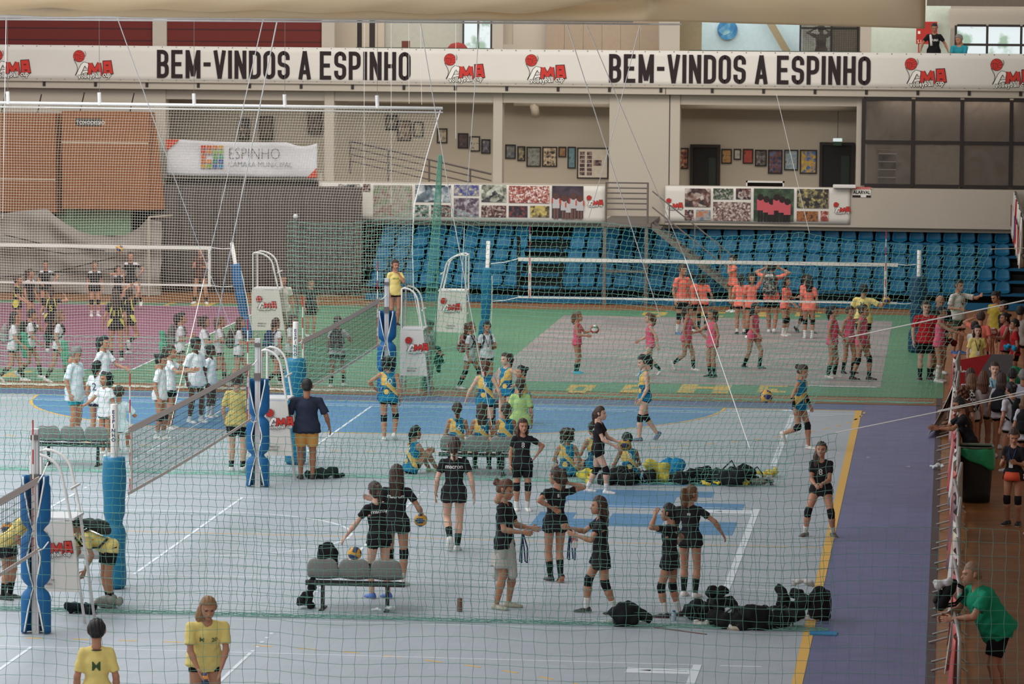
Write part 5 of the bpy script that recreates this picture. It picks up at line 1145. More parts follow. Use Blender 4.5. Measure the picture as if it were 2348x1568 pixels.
def backpack(lab, loc, rz=0., s=1., col='#232022', col2=None, tilt=0., straps=True, cat='backpack', roll=0., logo_=None):
    """back panel faces -Y; origin at the bottom centre"""
    t = thing('backpack', lab, cat, loc, rz); t.rotation_euler = (tilt, roll, rz); t.scale = (s, s, s); b = Blob(.04)
    b.limb((0, .07, .07), (0, .07, .30), .15, .13, (1, 0, 0), (.085, .075)); b.limb((0, .07, .3), (0, .06, .4), .13, .08, (1, 0, 0), (.075, .05)); b.limb((-.08, .06, .05), (.08, .06, .05), .06, .06)
    V, F = b.mesh(.016); 
    m = col if not isinstance(col, str) else cmat(col); np_mesh('pack_body', V, F, m, t)
    b = Blob(.03); b.limb((0, .15, .07), (0, .15, .2), .11, .1, (1, 0, 0), (.04, .035)); V, F = b.mesh(.014); np_mesh('front_pocket', V, F, cmat(col2) if col2 else m, t)
    if straps:
        for sx in (-1, 1): MB().tube([(sx*.07, .0, .40), (sx*.09, -.09, .40), (sx*.10, -.13, .30), (sx*.11, -.1, .16), (sx*.1, .0, .08)], .016, 6).build('strap', m if not isinstance(col, str) else cmat(col), t, smooth=True)
    if logo_: k = MB(); wall_text(k, logo_[0], -logo_[1]/2, .2, 0, .07, 1.0); k.v = [(-a, .2-b_, c) for a, b_, c in k.v]; k.build('lettering', M_white, t)
    return t
def worn(J, lab, col='#232022', col2=None, s=1., dz=.07, logo_=None):
    """backpack on the back of a person"""
    r = J['root']; p = J['w'](J['tp'](0, -.135, dz)); t = backpack(lab, p, 0, s*J['K'], col, col2, tilt=0, straps=False, logo_=logo_)
    t.rotation_euler = (Matrix.Rotation(r.rotation_euler[2], 3, 'Z')@Matrix(J['T'].tolist())@Matrix.Rotation(math.pi, 3, 'Z')).to_euler()
    for sx in (-1, 1):
        pts = [J['tp'](sx*.07, -.13, .40), J['tp'](sx*.085, -.04, .505), J['tp'](sx*.09, .06, .47), J['tp'](sx*.10, .125, .34), J['tp'](sx*.14, .07, .2), J['tp'](sx*.13, -.1, .12)]
        MB().tube([t.matrix_basis.inverted()@J['w'](q) for q in pts], .017, 6).build('strap', cmat(col if isinstance(col, str) else '#2a2626'), t, smooth=True)
    return t
# ================= WHO IS WHERE =================
HIPS = (.10, .04, -.29, 1., -.5, -.1); UP = (.08, .12, .44); FRONT = (-.05, .30, -.20); LOWF = (-.08, .26, -.38)
DOWN = (.06, .03, -.47); MOUTH = (-.10, .17, .06, .5, .2, -1); HEADH = (.02, .10, .20, 1., .3, .1); REACH = (.02, .42, -.12); SIDE = (.40, .12, -.22)
BK, WH, CO, PK, YE, BLK = '#262124', '#dcdcde', '#ee7a68', '#d9607a', '#e2cb7c', '#201c1e'
SO = '#1e2420'
# -- black shirts, near court --
J_ball1 = person(1371, 933, 1131, 78, BK, 'girl in black striding right with a ball, in front of the seated jersey team', skin='e', hair='braid', hc='br', pose='stride', pads=BLK, socks='#d8d4d2', slen_s=.35, hL=(-.02, .33, -.30), hR=(.0, .31, -.34), gL='open', txt=[('macron', .0, .36, .05, '#d8d4d0', True)], fL=(-.1, -.2, 0, 0), fR=(.1, .2, 0, 0))
person(1197, 965, 1172, 5, BK, 'girl in black facing us with her left hand on her hip beside the bench', hair='long', hc='br', pads=BLK, slen=.62, shorts='#1c181a', socks='#d9d6d3', slen_s=.3, hL=HIPS, yaw=12, shoes='#dcd9d6', txt=[('8', -.0, .30, .09, '#d8d4d0', False)])
person(1040, 1010, 1266, 178, BK, 'girl in black walking away from us in the centre, arms hanging', skin='e', hair='braid', pose='walk', fL=(-.05, -.02, .12, 0, 55), fR=(.05, .12, 0, 0), hL=(.1, .05, -.46), hR=(.12, -.02, -.46), socks=SO, slen_s=.5, slen=.25, hem=.05, txt=[('macron', 0, .36, .06, '#d8d4d0', True)])
J_rr = person(908, 1073, 1345, 170, BK, 'long-haired girl in black holding a ball at her side behind the grey bench', hair='long', pads=BLK, slen=.28, hem=.03, socks='#dcd8d4', slen_s=.3, hR=(.14, .22, -.32), hL=DOWN, gR='open', txt=[('macron', 0, .36, .055, '#d8d4d0', True)])
person(866, 1110, 1372, -150, BK, 'girl in black reaching down left toward a ball behind the bench', skin='e', hair='pony', pads=BLK, slen=.3, lean=.12, hL=(.22, .20, -.40), hR=(.0, .34, .05), fL=(-.1, 0, 0, 0), fR=(.1, -.1, 0, 0), shoes='#4a6ab0', sole='#d8705c', side=-.06, txt=[('macron', 0, .36, .055, '#d8d4d0', True)])
def jacket(J):
    b = Blob(.03); tp = J['tp']; b.limb(tp(0, -.02, -.30), tp(0, 0, .02), .20, .145, (1, 0, 0), (.16, .115), capa=True); b.limb(tp(-.08, -.10, -.42), tp(-.04, -.08, 0), .10, .06); b.limb(tp(.06, .12, -.40), tp(.03, .08, -.02), .05, .04)
    V, F = b.mesh(.014, disp=lambda P: .012*np.sin(P[..., 0]*30+P[..., 1]*22)*(P[..., 2] < J['pel'][2])); np_mesh('tied_jacket', V, F, cmat('#b4aca6'), J['root'])
def lan_hand(J, cols=('#2c3350',), L=.4, n=2, badge=False, h='WR'):
    p = J['w'](J[h])+Vector((0, 0, -.02)); t = thing('lanyard', jl[0], 'lanyard', p); s = J['K']
    for i in range(n):
        dx = (.05*i-.02)*1.6; MB().tube([(0, 0, 0), (dx*.6, .01, -L*.5), (dx, .01, -L), (dx+.03, .0, -L-.02), (dx+.03, 0, -L*.5), (.02, 0, 0)], .011, 5).build('ribbon', cmat(cols[i % len(cols)]), t)
    if badge: MB().box((.03, -.01, -.26), (.12, 0, -.05)).build('badge', art_mat('badge_art', '#b04a40', '#d8ccc4', '#d8d4d0', 20), t)
jl = ['bunch of dark blue lanyards hanging from the hand of the woman with the tied jacket']
person(1157, 1106, 1396, 72, '#262024', 'woman in black with a grey jacket tied round her waist sorting lanyards', hair='messybun', hc='au', skin='b', pose='stand2', sleeve=.7, shoes='#a8a290', sole='#8e8876', shorts='#a8a09a', slen=.5, hL=(-.02, .30, -.26), hR=(-.02, .28, -.28), tilt=-18, lean=-.02, extra=lambda J: (jacket(J), lan_hand(J)))
person(1270, 1078, 1334, -160, BK, 'girl in black with one hand behind her back and the other at her ponytail', hair='ponyhigh', pose='stand', fL=(-.05, .02, 0, 5), fR=(.05, -.12, .03, 0, 45), hL=(-.02, -.16, -.20, 1, -.6, 0), hR=(.02, -.06, .14, 1, -.5, .6), slen=.3, hem=.04, pads=None, socks=SO, slen_s=.62, yaw=30, shoes='#2a2628', sole='#c87a5a', side=.04, txt=[('8', 0, .38, .05, '#d8d4d0', True)])
jl = ['two long lanyards with a printed badge held out by the girl striding left']
person(1378, 1140, 1408, -85, BK, 'girl in black striding left and holding out lanyards with a badge', hair='long', hc='br', pose='stride', fL=(-.08, -.17, 0, 15), fR=(.09, .21, 0, 0), pads=BLK, socks='#dcd6d2', slen_s=.38, hR=(.0, .40, -.10), hL=(-.02, .34, -.16), gR='grip', slen=.35, hem=.12, shoes='#3a3634', extra=lambda J: lan_hand(J, ('#2c3350', '#3a4a70'), .42, 2, True))
person(1530, 1160, 1416, -110, BK, 'girl in black with a hand raised to her forehead near the bag pile', hair='pony', hc='bk', skin='b', fL=(-.1, .02, 0, 10), fR=(.1, -.12, 0, 0), hL=(.06, .14, .22, 1, .5, -.1), hR=(.22, .1, -.32, 1, -1, -.2), pads=BLK, socks='#ddd6d3', slen_s=.42, slen=.35, hem=.06, shoes='#3a2a30', sole='#c05a70', txt=[('m', 0, .37, .05, '#d8d4d0', True)])
person(1580, 1120, 1371, 165, BK, 'girl in black with a curly ponytail and her right arm held out sideways', hair='curlpony', hc='lb', hR=(.30, .12, -.34, 1, -.5, 0), hL=(.02, .1, -.42), pads=None, socks=SO, slen_s=.60, slen=.25, hem=.0, shoes='#d8cdc6', yaw=-40, fL=(-.1, .1, 0, 5), txt=[('m', 0, .37, .05, '#d8d4d0', True)])
person(1882, 1005, 1230, -5, BK, 'girl in black crouching ready beside the yellow line on the right', skin='b', hair='sidelong', hc='br', pose='wide', fL=(-.20, .05, 0, 20), fR=(.24, .12, 0, -25), hL=(-.10, .26, -.30), hR=(-.08, .26, -.32), pads=BLK, slen=.25, socks='#d8d0cc', slen_s=.33, shoes='#5c564e', tilt=10, gL='fist', gR='fist', txt=[('8', 0, .28, .10, '#d8d4d0', False)])
# -- jersey team --
def jer(*a, n=None, **k):
    tx = [(n, .0, .27, .11, '#e0dcd0', True)] if n else None; k.setdefault('hair', 'pony'); return person(*a[:4], 'JER', a[4], sleeve=0, txt=tx, **k)
jer(890, 822, 1011, 175, 'girl in blue and yellow jersey standing with her back to us at the referee stand', hair='curly', hc='bk', pads=BLK, slen=.3, n='10', shoes='#dcdad8', fL=(-.07, -.02, 0, 0), fR=(.12, .06, .05, -20, 30), hL=HIPS[:3]+(1, -.6, -.2), wide=1.08)
jer(1112, 830, 1018, 176, 'tall girl in blue and yellow jersey with her back to us behind the bench', hair='braid', hc='au', skin='e', slen=.28, hL=(.22, .05, -.42), hR=(.16, .05, -.44), n='9', wide=1.06, pads=BLK)
jer(1160, 813, 992, -35, 'girl in blue and yellow jersey with hands on hips scowling left', skin='e', hair='pony', hL=HIPS, hR=(.02, .12, -.40), slen=.25, tilt=-5, yaw=-20)
jer(1196, 843, 1022, -70, 'dark-haired girl in blue and yellow jersey partly behind the lime shirt', hair='bun', hc='bk', hL=LOWF, hR=LOWF, skin='b')
person(1192, 872, 1068, 176, '#a9c67c', 'person in a lime green shirt with a ponytail standing behind the bench', hair='braid', hc='br', sleeve=.72, slen=.45, hL=DOWN, loose=.02, skin='b')
jer(1467, 817, 1012, -70, 'girl in blue and yellow jersey striding left on her own past the blue goal area', skin='e', hair='pony', hc='bk', pose='stride', fL=(-.05, .05, 0, -10), fR=(.05, -.34, .06, 0, 45), pads=BLK, hL=(.02, .10, -.46), slen=.22, tilt=-20, shoes='#5c6880', sole='#c87a5a', hR=DOWN)
jer(1838, 838, 1030, 62, 'girl in blue and yellow jersey running right with black arm sleeves', hair='messybun', hc='br', pose='kick', fL=(-.05, .14, .0, 0), fR=(.05, -.34, .20, 0, 60), hL=(.16, .02, -.44), hR=(.10, -.02, -.46), pads=BLK, slen=.22, tilt=-14, shoes='#d8d0ca', sole='#c8a090', extra=lambda J: [MB().tube([J[e]+(J[w]-J[e])*.1, J[e]+(J[w]-J[e])*.85], [.042, .032], 10).build('arm_sleeve', cmat(BLK), J['root'], smooth=True) for e, w in (('EL', 'WL'), ('ER', 'WR'))])
# bench sitters of the middle bench
BY = 70.6
def bx(u, v=1090): return G(u, v)
SB = dict(z=.50, y=-.1, kp=(.15, 1, .8))
for (u, n, lb, hr, sk) in ((1042, '16', 'girl numbered 16 seated at the left end of the middle bench', 'braid', 'b'), (1100, '17', 'girl numbered 17 seated in the centre of the middle bench', 'long', 'b'), (1157, None, 'girl in blue and yellow jersey seated at the right end of the middle bench', 'pony', 'c')):
    p = G(u, 1085); jer(u, 0, 0, 180, lb, loc=(p.x, 70.35, 0), H=1.6, sit=SB, fL=(-.12, .42, 0, 0), fR=(.14, .34, 0, 0), hL=(.0, .24, -.28), hR=(.0, .24, -.28), slen=.3, n=n, hair=hr, skin=sk, lean=.12, socks=SO, slen_s=.6, shoes='#5a5650')
SF = dict(z=.11, y=-.2, kp=(.1, .4, 1))
def floor_sit(u, vf, face, lb, n=None, cross=False, **k):
    p = G(u, vf); k.setdefault('lean', .18)
    if cross: s = dict(z=.11, y=-.15, kp=(1, .4, .25)); f = dict(fL=(.12, .22, -.03, -60), fR=(-.12, .28, -.03, 60), hL=(.05, .28, -.30), hR=(.05, .28, -.30))
    else: s = SF; f = dict(fL=(-.1, .30, 0, 0), fR=(.1, .34, 0, 0), hL=(-.05, .34, -.14), hR=(-.05, .34, -.14))
    f.update(k); jer(u, 0, 0, face, lb, loc=p, H=1.6, sit=s, n=n, **f)
floor_sit(962, 1086, 125, 'girl with a long braid sitting on the floor hugging her knees left of the bench', n='7', hair='braid', hc='bk', shoes='#b8c8a0')
floor_sit(1300, 1092, 178, 'girl sitting cross-legged on the floor with her back to us right of the bench', cross=True, hair='curly', hc='br')
floor_sit(1356, 1076, -150, 'girl seated on the floor half hidden by the striding girl with the ball', cross=True, hair='pony', hc='bk')
floor_sit(1440, 1100, -165, 'girl numbered 8 slouching on the floor behind the black bags', n='8', cross=True, hair='short', hc='bk', skin='c', lean=.4, tilt=-20)
# -- white shirt team, left --
def wht(*a, **k): k.setdefault('hair', 'pony'); k.setdefault('shoes', '#e0dedc'); return person(*a[:4], WH, a[4], **k)
person(172, 812, 1003, 60, '#cfd9de', 'grey-haired man in a pale polo shirt and teal shorts behind the left bench', skin='b', hair='short', hc='gr', slen=.62, shorts='#2f9aa8', sleeve=.8, hL=(.05, .1, -.46), hem=.1, loose=.025, tilt=-20, H=1.76, wide=1.1)
wht(237, 775, 965, 55, 'tall woman in white shirt spreading one arm toward the girls', skin='b', sleeve=.7, hL=(.04, .36, -.26), hR=(.1, .0, -.46), hair='pony', hc='bk', gL='open', loose=.01, slen=.5)
wht(222, 832, 1012, 150, 'girl in white with a dark number two on her back beside the polo man', hair='pony', hc='bk', txt=[('2', 0, .2, .16, '#27405c', True)], slen=.3, shorts='#2a3550')
wht(243, 858, 1045, -50, 'curly-haired girl in white shirt reaching her hand toward the polo man', hair='curly', hc='bk', hR=(.12, .34, -.30), slen=.3, skin='b', gR='open', loose=.02)
pb = G(235, 1062); person(235, 0, 0, 172, '#d4e2e6', 'person in a white shirt seated at the right end of the left bench', loc=(pb.x, 71.9, 0), H=1.62, sit=SB, fL=(-.1, .42, 0, 0), fR=(.1, .36, 0, 0), hL=(0, .25, -.28), hR=(.1, .3, -.22), hair='short', hc='br', sleeve=.8, loose=.02, shoes='#d8d8d8', skin='b')
wht(366, 815, 1008, 70, 'girl in white shirt with a teal hair tie standing left of the tall dark girl', skin='b', hair='bun', hc='bk', hem=.0, sleeve=.7, loose=.015, slen=.22, socks='#dcdcdc', slen_s=.25, fL=(-.08, .06, 0, 0), fR=(.06, -.02, 0, 0), pads=BLK, tilt=-8)
wht(390, 797, 985, 75, 'girl in white shirt stretching both arms out to the tall dark girl', skin='b', hL=REACH, hR=REACH, gL='open', gR='open', slen=.5, hc='br')
wht(447, 778, 970, 42, 'tall dark-skinned girl in a long white shirt near the net', skin='d', hair='bun', hc='bk', hem=.06, loose=.03, slen=.42, fL=(-.12, .06, 0, 0), fR=(.12, .0, 0, 0), hL=DOWN, hR=(.08, .02, -.46), sleeve=.75, socks='#dedede', slen_s=.2)
wht(482, 795, 958, 60, 'girl in white shirt mostly hidden behind the tall dark-skinned girl', skin='d', hair='bun', hc='bk', loose=.02, slen=.45, socks='#dedede', slen_s=.55, hem=.03)
# -- walkers with backpacks on the green strip --
def walker(u, vt, vf, face, lab, bp=None, bl=None, jac=None, gear=True, bc2=None, **k):
    k.setdefault('socks', SO); k.setdefault('slen_s', .78); k.setdefault('slen', .35); k.setdefault('pose', ('walk', 'walk2')[u % 2]); k.setdefault('sleeve', .6); k.setdefault('hair', 'long'); k.setdefault('shoes', '#dcd9d6')
    J = person(u, vt, vf, face, k.pop('shirt', WH), lab, **k)
    if bp: worn(J, bl, bp, bc2)
    if jac:
        p = J['w'](J['tp'](*jac[0])); b = Blob(.04); b.limb((0, 0, 0), (.02, .03, -.30), .08, .10, (1, 0, 0), (.06, .05)).limb((.02, .03, -.3), (.0, .02, -.52), .09, .06, (1, 0, 0), (.05, .03))
        V, F = b.mesh(.02, disp=lambda P: .012*np.sin(P[..., 0]*35+P[..., 2]*18)); o = np_mesh('track_jacket', V, F, cmat(jac[2] if len(jac) > 2 else '#3f9a76')); o.location = p; tag(o, jac[1], 'jacket')
    return J
walker(30, 715, 875, 85, 'walking girl in white at the far left edge carrying a green jacket', '#8a8684', 'grey backpack worn by the leftmost walking girl', ((.02, .24, .30), 'green jacket held by the leftmost walking girl'), hL=(-.05, .22, -.2), hc='bk')
walker(70, 710, 868, 80, 'walking girl in white rubbing her face, second from the left edge', '#2e3a34', 'dark backpack of the face-rubbing girl with jacket strapped on', ((.05, -.34, .35), 'green jacket hanging off the backpack of the face-rubbing girl'), hL=MOUTH, hair='short', hc='bk')
walker(138, 712, 876, 82, 'walking girl with long fair hair and a shoulder strap below jersey five', '#242424', 'big black backpack low on the fair-haired walking girl', ((.2, .16, .1), 'long green jacket over the arm of the fair-haired walking girl'), hc='lb', pose='step', fL=(-.05, .14, 0, 0), fR=(.05, -.28, .02, 0, 20))
walker(413, 717, 882, 85, 'walking girl in white with folded arms and a bulky green backpack', '#5f5f5a', 'bulky grey backpack with a white tag on the arm-folding girl', ((-.02, -.40, .30), 'green jacket tied over the bulky grey backpack'), hL=(-.1, .2, -.18), hR=(-.1, .2, -.2), hair='pony', hc='bk')
walker(466, 725, 886, 80, 'walking girl in white with black braces looking ahead, behind the tall dark girl', None, None, None, hL=FRONT, hR=FRONT, hc='br', hair='curly', extra=lambda J: lanyard(J))
walker(508, 728, 883, 80, 'walking girl in white hugging a patterned backpack to her chest', None, None, None, hL=(0, .3, -.2), hR=(0, .3, -.22), hc='lb', hair='pony', pose='kick', extra=lambda J: lanyard(J))
walker(548, 727, 886, 80, 'walking girl in white with folded arms just left of the antenna', '#3a3836', 'black and white backpack between two walking girls left of the antenna', None, hL=(-.08, .22, -.2), hR=(-.05, .26, -.22), hc='br', hair='long', extra=lambda J: lanyard(J))
walker(630, 730, 886, 130, 'walking girl in a white vest with a long braid under the far left stand', '#1f3a58', 'dark blue bag slung low behind the girl with the long braid', None, hair='braid', hc='br', sleeve=.4, hR=DOWN)
walker(668, 722, 882, 60, 'walking girl in white half hidden by the thin grey pole', None, None, None, hL=FRONT, hc='br', hair='long')
walker(773, 727, 888, 170, 'girl in white with crossed braces walking away beside the right net', '#4a4644', 'dark backpack on the girl walking away beside the right net', None, pose='stride', fL=(-.12, -.14, 0, 10), fR=(.12, .2, 0, -10), hR=(.04, .22, -.1), hair='short', hc='br', slen=.5)
walker(978, 738, 893, 72, 'girl in white looking down at a dark green jacket beside the referee', None, None, ((-.02, .26, .16), 'dark green jacket held by the girl beside the referee', '#2c5a48'), pose='stand', tilt=-35, hL=LOWF, hR=LOWF, hair='bun', hc='br', lean=.08, shoes='#3c3a38', extra=lambda J: lanyard(J))
floral = art_mat('floral_fabric', '#2a2426', '#b86a5c', '#cfc4b4', 14)
J = walker(1078, 738, 893, 70, 'girl in white with a curly ponytail walking right with a floral backpack', None, None, None, hair='curlpony', hc='au', hL=(.0, .40, -.24), pose='stride', fL=(-.08, .22, .0, 0), fR=(.08, -.24, 0, 0), pads=BLK, hem=.05, extra=lambda J: lanyard(J))
worn(J, 'floral backpack on the girl with the curly ponytail', floral, None)
walker(1115, 741, 895, 15, 'girl in white with a lanyard turning to face us beside the floral backpack', '#242222', 'black backpack strap and bag on the girl turned to us', None, hL=FRONT, hair='short', hc='bk', pose='stand', extra=lambda J: lanyard(J))
# -- referees, officials --
def on(u, vt, z, Y, *a, **k):
    p = PY(u, 700, Y); return person(u, vt, 0, *a, loc=(p.x, Y, z), H=PY(u, vt, Y).z-z, **k)
on(906, 600, 1.52, 83.6, 10, YE, 'referee in a yellow shirt on the tall stand blowing a whistle', skin='b', hair='pony', hc='br', sleeve=.7, hR=(.04, .1, -.44), hL=(-.08, .18, .02, .6, .1, -1), gL='fist', slen=.32, shoes='#2a2424', loose=.012, yaw=15, fL=(-.06, .0, 0, 5), fR=(.07, -.03, 0, -5), txt=[('MIKASA', 0, .33, .035, '#7f9a3c', False)], extra=lambda J: MB().tube([J['hd']+V3(0, .1, -.055), J['hd']+V3(0, .125, -.055)], .01, 6).build('whistle', M_dark, J['root']))
person(544, 860, 1082, 165, YE, 'referee in yellow shirt and black shorts standing left of the blue padded post', skin='e', hair='short', hc='br', sleeve=.8, slen=.62, socks='#222224', slen_s=.3, hL=(.05, .02, -.46), loose=.015, wide=1.0)
person(703, 850, 1100, 178, '#2b3140', 'broad man in a navy polo and tan shorts with his back to us', skin='c', hair='buzz', hc='bk', sleeve=.85, slen=.75, shorts='#c9924e', wide=1.25, loose=.02, hL=(.14, .04, -.46), hR=(.16, .08, -.44), H=1.80, shoes='#3a3634')
person(648, 632, 792, 15, '#cfc8bd', 'coach in a pale shirt standing behind the banner of the far left stand', skin='b', hair='short', hc='bk', shorts='#8f8571', slen=.9)
person(712, 640, 772, 30, '#2a2528', 'person in black standing on the far green floor right of the thin pole', skin='b', hair='short', hc='bk', slen=.6)
person(470, 1384, 1684, 8, YE, 'woman in a yellow shirt bending forward with a ball at the bottom left', skin='b', hair='sidelong', hc='bl', sleeve=.75, slen=.35, lean=.42, hL=(-.06, .18, -.44, .8, -.6, 0), hR=(-.06, .18, -.44, .8, -.6, 0), gL='open', gR='open', wide=1.15, loose=.015, tilt=-10, H=1.72, txt=[('20', -.07, .32, .05, '#4a5a30', False), ('M', .07, .32, .05, '#4a5a30', False)], fL=(-.14, 0, 0, 10), fR=(.14, .0, 0, -10))
person(222, 1468, 1768, 178, YE, 'boy in a yellow shirt seen from behind at the very bottom left', skin='b', hair='short', hc='bk', sleeve=.8, slen=.5, H=1.70, txt=[('M', 0, .26, .1, '#35502c', True)], extra=lambda J: MB().tube([J['tp'](.06*math.cos(a), -.03+.06*math.sin(a), .475) for a in np.linspace(0, 6.28, 14)], .006, 5).build('neck_cord', M_dark, J['root']))
person(18, 1138, 1375, 60, YE, 'person in yellow bending over a ball at the left edge of the view', skin='b', hair='short', hc='bk', sleeve=.7, slen=.55, lean=.75, hL=(-.05, .1, -.42), hR=(-.05, .1, -.42), socks='#22241f', slen_s=.5, shoes='#2a2c28', H=1.62, tilt=-10, txt=[('M', 0, .3, .1, '#35502c', True)])
JB = person(246, 1160, 1392, -65, YE, 'referee in yellow bent low over the table behind the left stand', skin='b', hair='short', hc='bk', sleeve=.6, slen=.6, lean=1.15, hL=(.0, .02, -.46), hR=(.02, .12, -.40), socks='#22241f', slen_s=.4, shoes='#3a3a36', H=1.66, fL=(-.1, -.0, 0, 5), fR=(.1, -.06, 0, 0), tilt=-10)
# -- pink sleeveless on the grey court --
def pnk(*a, **k): k.setdefault('hair', 'pony'); k.setdefault('socks', SO); k.setdefault('slen_s', .55); return person(*a[:4], PK, a[4], sleeve=0, **{**dict(slen=.2), **k})
J_pk1 = pnk(1323, 718, 857, 75, 'small girl in pink holding a ball with turquoise shoes', hair='curlpony', hc='lb', shoes='#3ab0c8', sole='#3ab0c8', hL=(.0, .33, -.16), hR=(.02, .28, -.26), gL='open', gR='open')
pnk(1490, 718, 862, -80, 'girl in pink with a fair ponytail walking left near the grey court centre', hair='curlpony', hc='lb', pose='walk', skin='e', hR=(.03, .22, -.36))
pnk(1578, 703, 851, 70, 'girl in pink walking right and touching hands with her teammate', pose='kick', fL=(-.05, .14, 0, 0), fR=(.05, -.34, .12, 0, 55), hair='pony', hc='br', hL=(.02, .34, -.36), shoes='#dcd2cc')
pnk(1632, 713, 866, -55, 'girl in pink with a long ponytail reaching her hand to the left', hair='curlpony', hc='br', hR=(.02, .42, -.20), gR='open', txt=[('3', 0, .33, .05, '#8a3040', False)], shoes='#24282a', hem=.03)
pnk(1728, 695, 845, 60, 'girl in pink walking right in front of the coral group', pose='walk', hair='long', hc='bk', hL=DOWN, fL=(-.05, .16, 0, 0), fR=(.05, -.22, .0, 0, 10), shoes='#2a3032')
pnk(1908, 704, 867, 75, 'girl in pink with black socks, leftmost of the three at the right net side', hair='pony', hc='bk', hL=LOWF, pose='stand2', slen_s=.72, shoes='#cfc4bc', wide=1.1)
pnk(1946, 705, 857, 40, 'girl in pink standing between two teammates with one arm raised', hair='short', hc='br', hL=(.16, .25, .12), slen_s=.6, shoes='#2a282a', pose='stand2')
pnk(1975, 700, 872, 70, 'girl numbered 4 in pink walking right, rightmost of the three', hair='bun', hc='br', pose='stride', fL=(-.08, .16, 0, 0), fR=(.08, -.16, 0, 0), pads=BLK, slen_s=.35, txt=[('4', -.02, .2, .14, '#3a2a30', True)], shoes='#3a2628', sole='#d8d4d0', hR=DOWN)
# -- coral t-shirts --
def cor(*a, **k): k.setdefault('hair', 'pony'); return person(*a[:4], CO, a[4], **{**dict(slen=.32, sleeve=.65), **k})
cor(1562, 605, 768, 40, 'coach in a coral shirt, tallest of the left coral group', hair='short', hc='br', slen=.6, socks='#d8d4d0', slen_s=.5, shoes='#4a6a90', H=1.80, pads=BLK)
cor(1583, 628, 762, 178, 'person in a coral shirt with back to us touching the coach', hair='short', hc='bk', slen=.6, socks='#2a2628', hL=DOWN)
cor(1610, 632, 759, 176, 'dark-haired girl in coral with her back to us and arms hanging low', hair='curly', hc='bk', slen=.3, socks=SO, slen_s=.6, pads=BLK, shoes='#2a2628', hR=(.16, .05, -.44))
cor(1680, 622, 716, -60, 'girl in coral touching her face at the left of the larger group', hair='bun', hc='bk', hL=MOUTH, socks=SO, shoes='#dcd8d4', H=1.55)
cor(1698, 632, 768, 174, 'girl in coral with a red-tied ponytail, broad back to us', hair='pony', hc='bk', socks='#d8d4d0', slen_s=.25, shoes='#2a2628', wide=1.1)
cor(1722, 630, 775, 10, 'girl in coral smiling and raising one arm high', hair='curly', hc='bk', hL=(.2, .05, .44), gL='open', socks=SO)
J = cor(1768, 604, 764, 170, 'boy in coral with a patterned backpack holding both hands to his head', hair='short', hc='bk', slen=.6, hL=HEADH, hR=HEADH, pose='step', fL=(-.05, .05, 0, 0), fR=(.1, -.15, .02, 0, 20), shoes='#d8d4d0')
worn(J, 'black and white patterned backpack on the boy in coral', art_mat('doodle_fabric', '#1e1c1e', '#3a3638', '#b8a8a0', 22), None, s=1.15)
cor(1800, 638, 771, 65, 'girl in coral with white socks alone between the two groups', hair='long', hc='bk', hL=FRONT, hR=LOWF, pads=BLK, socks='#dcd8d4', slen_s=.45, shoes='#dcd0c8', slen=.25)
cor(1846, 628, 764, 40, 'girl in coral mostly hidden behind the long-haired girl', hair='pony', hc='bk', pads=BLK, shoes='#2a2628', socks='#dcd8d4', pose='walk')
cor(1854, 636, 777, 172, 'long-haired girl in coral with her back to us right of the coral group', hair='long', hc='bk', pads=BLK, socks='#dcd8d4', slen_s=.4, hem=.03, slen=.25)
J_y = person(1978, 652, 818, 165, YE, 'man in a yellow shirt raising a ball beside the right net post', skin='b', hair='short', hc='bk', sleeve=.7, slen=.6, loose=.02, wide=1.15, H=1.74, hR=(.24, .18, -.02, 1, .1, -.5), hL=(.1, .12, -.42), shoes='#3a3a3a', txt=[('M', 0, .3, .1, '#35502c', True)])
# -- pink court players --
def kp_(u, vt, vf, face, lab, kind='PAD', **k): k.setdefault('hair', 'pony'); return person(u, vt, vf, face, kind, lab, **{**dict(slen=.28, sleeve=.6 if kind == 'PAD' else .5, skin='b', hc='br', socks=SO), **k})
kp_(105, 600, 722, 5, 'girl in black with white shoulders facing us, hands on hips beyond the far net', hL=HIPS, hR=(.0, .2, -.34), pads=BLK)
kp_(217, 601, 726, 12, 'girl in black with white shoulders leaning slightly, alone beyond the far net', pads=BLK, socks='#d8d0cc', slen_s=.3)
kp_(300, 585, 712, -5, 'girl in black jumping beyond the far net with a bent elbow', hL=HIPS, fL=(-.28, -.12, .2, 0, 40), fR=(.1, 0, .05, 0, 0))
kp_(270, 612, 726, 40, 'girl in black with raised forearm beyond the far net, left of the jumper', hR=(.05, .22, .12), pads=BLK)
kp_(40, 634, 772, 75, 'girl in black and yellow jersey facing right, nearest the left edge', 'KEY', hL=LOWF, hR=LOWF, hair='bun')
kp_(68, 620, 755, 60, 'girl in black facing right beside the leftmost black and yellow player', hL=(.1, .1, -.44))
kp_(118, 662, 806, 176, 'player numbered 5 in black and yellow with one fist raised', 'KEY', txt=[('5', 0, .2, .15, '#cfc252', True)], hR=(.2, .12, .1), hL=(.14, .05, -.44), hair='pony')
kp_(266, 655, 828, -176, 'player numbered 11 in black and yellow with curly hair', 'KEY', txt=[('11', 0, .2, .15, '#cfc252', True)], hair='longcurl', hc='br', hL=(.12, .1, -.44), wide=1.1, pose='stand2', H=1.66)
kp_(298, 636, 812, 150, 'player in black and yellow with both arms thrown up, right of number 11', 'KEY', hL=(-.04, .22, .38), hR=(.0, .24, .38), pose='kick', fL=(-.05, 0, 0, 0), fR=(.1, -.2, .25, 0, 60), hair='pony', H=1.58)
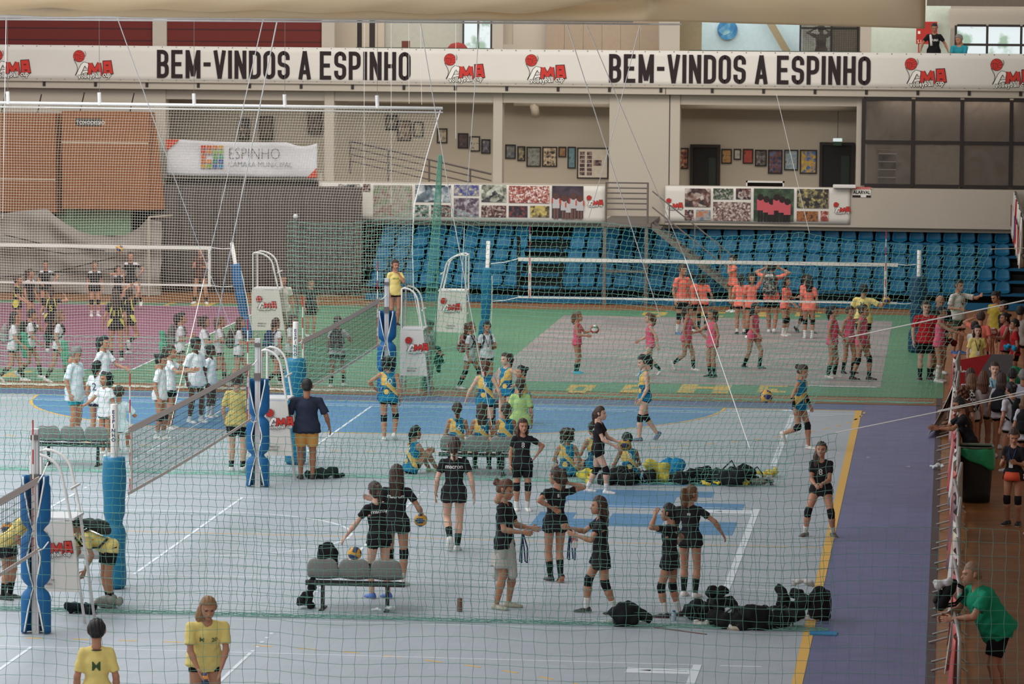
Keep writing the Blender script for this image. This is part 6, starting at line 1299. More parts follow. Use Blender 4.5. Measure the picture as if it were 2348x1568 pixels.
kp_(460, 598, 697, -10, 'girl in dark shirt with bare legs apart near the blue leaning post', '#5a3a34', sleeve=.4, fL=(-.16, 0, 0, 15), fR=(.18, 0, 0, -15), hL=FRONT, hR=FRONT, H=1.6, socks=BLK, slen_s=.4, shoes='#dcd8d4')
# -- right side crowd --
person(2120, 675, 872, 12, '#b8262c', 'man in glasses and a red shirt standing at the right of the green floor', skin='e', hair='short', hc='br', sleeve=.75, slen=.72, H=1.80, wide=1.15, socks='#222224', shoes='#3a2426', extra=lambda J: MB().tube([J['hd']+J['HR']@V3(x, .098, .004) for x in (-.05, 0, .05)], .006, 4).build('glasses', M_dark, J['root']))
person(2152, 663, 858, 20, '#1c1a1c', 'bald man in a black shirt looking down behind the man in red', skin='b', hair=None, sleeve=.75, slen=.7, H=1.82, wide=1.15, tilt=-20)
person(2195, 653, 812, 45, '#cfc8c0', 'man in a white shirt with a lanyard stretching out his arm', skin='b', hair='buzz', hc='bk', sleeve=.75, slen=.8, shorts='#4a4638', H=1.80, wide=1.15, hL=(.05, .42, .02), gL='open', hR=(.0, .2, -.26), loose=.02, shoes='#2f5a9a', extra=lambda J: lanyard(J, '#222222', .25))
pnk(2135, 722, 866, 75, 'girl in pink tucked behind her teammate beside the man in red', hc='bk', hL=FRONT, slen_s=.6, shoes='#3a2426')
pnk(2152, 705, 877, 78, 'girl in pink with long white socks stretching both arms right', hc='bk', hair='bun', hL=(.0, .40, -.10), hR=(.0, .44, -.2), gL='open', gR='open', socks='#d8cfc6', slen_s=.85, shoes='#d8cfc8', lean=.06)
person(2282, 662, 835, -50, '#a9913a', 'woman in glasses and a mustard shirt looking down at the right', skin='b', hair='bun', hc='bk', sleeve=.65, slen=.6, wide=1.15, H=1.72, tilt=-18, loose=.02, extra=lambda J: MB().tube([J['hd']+J['HR']@V3(x, .098, .004) for x in (-.05, 0, .05)], .006, 4).build('glasses', M_dark, J['root']))
cor(2246, 706, 885, 170, 'person in a coral shirt with back to us and a hand at the ear', hair='short', hc='br', hL=HEADH, slen=.6, H=1.66, wide=1.1)
person(2232, 732, 893, 150, '#c8c2ba', 'dark-haired child in a white shirt in the crowd at the red board', hair='short', hc='bk', hL=FRONT, slen=.6, H=1.5, skin='b')
person(2238, 753, 905, 12, YE, 'girl with a dark fringe in a yellow shirt behind the red board', hair='long', hc='bk', sleeve=.7, skin='e', H=1.52, slen=.5, loose=.012, extra=lambda J: lanyard(J, '#2a2424', .2), txt=[('20', -.04, .3, .05, '#6a5a30', False)])
J_r10 = person(2303, 714, 880, -70, '#c4424c', 'girl in red and pink holding a ball at the right crowd', sleeve=.0, hair='bun', hc='bk', skin='b', H=1.6, hR=(.02, .38, -.22), hL=(.02, .34, -.2), gL='open', gR='open', slen=.3)
person(2326, 718, 888, -85, '#a8262e', 'child in dark red behind the girl holding the ball', hair='short', hc='bk', skin='b', H=1.52, slen=.5)
person(2300, 693, 860, -60, '#252024', 'dark-haired person in black behind the girl holding the ball', hair='short', hc='bk', skin='b', H=1.7)
person(2336, 700, 870, 170, '#c8bfb6', 'person in a white printed shirt at the right edge of the crowd', hair='short', hc='bk', skin='b', H=1.66, sleeve=.8)
# queue behind the barrier
def q(u, vt, vf, face, shirt, lab, bp=None, bl=None, bc2=None, lg=None, **k):
    J = person(u, vt, vf, face, shirt, lab, **{**dict(skin='b', slen=.3, sleeve=.65, hair='long', hc='br'), **k})
    if bp: worn(J, bl, bp, bc2, logo_=lg)
    return J
q(2277, 830, 1028, 5, '#8fb2bc', 'girl with tied back hair and a pale blue shirt facing us in the queue', hair='bun', skin='e', hc='br', extra=lambda J: lanyard(J, '#2f4a6a', .25), H=1.66)
q(2222, 852, 1040, 172, '#b4a8ac', 'long-haired girl with a checkered backpack in the queue', hc='br', H=1.62)
chk = bpy.data.materials.new('checker_fabric'); chk.use_nodes = True; nt = chk.node_tree; b = nt.nodes['Principled BSDF']; ck = nt.nodes.new('ShaderNodeTexChecker'); ck.inputs['Scale'].default_value = 22; ck.inputs['Color1'].default_value = (*hexc('#1c1a1c'), 1); ck.inputs['Color2'].default_value = (*hexc('#c8bcb4'), 1); tc = nt.nodes.new('ShaderNodeTexCoord'); nt.links.new(tc.outputs['Object'], ck.inputs['Vector']); nt.links.new(ck.outputs['Color'], b.inputs['Base Color']); b.inputs['Roughness'].default_value = .8
J = q(2224, 868, 1052, 168, '#c0b6b4', 'girl with straight brown hair just behind the barrier, back to us', hc='lb', H=1.6)
worn(J, 'checkered black and white backpack in the queue', chk, None)
q(2252, 857, 1045, 170, '#9a8a88', 'girl with big curly hair in the queue', hair='longcurl', hc='au', H=1.6)
q(2293, 858, 1050, 165, '#c4bec0', 'girl in white with long brown hair in the middle of the queue', '#26262c', 'dark backpack strap bag on the middle queue girl', hc='br', H=1.6)
q(2316, 876, 1082, -140, '#c4bec4', 'girl in white with black hair turned left in the queue', '#1c1b1d', 'black backpack with a white skate word on the black-haired queue girl', hair='bun', hc='bk', H=1.64, lg=('VANS', .2), txt=[('BAR', 0, .34, .05, '#3a4a80', True)])
q(2318, 849, 1035, 175, '#bcb6bc', 'dark short-haired boy in white in the queue', hair='short', hc='bk', H=1.58)
q(2343, 858, 1048, 172, '#b8b8c8', 'older man with a blue collar shirt in the queue at the right edge', hair='buzz', hc='gr', H=1.66, wide=1.15)
q(2350, 905, 1105, 170, '#c0bac0', 'curly-haired person cut by the right edge of the view', '#202022', 'black backpack cut by the right edge of the view', hair='longcurl', hc='lb', H=1.6)
q(2206, 896, 1070, 165, '#5a3a2a', 'person with big curly brown hair leaning near the rail', hair='curly', hc='au', H=1.5)
J = q(2222, 928, 1128, -75, '#211f22', 'man in glasses and black shirt leaning his arms over the barrier', hair='short', hc='bk', skin='c', lean=.35, hL=(.0, .42, -.16), hR=(.02, .40, -.18), H=1.7, slen=.8, extra=lambda J: MB().tube([J['hd']+J['HR']@V3(x, .098, .004) for x in (-.05, 0, .05)], .006, 4).build('glasses', M_dark, J['root']))
q(2322, 988, 1205, -20, '#242124', 'girl in black with an orange shirt tied at her waist behind the bin', hair='pony', hc='br', pads=BLK, slen=.22, shoes='#242022', tilt=-20, yaw=25, hL=(-.02, .2, -.2), hR=(-.05, .22, -.16), extra=lambda J: (lanyard(J, '#2f4a7a', .25), MB().lathe([(.17, -.07), (.165, .0), (.14, .07)], J['tp'](0, 0, .0), 20).build('tied_shirt', cmat('#d8583c'), J['root'], smooth=True)))
q(2374, 1066, 1228, -60, '#221f22', 'person in black with a bent arm cut by the right edge', hair='pony', hc='br', hR=HIPS, H=1.6)
# man in green leaning on the barrier
person(2262, 1284, 1612, -72, '#1f8a66', 'heavy man in a green shirt and black shorts leaning over the barrier', skin='b', hair='buzz', hc='#8a6752', lean=.52, hL=(-.05, .34, -.24, .9, -.2, -.9), hR=(-.02, .30, -.28, .9, -.2, -.9), H=1.86, wide=1.5, sleeve=.65, slen=.75, shorts='#1a1719', shoes='#2a2422', tilt=6, fL=(-.13, -.1, 0, 0), fR=(.13, -.26, 0, 0), loose=.02, txt=[('SM', .04, .37, .06, '#b8c8a8', True)])
# upper balcony
on(2131, 56, 6.3, 112.75, 5, '#1c1a1c', 'man in a black printed shirt leaning on the upper balcony', skin='c', hair='buzz', hc='bk', sleeve=.6, wide=1.15, hL=(.20, .1, -.38), hR=(.20, .1, -.38), tilt=-20, txt=[('LAMA', 0, .3, .07, '#c8c4c0', False)], extra=lambda J: MB().tube([J['tp'](.10, -.06, .46), J['tp'](.10, .06, .46), J['tp'](.09, .15, .3), J['tp'](.08, .16, .18)], .035, 6).build('towel', cmat('#c8c4c0'), J['root'], smooth=True))
on(2192, 80, 5.95, 112.8, -15, '#2f8a96', 'man in a teal polo leaning his arms on the upper balcony', skin='b', hair='short', hc='gr', lean=.3, hL=(-.1, .34, -.2), hR=(-.1, .34, -.2), sleeve=.7, yaw=-25, tilt=-12, wide=1.1)
on(1874, 58, 6.3, 113.9, -150, '#16120f', 'dark silhouette with raised elbows behind the meshed upper window', skin='#3a2a20', hair='short', hc='bk', hL=HEADH, hR=HEADH, wide=1.15)
# ================= POSTS, NETS, STANDS, BENCHES =================
M_pad = mat('pad_blue', '#155c90', .5, noise=.08, scale=3, bump=.15); M_pad2 = mat('pad_cyan', '#1a7196', .45, noise=.06); M_alu = mat('aluminium', '#c9c6c6', .35, metal=.2, noise=.03)
def padded_post(lab, loc, h=2.62, style='wrap', top=2.05, tilt=0., col=None, wcol=None, rad=.13):
    t = thing('net_post', lab, 'post', loc); t.rotation_euler = (0, tilt, 0)
    if style == 'wrap':
        MB().box((-.05, -.05, .0), (.05, .05, h)).box((-.012, -.062, .05), (.012, -.05, h-.05)).build('post', M_alu, t, bevel=.008)
        MB().box((-.06, -.085, h-.75), (.06, -.05, h-.62)).box((-.05, -.08, h-.15), (.05, -.05, h-.08)).build('winch', M_grey, t)
        def prof(z):                                  # half width of the padding at height z, tied in at two places
            z = z/top; c1, c2 = .30, .66
            w = .185
            for c in (c1, c2): w *= 1-.55*math.exp(-((z-c)/.035)**2)
            return w*(1.0 if z < .95 else .9)
        def gp(f): return .022+.11*min(1, min(abs(f-.30), abs(f-.66))/.3)
        for s in (-1, 1):
            def fn(u, v, s=s):
                z = .03+(top-.03)*v; w = prof(z); gap = gp(z/top); a = -math.pi*.5+s*math.asin(min(.9, gap/max(.06, w)))+s*u*(math.pi-.3); return (w*math.cos(a), .13*math.sin(a)*w/.2+.0, z)
            MB().grid(fn, 14, 40).build('padding', M_pad, t, smooth=True, solid=.05)
            MB().tube([(s*gp(z/top)*1.1, -.14*prof(z)/.2, z) for z in np.linspace(.05, top, 30)], .012, 5).build('lacing', M_white, t, smooth=True)
    elif style == 'round':
        MB().lathe([(.055, 0), (.055, h), (.05, h+.01), (0, h+.01)], n=16).build('post', wcol or M_wmetal, t, smooth=True)
        pr = [(rad*.8, .02)]+[(rad*(1-.35*math.exp(-((z-.5)/.05)**2))+.01*math.sin(z*17), z*top+.02) for z in np.linspace(.02, 1, 26)]+[(0, top+.02)]
        MB().lathe(pr, n=20).build('padding', col or M_pad2, t, smooth=True)
    else:                                             # slack wavy padding
        MB().lathe([(.05, 0), (.05, h), (0, h+.005)], n=14).build('post', M_wmetal, t, smooth=True)
        pr = [(rad, .01)]+[(rad*(1.05+.25*max(0, .45-z))+.02*math.sin(z*11), z*top) for z in np.linspace(.02, 1, 30)]+[(0, top)]
        for c in (.33, .66): pr = [(r*(1-.3*math.exp(-((z/top-c)/.03)**2)), z) for r, z in pr]
        MB().lathe(pr, n=18).build('padding', col or M_pad, t, smooth=True)
        MB().tube([(.14, -.05, .1), (.16, -.06, top*.5), (.13, -.05, top*.9)], .015, 5).build('lacing', M_white, t)
    return t
def v_text(t, s, x, y, z0, h, m):
    for i, ch in enumerate(s):
        vs, fs = text_mesh(ch, h, 1, .002, .001, 'CENTER'); k = MB(); k.add([(x-b_, y, z0+a) if False else (x+a, y-c, z0-i*h*1.25+b_) for a, b_, c in vs], fs); k.build('letter', m, t)
P_A = padded_post('white net post with tied blue padding, nearest the left edge', (CX-.2, 51.4, 0), h=2.85, top=2.2)
P_B = padded_post('round white post with blue padding behind the bent referee in yellow', (CX, 55.5, 0), h=2.75, style='round', top=1.95, rad=.17); v_text(P_B, 'ESPINHO', 0, -.056, 2.62, .055, mat('navy_print', '#2a3a60', .6))
P_C = padded_post('white net post with tied blue padding in the left centre', (CX, 67.4, 0), h=2.68, top=1.95)
P_D = padded_post('round white lettered post with light blue padding behind the man in navy', (CX+.1, 70.8, 0), h=2.68, style='round', top=1.98, rad=.195); v_text(P_D, 'ESPINHO', .0, -.056, 2.5, .06, mat('navy_print', '#2a3a60', .6))
P_E = padded_post('white net post with tied blue padding at the whistling referee', (CX+.12, 82.4, 0), h=2.66, top=1.95)
padded_post('far white post with light blue padding left of the bleacher aisle', (G(1098, 800).x, 95.9, 0), h=2.62, style='slack', top=1.95, tilt=.03, col=M_pad2)
padded_post('far white post with dark blue padding at the right end of the coral net', (G(2104, 806).x, 95.9, 0), h=2.55, style='slack', top=1.9, col=mat('pad_dark', '#123f5c', .5), rad=.2)
padded_post('leaning white post with blue padding between the pink court and the left stand', (G(575, 775).x, 96.2, 0), h=2.5, style='slack', top=1.95, tilt=-.17)
M_nb = mat('net_black', '#2b2a2c', .8); M_tape = mat('net_tape', '#ece4da', .7, noise=.05); M_tape2 = mat('net_tape_rosy', '#c9bab2', .7, noise=.05)
def vnet(lab, A, B, zt, depth=1.0, ant=True, tape=M_tape, cell=.1, sag=.03, over=.25, antlab=None):
    A, B = Vector(A), Vector(B); L = (B-A).length; d = (B-A)/L; t = thing('volleyball_net', lab, 'net', (0, 0, 0))
    def at_(s, z): return A+d*s+Vector((0, 0, z-sag*math.sin(math.pi*s/L)))
    n = int(L/cell); m_ = int(depth/cell)
    net('mesh', None, n, m_, lambda u, v: at_(u*L, zt-depth+depth*v), .0035, M_nb, parent=t)
    side = Vector((-d.y, d.x, 0))
    def band(z0, z1, s0, s1, nm, m):
        def q(u, v): return at_(s0+(s1-s0)*u, z0+(z1-z0)*v)
        MB().grid(q, 16, 1).build(nm, m, t, solid=.012)
    band(zt-.09, zt, -over, L+over, 'top_tape', tape); band(zt-depth-.025, zt-depth+.025, -over, L+over, 'bottom_tape', tape)
    for s in (.0, L):
        MB().obox(at_(s, zt-depth/2), d*.035, side*.008, (0, 0, depth/2)).build('side_tape', tape, t)
    if ant:
        for s in (.0, L):
            for k in range(9): p = at_(s+.0, zt-depth+k*.2); MB().tube([p-side*.02, p-side*.02+Vector((0, 0, .2))], .011, 6).build('antenna', mat('antenna_red', '#c0343a', .5) if k % 2 == 0 else M_white, t)
    return t
def tie(t, a, b, r=.01): return MB().tube([a, (Vector(a)+Vector(b))/2-Vector((0, 0, .03)), b], r, 5).build('tension_cord', M_rope, t)
t = vnet('volleyball net running toward us from the whistling referee', (CX+.05, 81.6, 0), (CX+.05, 72.0, 0), 2.27, tape=M_tape2); tie(t, (CX+.05, 71.9, 2.24), (CX+.1, 70.9, 2.3)); tie(t, (CX+.05, 81.7, 2.24), (CX+.12, 82.3, 2.3)); tie(t, (CX+.05, 81.7, 1.28), (CX+.12, 82.3, 1.2))
t = vnet('volleyball net running toward us beside the yellow referee on the left', (CX, 66.5, 0), (CX, 56.7, 0), 2.30, tape=M_tape2); tie(t, (CX, 56.6, 2.26), (CX, 55.6, 2.3)); tie(t, (CX, 66.6, 2.26), (CX, 67.3, 2.3)); tie(t, (CX, 56.6, 1.3), (CX, 55.6, 1.1)); tie(t, (CX, 66.6, 1.3), (CX, 67.3, 1.2))
t = vnet('volleyball net at the left edge tied to the nearest padded post', (CX-.02, 50.6, 0), (CX-.02, 41.0, 0), 2.26, tape=M_tape2); tie(t, (CX, 50.7, 2.2), (CX, 51.3, 2.4)); tie(t, (CX, 50.7, 1.26), (CX, 51.3, 1.3))
xa, xb2 = PY(1215, 600, 95.9).x, PY(2031, 610, 95.9).x
t = vnet('wide volleyball net facing us in front of the coral group', (xa, 95.9, 0), (xb2, 95.9, 0), 2.22, sag=.0, over=.3); pr_ = G(2104, 806).x; pl_ = G(1098, 800).x
for z, z2 in ((2.2, 2.2), (1.22, 1.25)): tie(t, (xb2+.25, 95.9, z), (pr_-.05, 95.9, z2)); tie(t, (xa-.25, 95.9, z), (pl_+.15, 95.9, z2-.15))
xa3, xb3 = PY(-120, 575, 96.2).x, PY(480, 585, 96.2).x
t = vnet('wide volleyball net facing us on the pink court at the left', (xa3, 96.2, 0), (xb3, 96.2, 0), 2.36, sag=0., over=.05, depth=1.0, ant=False); pq = G(575, 775).x
for z in (2.33, 1.36): tie(t, (xb3+.05, 96.2, z), (pq-.35, 96.2, z+.0))
# -- referee stands --
def stand(lab, loc, flip=1, s=1., zp=1.5, banner=True, w=.74):
    t = thing('referee_stand', lab, 'stand', loc); t.scale = (s*flip, s, s); P_ = []
    for y in (-.3, .3):
        pts = [(0, y, 0), (0, y, 2.36)]+[(w*.08+w*.5*math.sin(a), y, 2.38-.34*(1-math.cos(a))) for a in np.linspace(0, 1.35, 7)]+[(w*.72, y, 1.55), (w, y, 0)]
        MB().tube(pts, .022, 7).build('side_frame', M_wmetal, t, smooth=True)
    for z in (.3, .6, .9, 1.2): MB().tube([(0, -.3, z), (0, .3, z)], .016, 6).build('rung', M_wmetal, t)
    MB().tube([(0, -.3, 2.36), (0, .3, 2.36)], .02, 6).tube([(w*.72, -.3, 1.9), (w*.72, .3, 1.9)], .02, 6).build('cross_bar', M_wmetal, t)
    MB().box((-.02, -.32, zp-.035), (w*.80, .32, zp)).build('platform', mat('platform_white', '#cfcdcb', .6), t)
    def xr(z): return w*.76+(w-.0-w*.76)*(1-z/zp)
    def fn(u, v): z = .46+(zp-.04-.46)*v; x0 = -.03-.05*(1-v)*0; return (x0+(xr(z)+.0-x0)*u, -.335-.012*math.sin(u*6+v*4), z)
    MB().grid(fn, 10, 10).build('banner_sheet', M_vinyl, t, solid=.006)
    lo = logo(t, ((.1 if flip > 0 else .60), -.36, .95), .36); lo.scale = (.36*flip, .36, .36)
    k = MB()
    for i in range(2): wall_text(k, ('volleyball cup', 'bem-vindos')[i], (.12), .62-i*.06, -.36, .03, 1)
    if flip < 0: k.v = [(.6-a, b_, c) for a, b_, c in k.v]
    k.build('small_print', M_grey, t); return t
x_ = G(585, 796); stand('far white referee stand at the left beside the leaning blue post', (x_.x, x_.y, 0), 1, w=.86)
x_ = G(1070, 802); stand('far white referee stand left of the bleacher aisle', (x_.x, x_.y, 0), -1, w=.86)
stand('referee stand under the whistling referee in yellow', (CX+.32, 83.6, 0), 1, w=.62)
stand('referee stand beside the man in the navy polo', (G(608, 1095).x, 68.7, 0), 1, w=.62)
stand('nearest referee stand at the left edge behind the padded post', (G(78, 1425).x, 52.6, 0), 1, w=.76)
# -- benches --
M_bs = mat('bench_grey', '#8a8480', .55, noise=.06)
def bench(lab, u, v, n=3, rz=0., pitch=.46, w=.22):
    p = G(u, v); t = thing('team_bench', lab, 'bench', p, rz); L = n*pitch
    MB().box((-L/2-.03, -.04, .36), (L/2+.03, .04, .43)).build('beam', M_dark, t, bevel=.006)
    for s in (-1, 1):
        MB().box((s*L*.34-.025, -.025, .03), (s*L*.34+.025, .025, .36)).box((s*L*.34-.03, -.18, 0), (s*L*.34+.03, .22, .03)).build('leg', M_dark, t)
    prof = [(.42, .47, .21), (.36, .445, .215), (.2, .44, .22), (.04, .45, .225), (-.04, .49, .228), (-.08, .56, .228), (-.105, .64, .222), (-.12, .70, .20), (-.125, .735, .165), (-.128, .75, .10)]
    for i in range(n):
        xc = (i-(n-1)/2)*pitch
        def fn(uu, vv, xc=xc):
            k = vv*(len(prof)-1); a = int(min(k, len(prof)-2)); f = k-a; y, z, ww = [prof[a][q]*(1-f)+prof[a+1][q]*f for q in range(3)]; s = 2*uu-1; return (xc+s*ww, y+.03*s*s, z+.015*s*s)
        MB().grid(fn, 12, 24).build('seat_shell', M_bs, t, smooth=True, solid=.014)
    return t
bench('grey three-seat bench in the foreground with a black backpack on it', 814, 1400)
bench('grey three-seat bench in the middle with three jersey girls on it', 1095, 1092)
bench('grey three-seat bench at the left in front of the polo man', 168, 1068)
bench('grey three-seat bench peeking out behind the scowling jersey girl', 1168, 975, n=2)
# bags on the near bench
b1 = G(745, 1400); backpack('black backpack leaning on the left seat of the foreground bench', (b1.x, b1.y+.16, .50), 0, 1.05, '#242223', tilt=-.1)
heap('sports_bag', 'small black bag hanging at the left end of the foreground bench', (G(700, 1396).x, G(700, 1396).y-.02, 0), (.2, .16, .62), '#232121', seed=5, n=9)
heap('plastic_bag', 'crumpled clear plastic bag on the floor under the foreground bench', G(885, 1408), (.28, .14, .1), '#c9cfd0', cat='bag', seed=9, n=6)
tag(MB().lathe([(.036, 0), (.038, .01), (.038, .20), (.03, .21), (0, .21)], n=14).build('brown_cylinder', mat('cork', '#7a5546', .8), smooth=True), 'short brown cylinder standing on the grey floor right of the foreground bench', 'post').location = G(1054, 1404)
# balls
ball(G(813, 1269+0)-Vector((0, 0, 0))*0 + Vector((0, 0, 0)), 'tmp') if False else None
p = PY(813, 1269, G(866, 1372).y+.15); ball(p, 'blue and yellow ball in mid air left of the girl reaching down', rot=(.5, .3, 0))
ball(PY(1757, 909, 72.), 'striped purple and yellow ball flying through the air on the right', ('#d9a03c', '#45386a', '#d9a03c'), r=.125, rot=(0, .3, .4))
ball(PY(274, 571, 96.), 'ball above the top tape of the far left net', rot=(.2, .6, .1))
def handball(J, lab, f=.5, off=(0, 0, 0), **k): p = J['w'](J['WL']).lerp(J['w'](J['WR']), f)+Vector(off); return ball(p, lab, **k)
handball(J_ball1, 'dark blue and yellow ball carried by the striding girl in black', .5, (.16, .02, -.02), cols=('#b08a30', '#2a2f48', '#b08a30'))
p = J_rr['w'](J_rr['WR']); ball((p.x-.02, p.y+.02, p.z-.10), 'ball at the hip of the long-haired girl in black', r=.1)
handball(J_pk1, 'red green and white ball held by the small girl with turquoise shoes', .5, (.14, 0, .10), cols=('#b8403c', '#dcd8d2', '#3f7a58'))
p = J_y['w'](J_y['WR']); ball((p.x+.06, p.y-.12, p.z+.02), 'yellow ball held up by the man in yellow', r=.1)
handball(J_r10, 'red and white ball held by the girl in red at the right', .5, (-.16, 0, .08), cols=('#a84844', '#d0c8c0', '#2f5a44')); p = J_r10['w'](J_r10['WL']); ball((p.x-.0, p.y-.1, p.z+.14), 'second red and white ball just right of the held one', ('#a84844', '#d0c8c0'), r=.1)
ball(PY(470, 1562, 46.2), 'orange and blue ball in the hands of the woman at the bottom left', ('#d8893a', '#2f3a5a', '#d8893a'), r=.12)
ball(PY(18, 1212, 54.6), 'orange and blue ball held by the bent person at the left edge', ('#c8862f', '#2f3a5a', '#c8862f'), r=.1)
# bag piles
def H_(lab, u, v, size, col, seed, name='sports_bag', cat='bag', **k): size = (size[0]*.86, size[1]*.9, size[2]*.95); return heap(name, lab, G(u, v), size, col, cat, seed, **k)
H_('black kit bags heaped at the far left of the middle pile', 1420, 1112, (.65, .4, .34), '#252525', 11, n=10)
k = MB(); wall_text(k, 'VANS', 0, 0, 0, .1, 1.0, offset=.004); o = H_('black bag with a white skate word lying in the middle pile', 1462, 1112, (.55, .36, .30), '#222222', 12, n=9); k.v = [(a-.16, -.2, c+.07) for a, b_, c in k.v]; k.build('lettering', M_white, o)
H_('yellow towel thrown over a blue bag in the middle pile', 1508, 1106, (.34, .3, .55), '#d9c04a', 13, 'towel', 'towel', n=7)
H_('bright blue bag lying behind the yellow towel', 1545, 1092, (.5, .35, .34), '#157aa8', 14)
H_('black backpack standing upright in the middle pile', 1562, 1110, (.42, .3, .48), '#232325', 15, 'backpack', 'backpack', n=9)
H_('long black kit bag in the centre of the middle pile', 1615, 1110, (.85, .4, .34), '#232325', 16, n=12)
H_('big black bag with a blue rim near the right of the middle pile', 1675, 1112, (.6, .45, .50), '#222426', 17, n=11)
H_('black bag at the right end of the middle pile', 1712, 1108, (.4, .35, .34), '#28282a', 18)
H_('small yellow shirt lying in front of the long black bag', 1632, 1116, (.3, .14, .1), '#dcc24e', 19, 'yellow_shirt', 'shirt')
H_('yellow shirt crumpled beside the grey bag', 1703, 1114, (.18, .14, .14), '#dcc24e', 20, 'yellow_shirt', 'shirt')
H_('yellow shirt draped at the right end of the middle pile', 1762, 1095, (.45, .2, .16), '#d8bd50', 21, 'yellow_shirt', 'shirt')
H_('grey crumpled bag at the right end of the middle pile', 1742, 1114, (.42, .22, .14), '#827c72', 22)
H_('yellow shirt hanging behind the striding girl with the ball', 1345, 1108, (.28, .2, .36), '#dcc64e', 23, 'yellow_shirt', 'shirt')
H_('dark kit bag on the floor beside the man in navy', 735, 1098, (.62, .3, .2), '#22302c', 24, n=10)
H_('pale shoes and cloth on the floor behind the blue post', 560, 1085, (.34, .16, .1), '#c8c8c4', 25, 'cloth_heap', 'cloth')
H_('dark jacket lying on the floor behind the nearest stand', 190, 1408, (.62, .25, .16), '#20262a', 26, 'dark_jacket', 'jacket', n=10)
H_('grey and white clothes heaped on a bag beside the bent referee', 252, 1396, (.42, .24, .18), '#8f8d86', 27, 'cloth_heap', 'cloth', n=10)
worn(JB, 'dark grey backpack lying on the back of the bent referee', '#3a3b3a', None, s=.95, dz=.1)
# near pile
H_('round black backpack slumped right of the striding girl', 1452, 1436, (.46, .34, .42), '#222324', 31, 'backpack', 'backpack', n=9)
tag(MB().lathe([(.09, 0), (.1, .03), (.08, .06), (0, .065)], n=16).build('sun_hat', cmat('#b8b4b0'), smooth=True), 'small pale cap lying left of the slumped black backpack', 'cap').location = G(1398, 1431)
H_('black round-topped bag at the left end of the near pile', 1612, 1425, (.48, .38, .32), '#242224', 32, n=9)
H_('tall black backpack sticking up at the left of the near pile', 1648, 1408, (.36, .3, .56), '#222321', 33, 'backpack', 'backpack', n=10)
H_('long black kit bag across the front of the near pile', 1690, 1440, (.78, .42, .36), '#202020', 34, n=13)
H_('black kit bag lying at the front right of the near pile', 1780, 1440, (.72, .4, .36), '#211f20', 35, n=12)
H_('tall black backpack in the right half of the near pile', 1815, 1418, (.48, .34, .62), '#232322', 36, 'backpack', 'backpack', n=11)
t = backpack('black backpack standing on the yellow line at the right end of the near pile', G(1880, 1425), .25, 1.12, '#262223'); MB().lathe([(.03, 0), (.04, .06), (.0, .1)], (0, .2, .12), 8).build('key_charm', cmat('#7a6a66'), t)
H_('crumpled white shirt lying on the right of the near pile', 1838, 1398, (.36, .16, .12), '#c9c0bc', 37, 'white_shirt', 'shirt').location.z = .32
def bottle(lab, u, v, cols, h=.26, r=.036):
    t = thing('water_bottle', lab, 'bottle', G(u, v)); MB().lathe([(r*.9, 0), (r, .02), (r, h*.7), (r*.5, h*.85), (r*.5, h*.9), (0, h*.9)], n=12).build('bottle_body', cmat(cols[0], 'plain'), t, smooth=True); MB().lathe([(r*.6, h*.88), (r*.6, h), (0, h)], n=12).build('cap', cmat(cols[1], 'plain'), t); return t
bottle('purple water bottle with a pale cap in front of the near pile', 1773, 1444, ('#6a5a8a', '#cfc8cc'), .29)
bottle('clear water bottle with a blue label lying near the pink-laced shoes', 1545, 1425, ('#9fb0bc', '#3a6aa0'), .16)
SHM = None
def pair(lab, u, v, col, rz, sole='#a08f78'):
    o = np_mesh('shoe', SHOE[0]+V3(0, 0, .082), SHOE[1], [cmat(col, 'plain'), cmat(sole, 'plain')], None, SHOE[2]); o.location = G(u, v); o.rotation_euler = (0, 0, rz); return tag(o, lab, 'shoe')
pair('pale shoe lying at the far left of the near pile', 1598, 1436, '#cfc4ba', -1.8); pair('beige shoe next to the pale one at the left of the near pile', 1622, 1436, '#b8aca0', .3)
pair('white shoe standing in front of the long black kit bag', 1676, 1445, '#cfc8c2', .2); pair('brown-soled shoe touching the white shoe at the pile front', 1692, 1447, '#a89a86', 1.2); pair('white shoe lying just right of the near pile', 1855, 1424, '#cabfb8', -1.5)
tag(MB().box((-.19, -.14, 0.012), (.19, .14, .03)).build('blue_mat', mat('matblue', '#2a7aa8', .6)), 'small bright blue mat lying on the purple floor by the yellow line', 'mat').location = G(1888, 1455)
tag(MB().tube([G(1325, 1418, .02), G(1392, 1424, .02)], .008, 5).build('floor_stick', M_wmetal), 'thin pale stick lying left of the slumped backpack', 'stick'); tag(MB().tube([G(1500, 1438, .02), G(1620, 1454, .02)], .01, 5).build('floor_rod', mat('rod_brown', '#6a4a44', .6)), 'thin brown rod lying in front of the near bag pile', 'rod')
# =========== crowd barrier along the right edge ===========
M_bar = mat('barrier_steel', '#a8a19c', .4, metal=.5, noise=.1, scale=20)
XB = .22
rr = np.random.RandomState(4)
def barrier(i, y0, L=2.15, a=0.):
    t = thing('crowd_barrier', 'steel crowd barrier in the row along the right side, %s from the front' % ORD[i], 'barrier', (XB+a, y0, 0), rr.uniform(-.03, .03)+math.pi/2)
    MB().tube([(0, 0, .12), (0, 0, 1.05), (.06, 0, 1.12), (L-.06, 0, 1.12), (L, 0, 1.05), (L, 0, .12), (0, 0, .12)], .024, 8).build('frame', M_bar, t, smooth=True)
    for k in range(12): MB().tube([(.1+k*(L-.2)/11, 0, .14), (.1+k*(L-.2)/11, 0, 1.1)], .009, 5).build('bar', M_bar, t)
    for x in (.3, L-.3):
        MB().tube([(x, -.13, .02), (x, 0, .12), (x, .34, .02)], .019, 6).build('foot', M_bar, t)
    return t
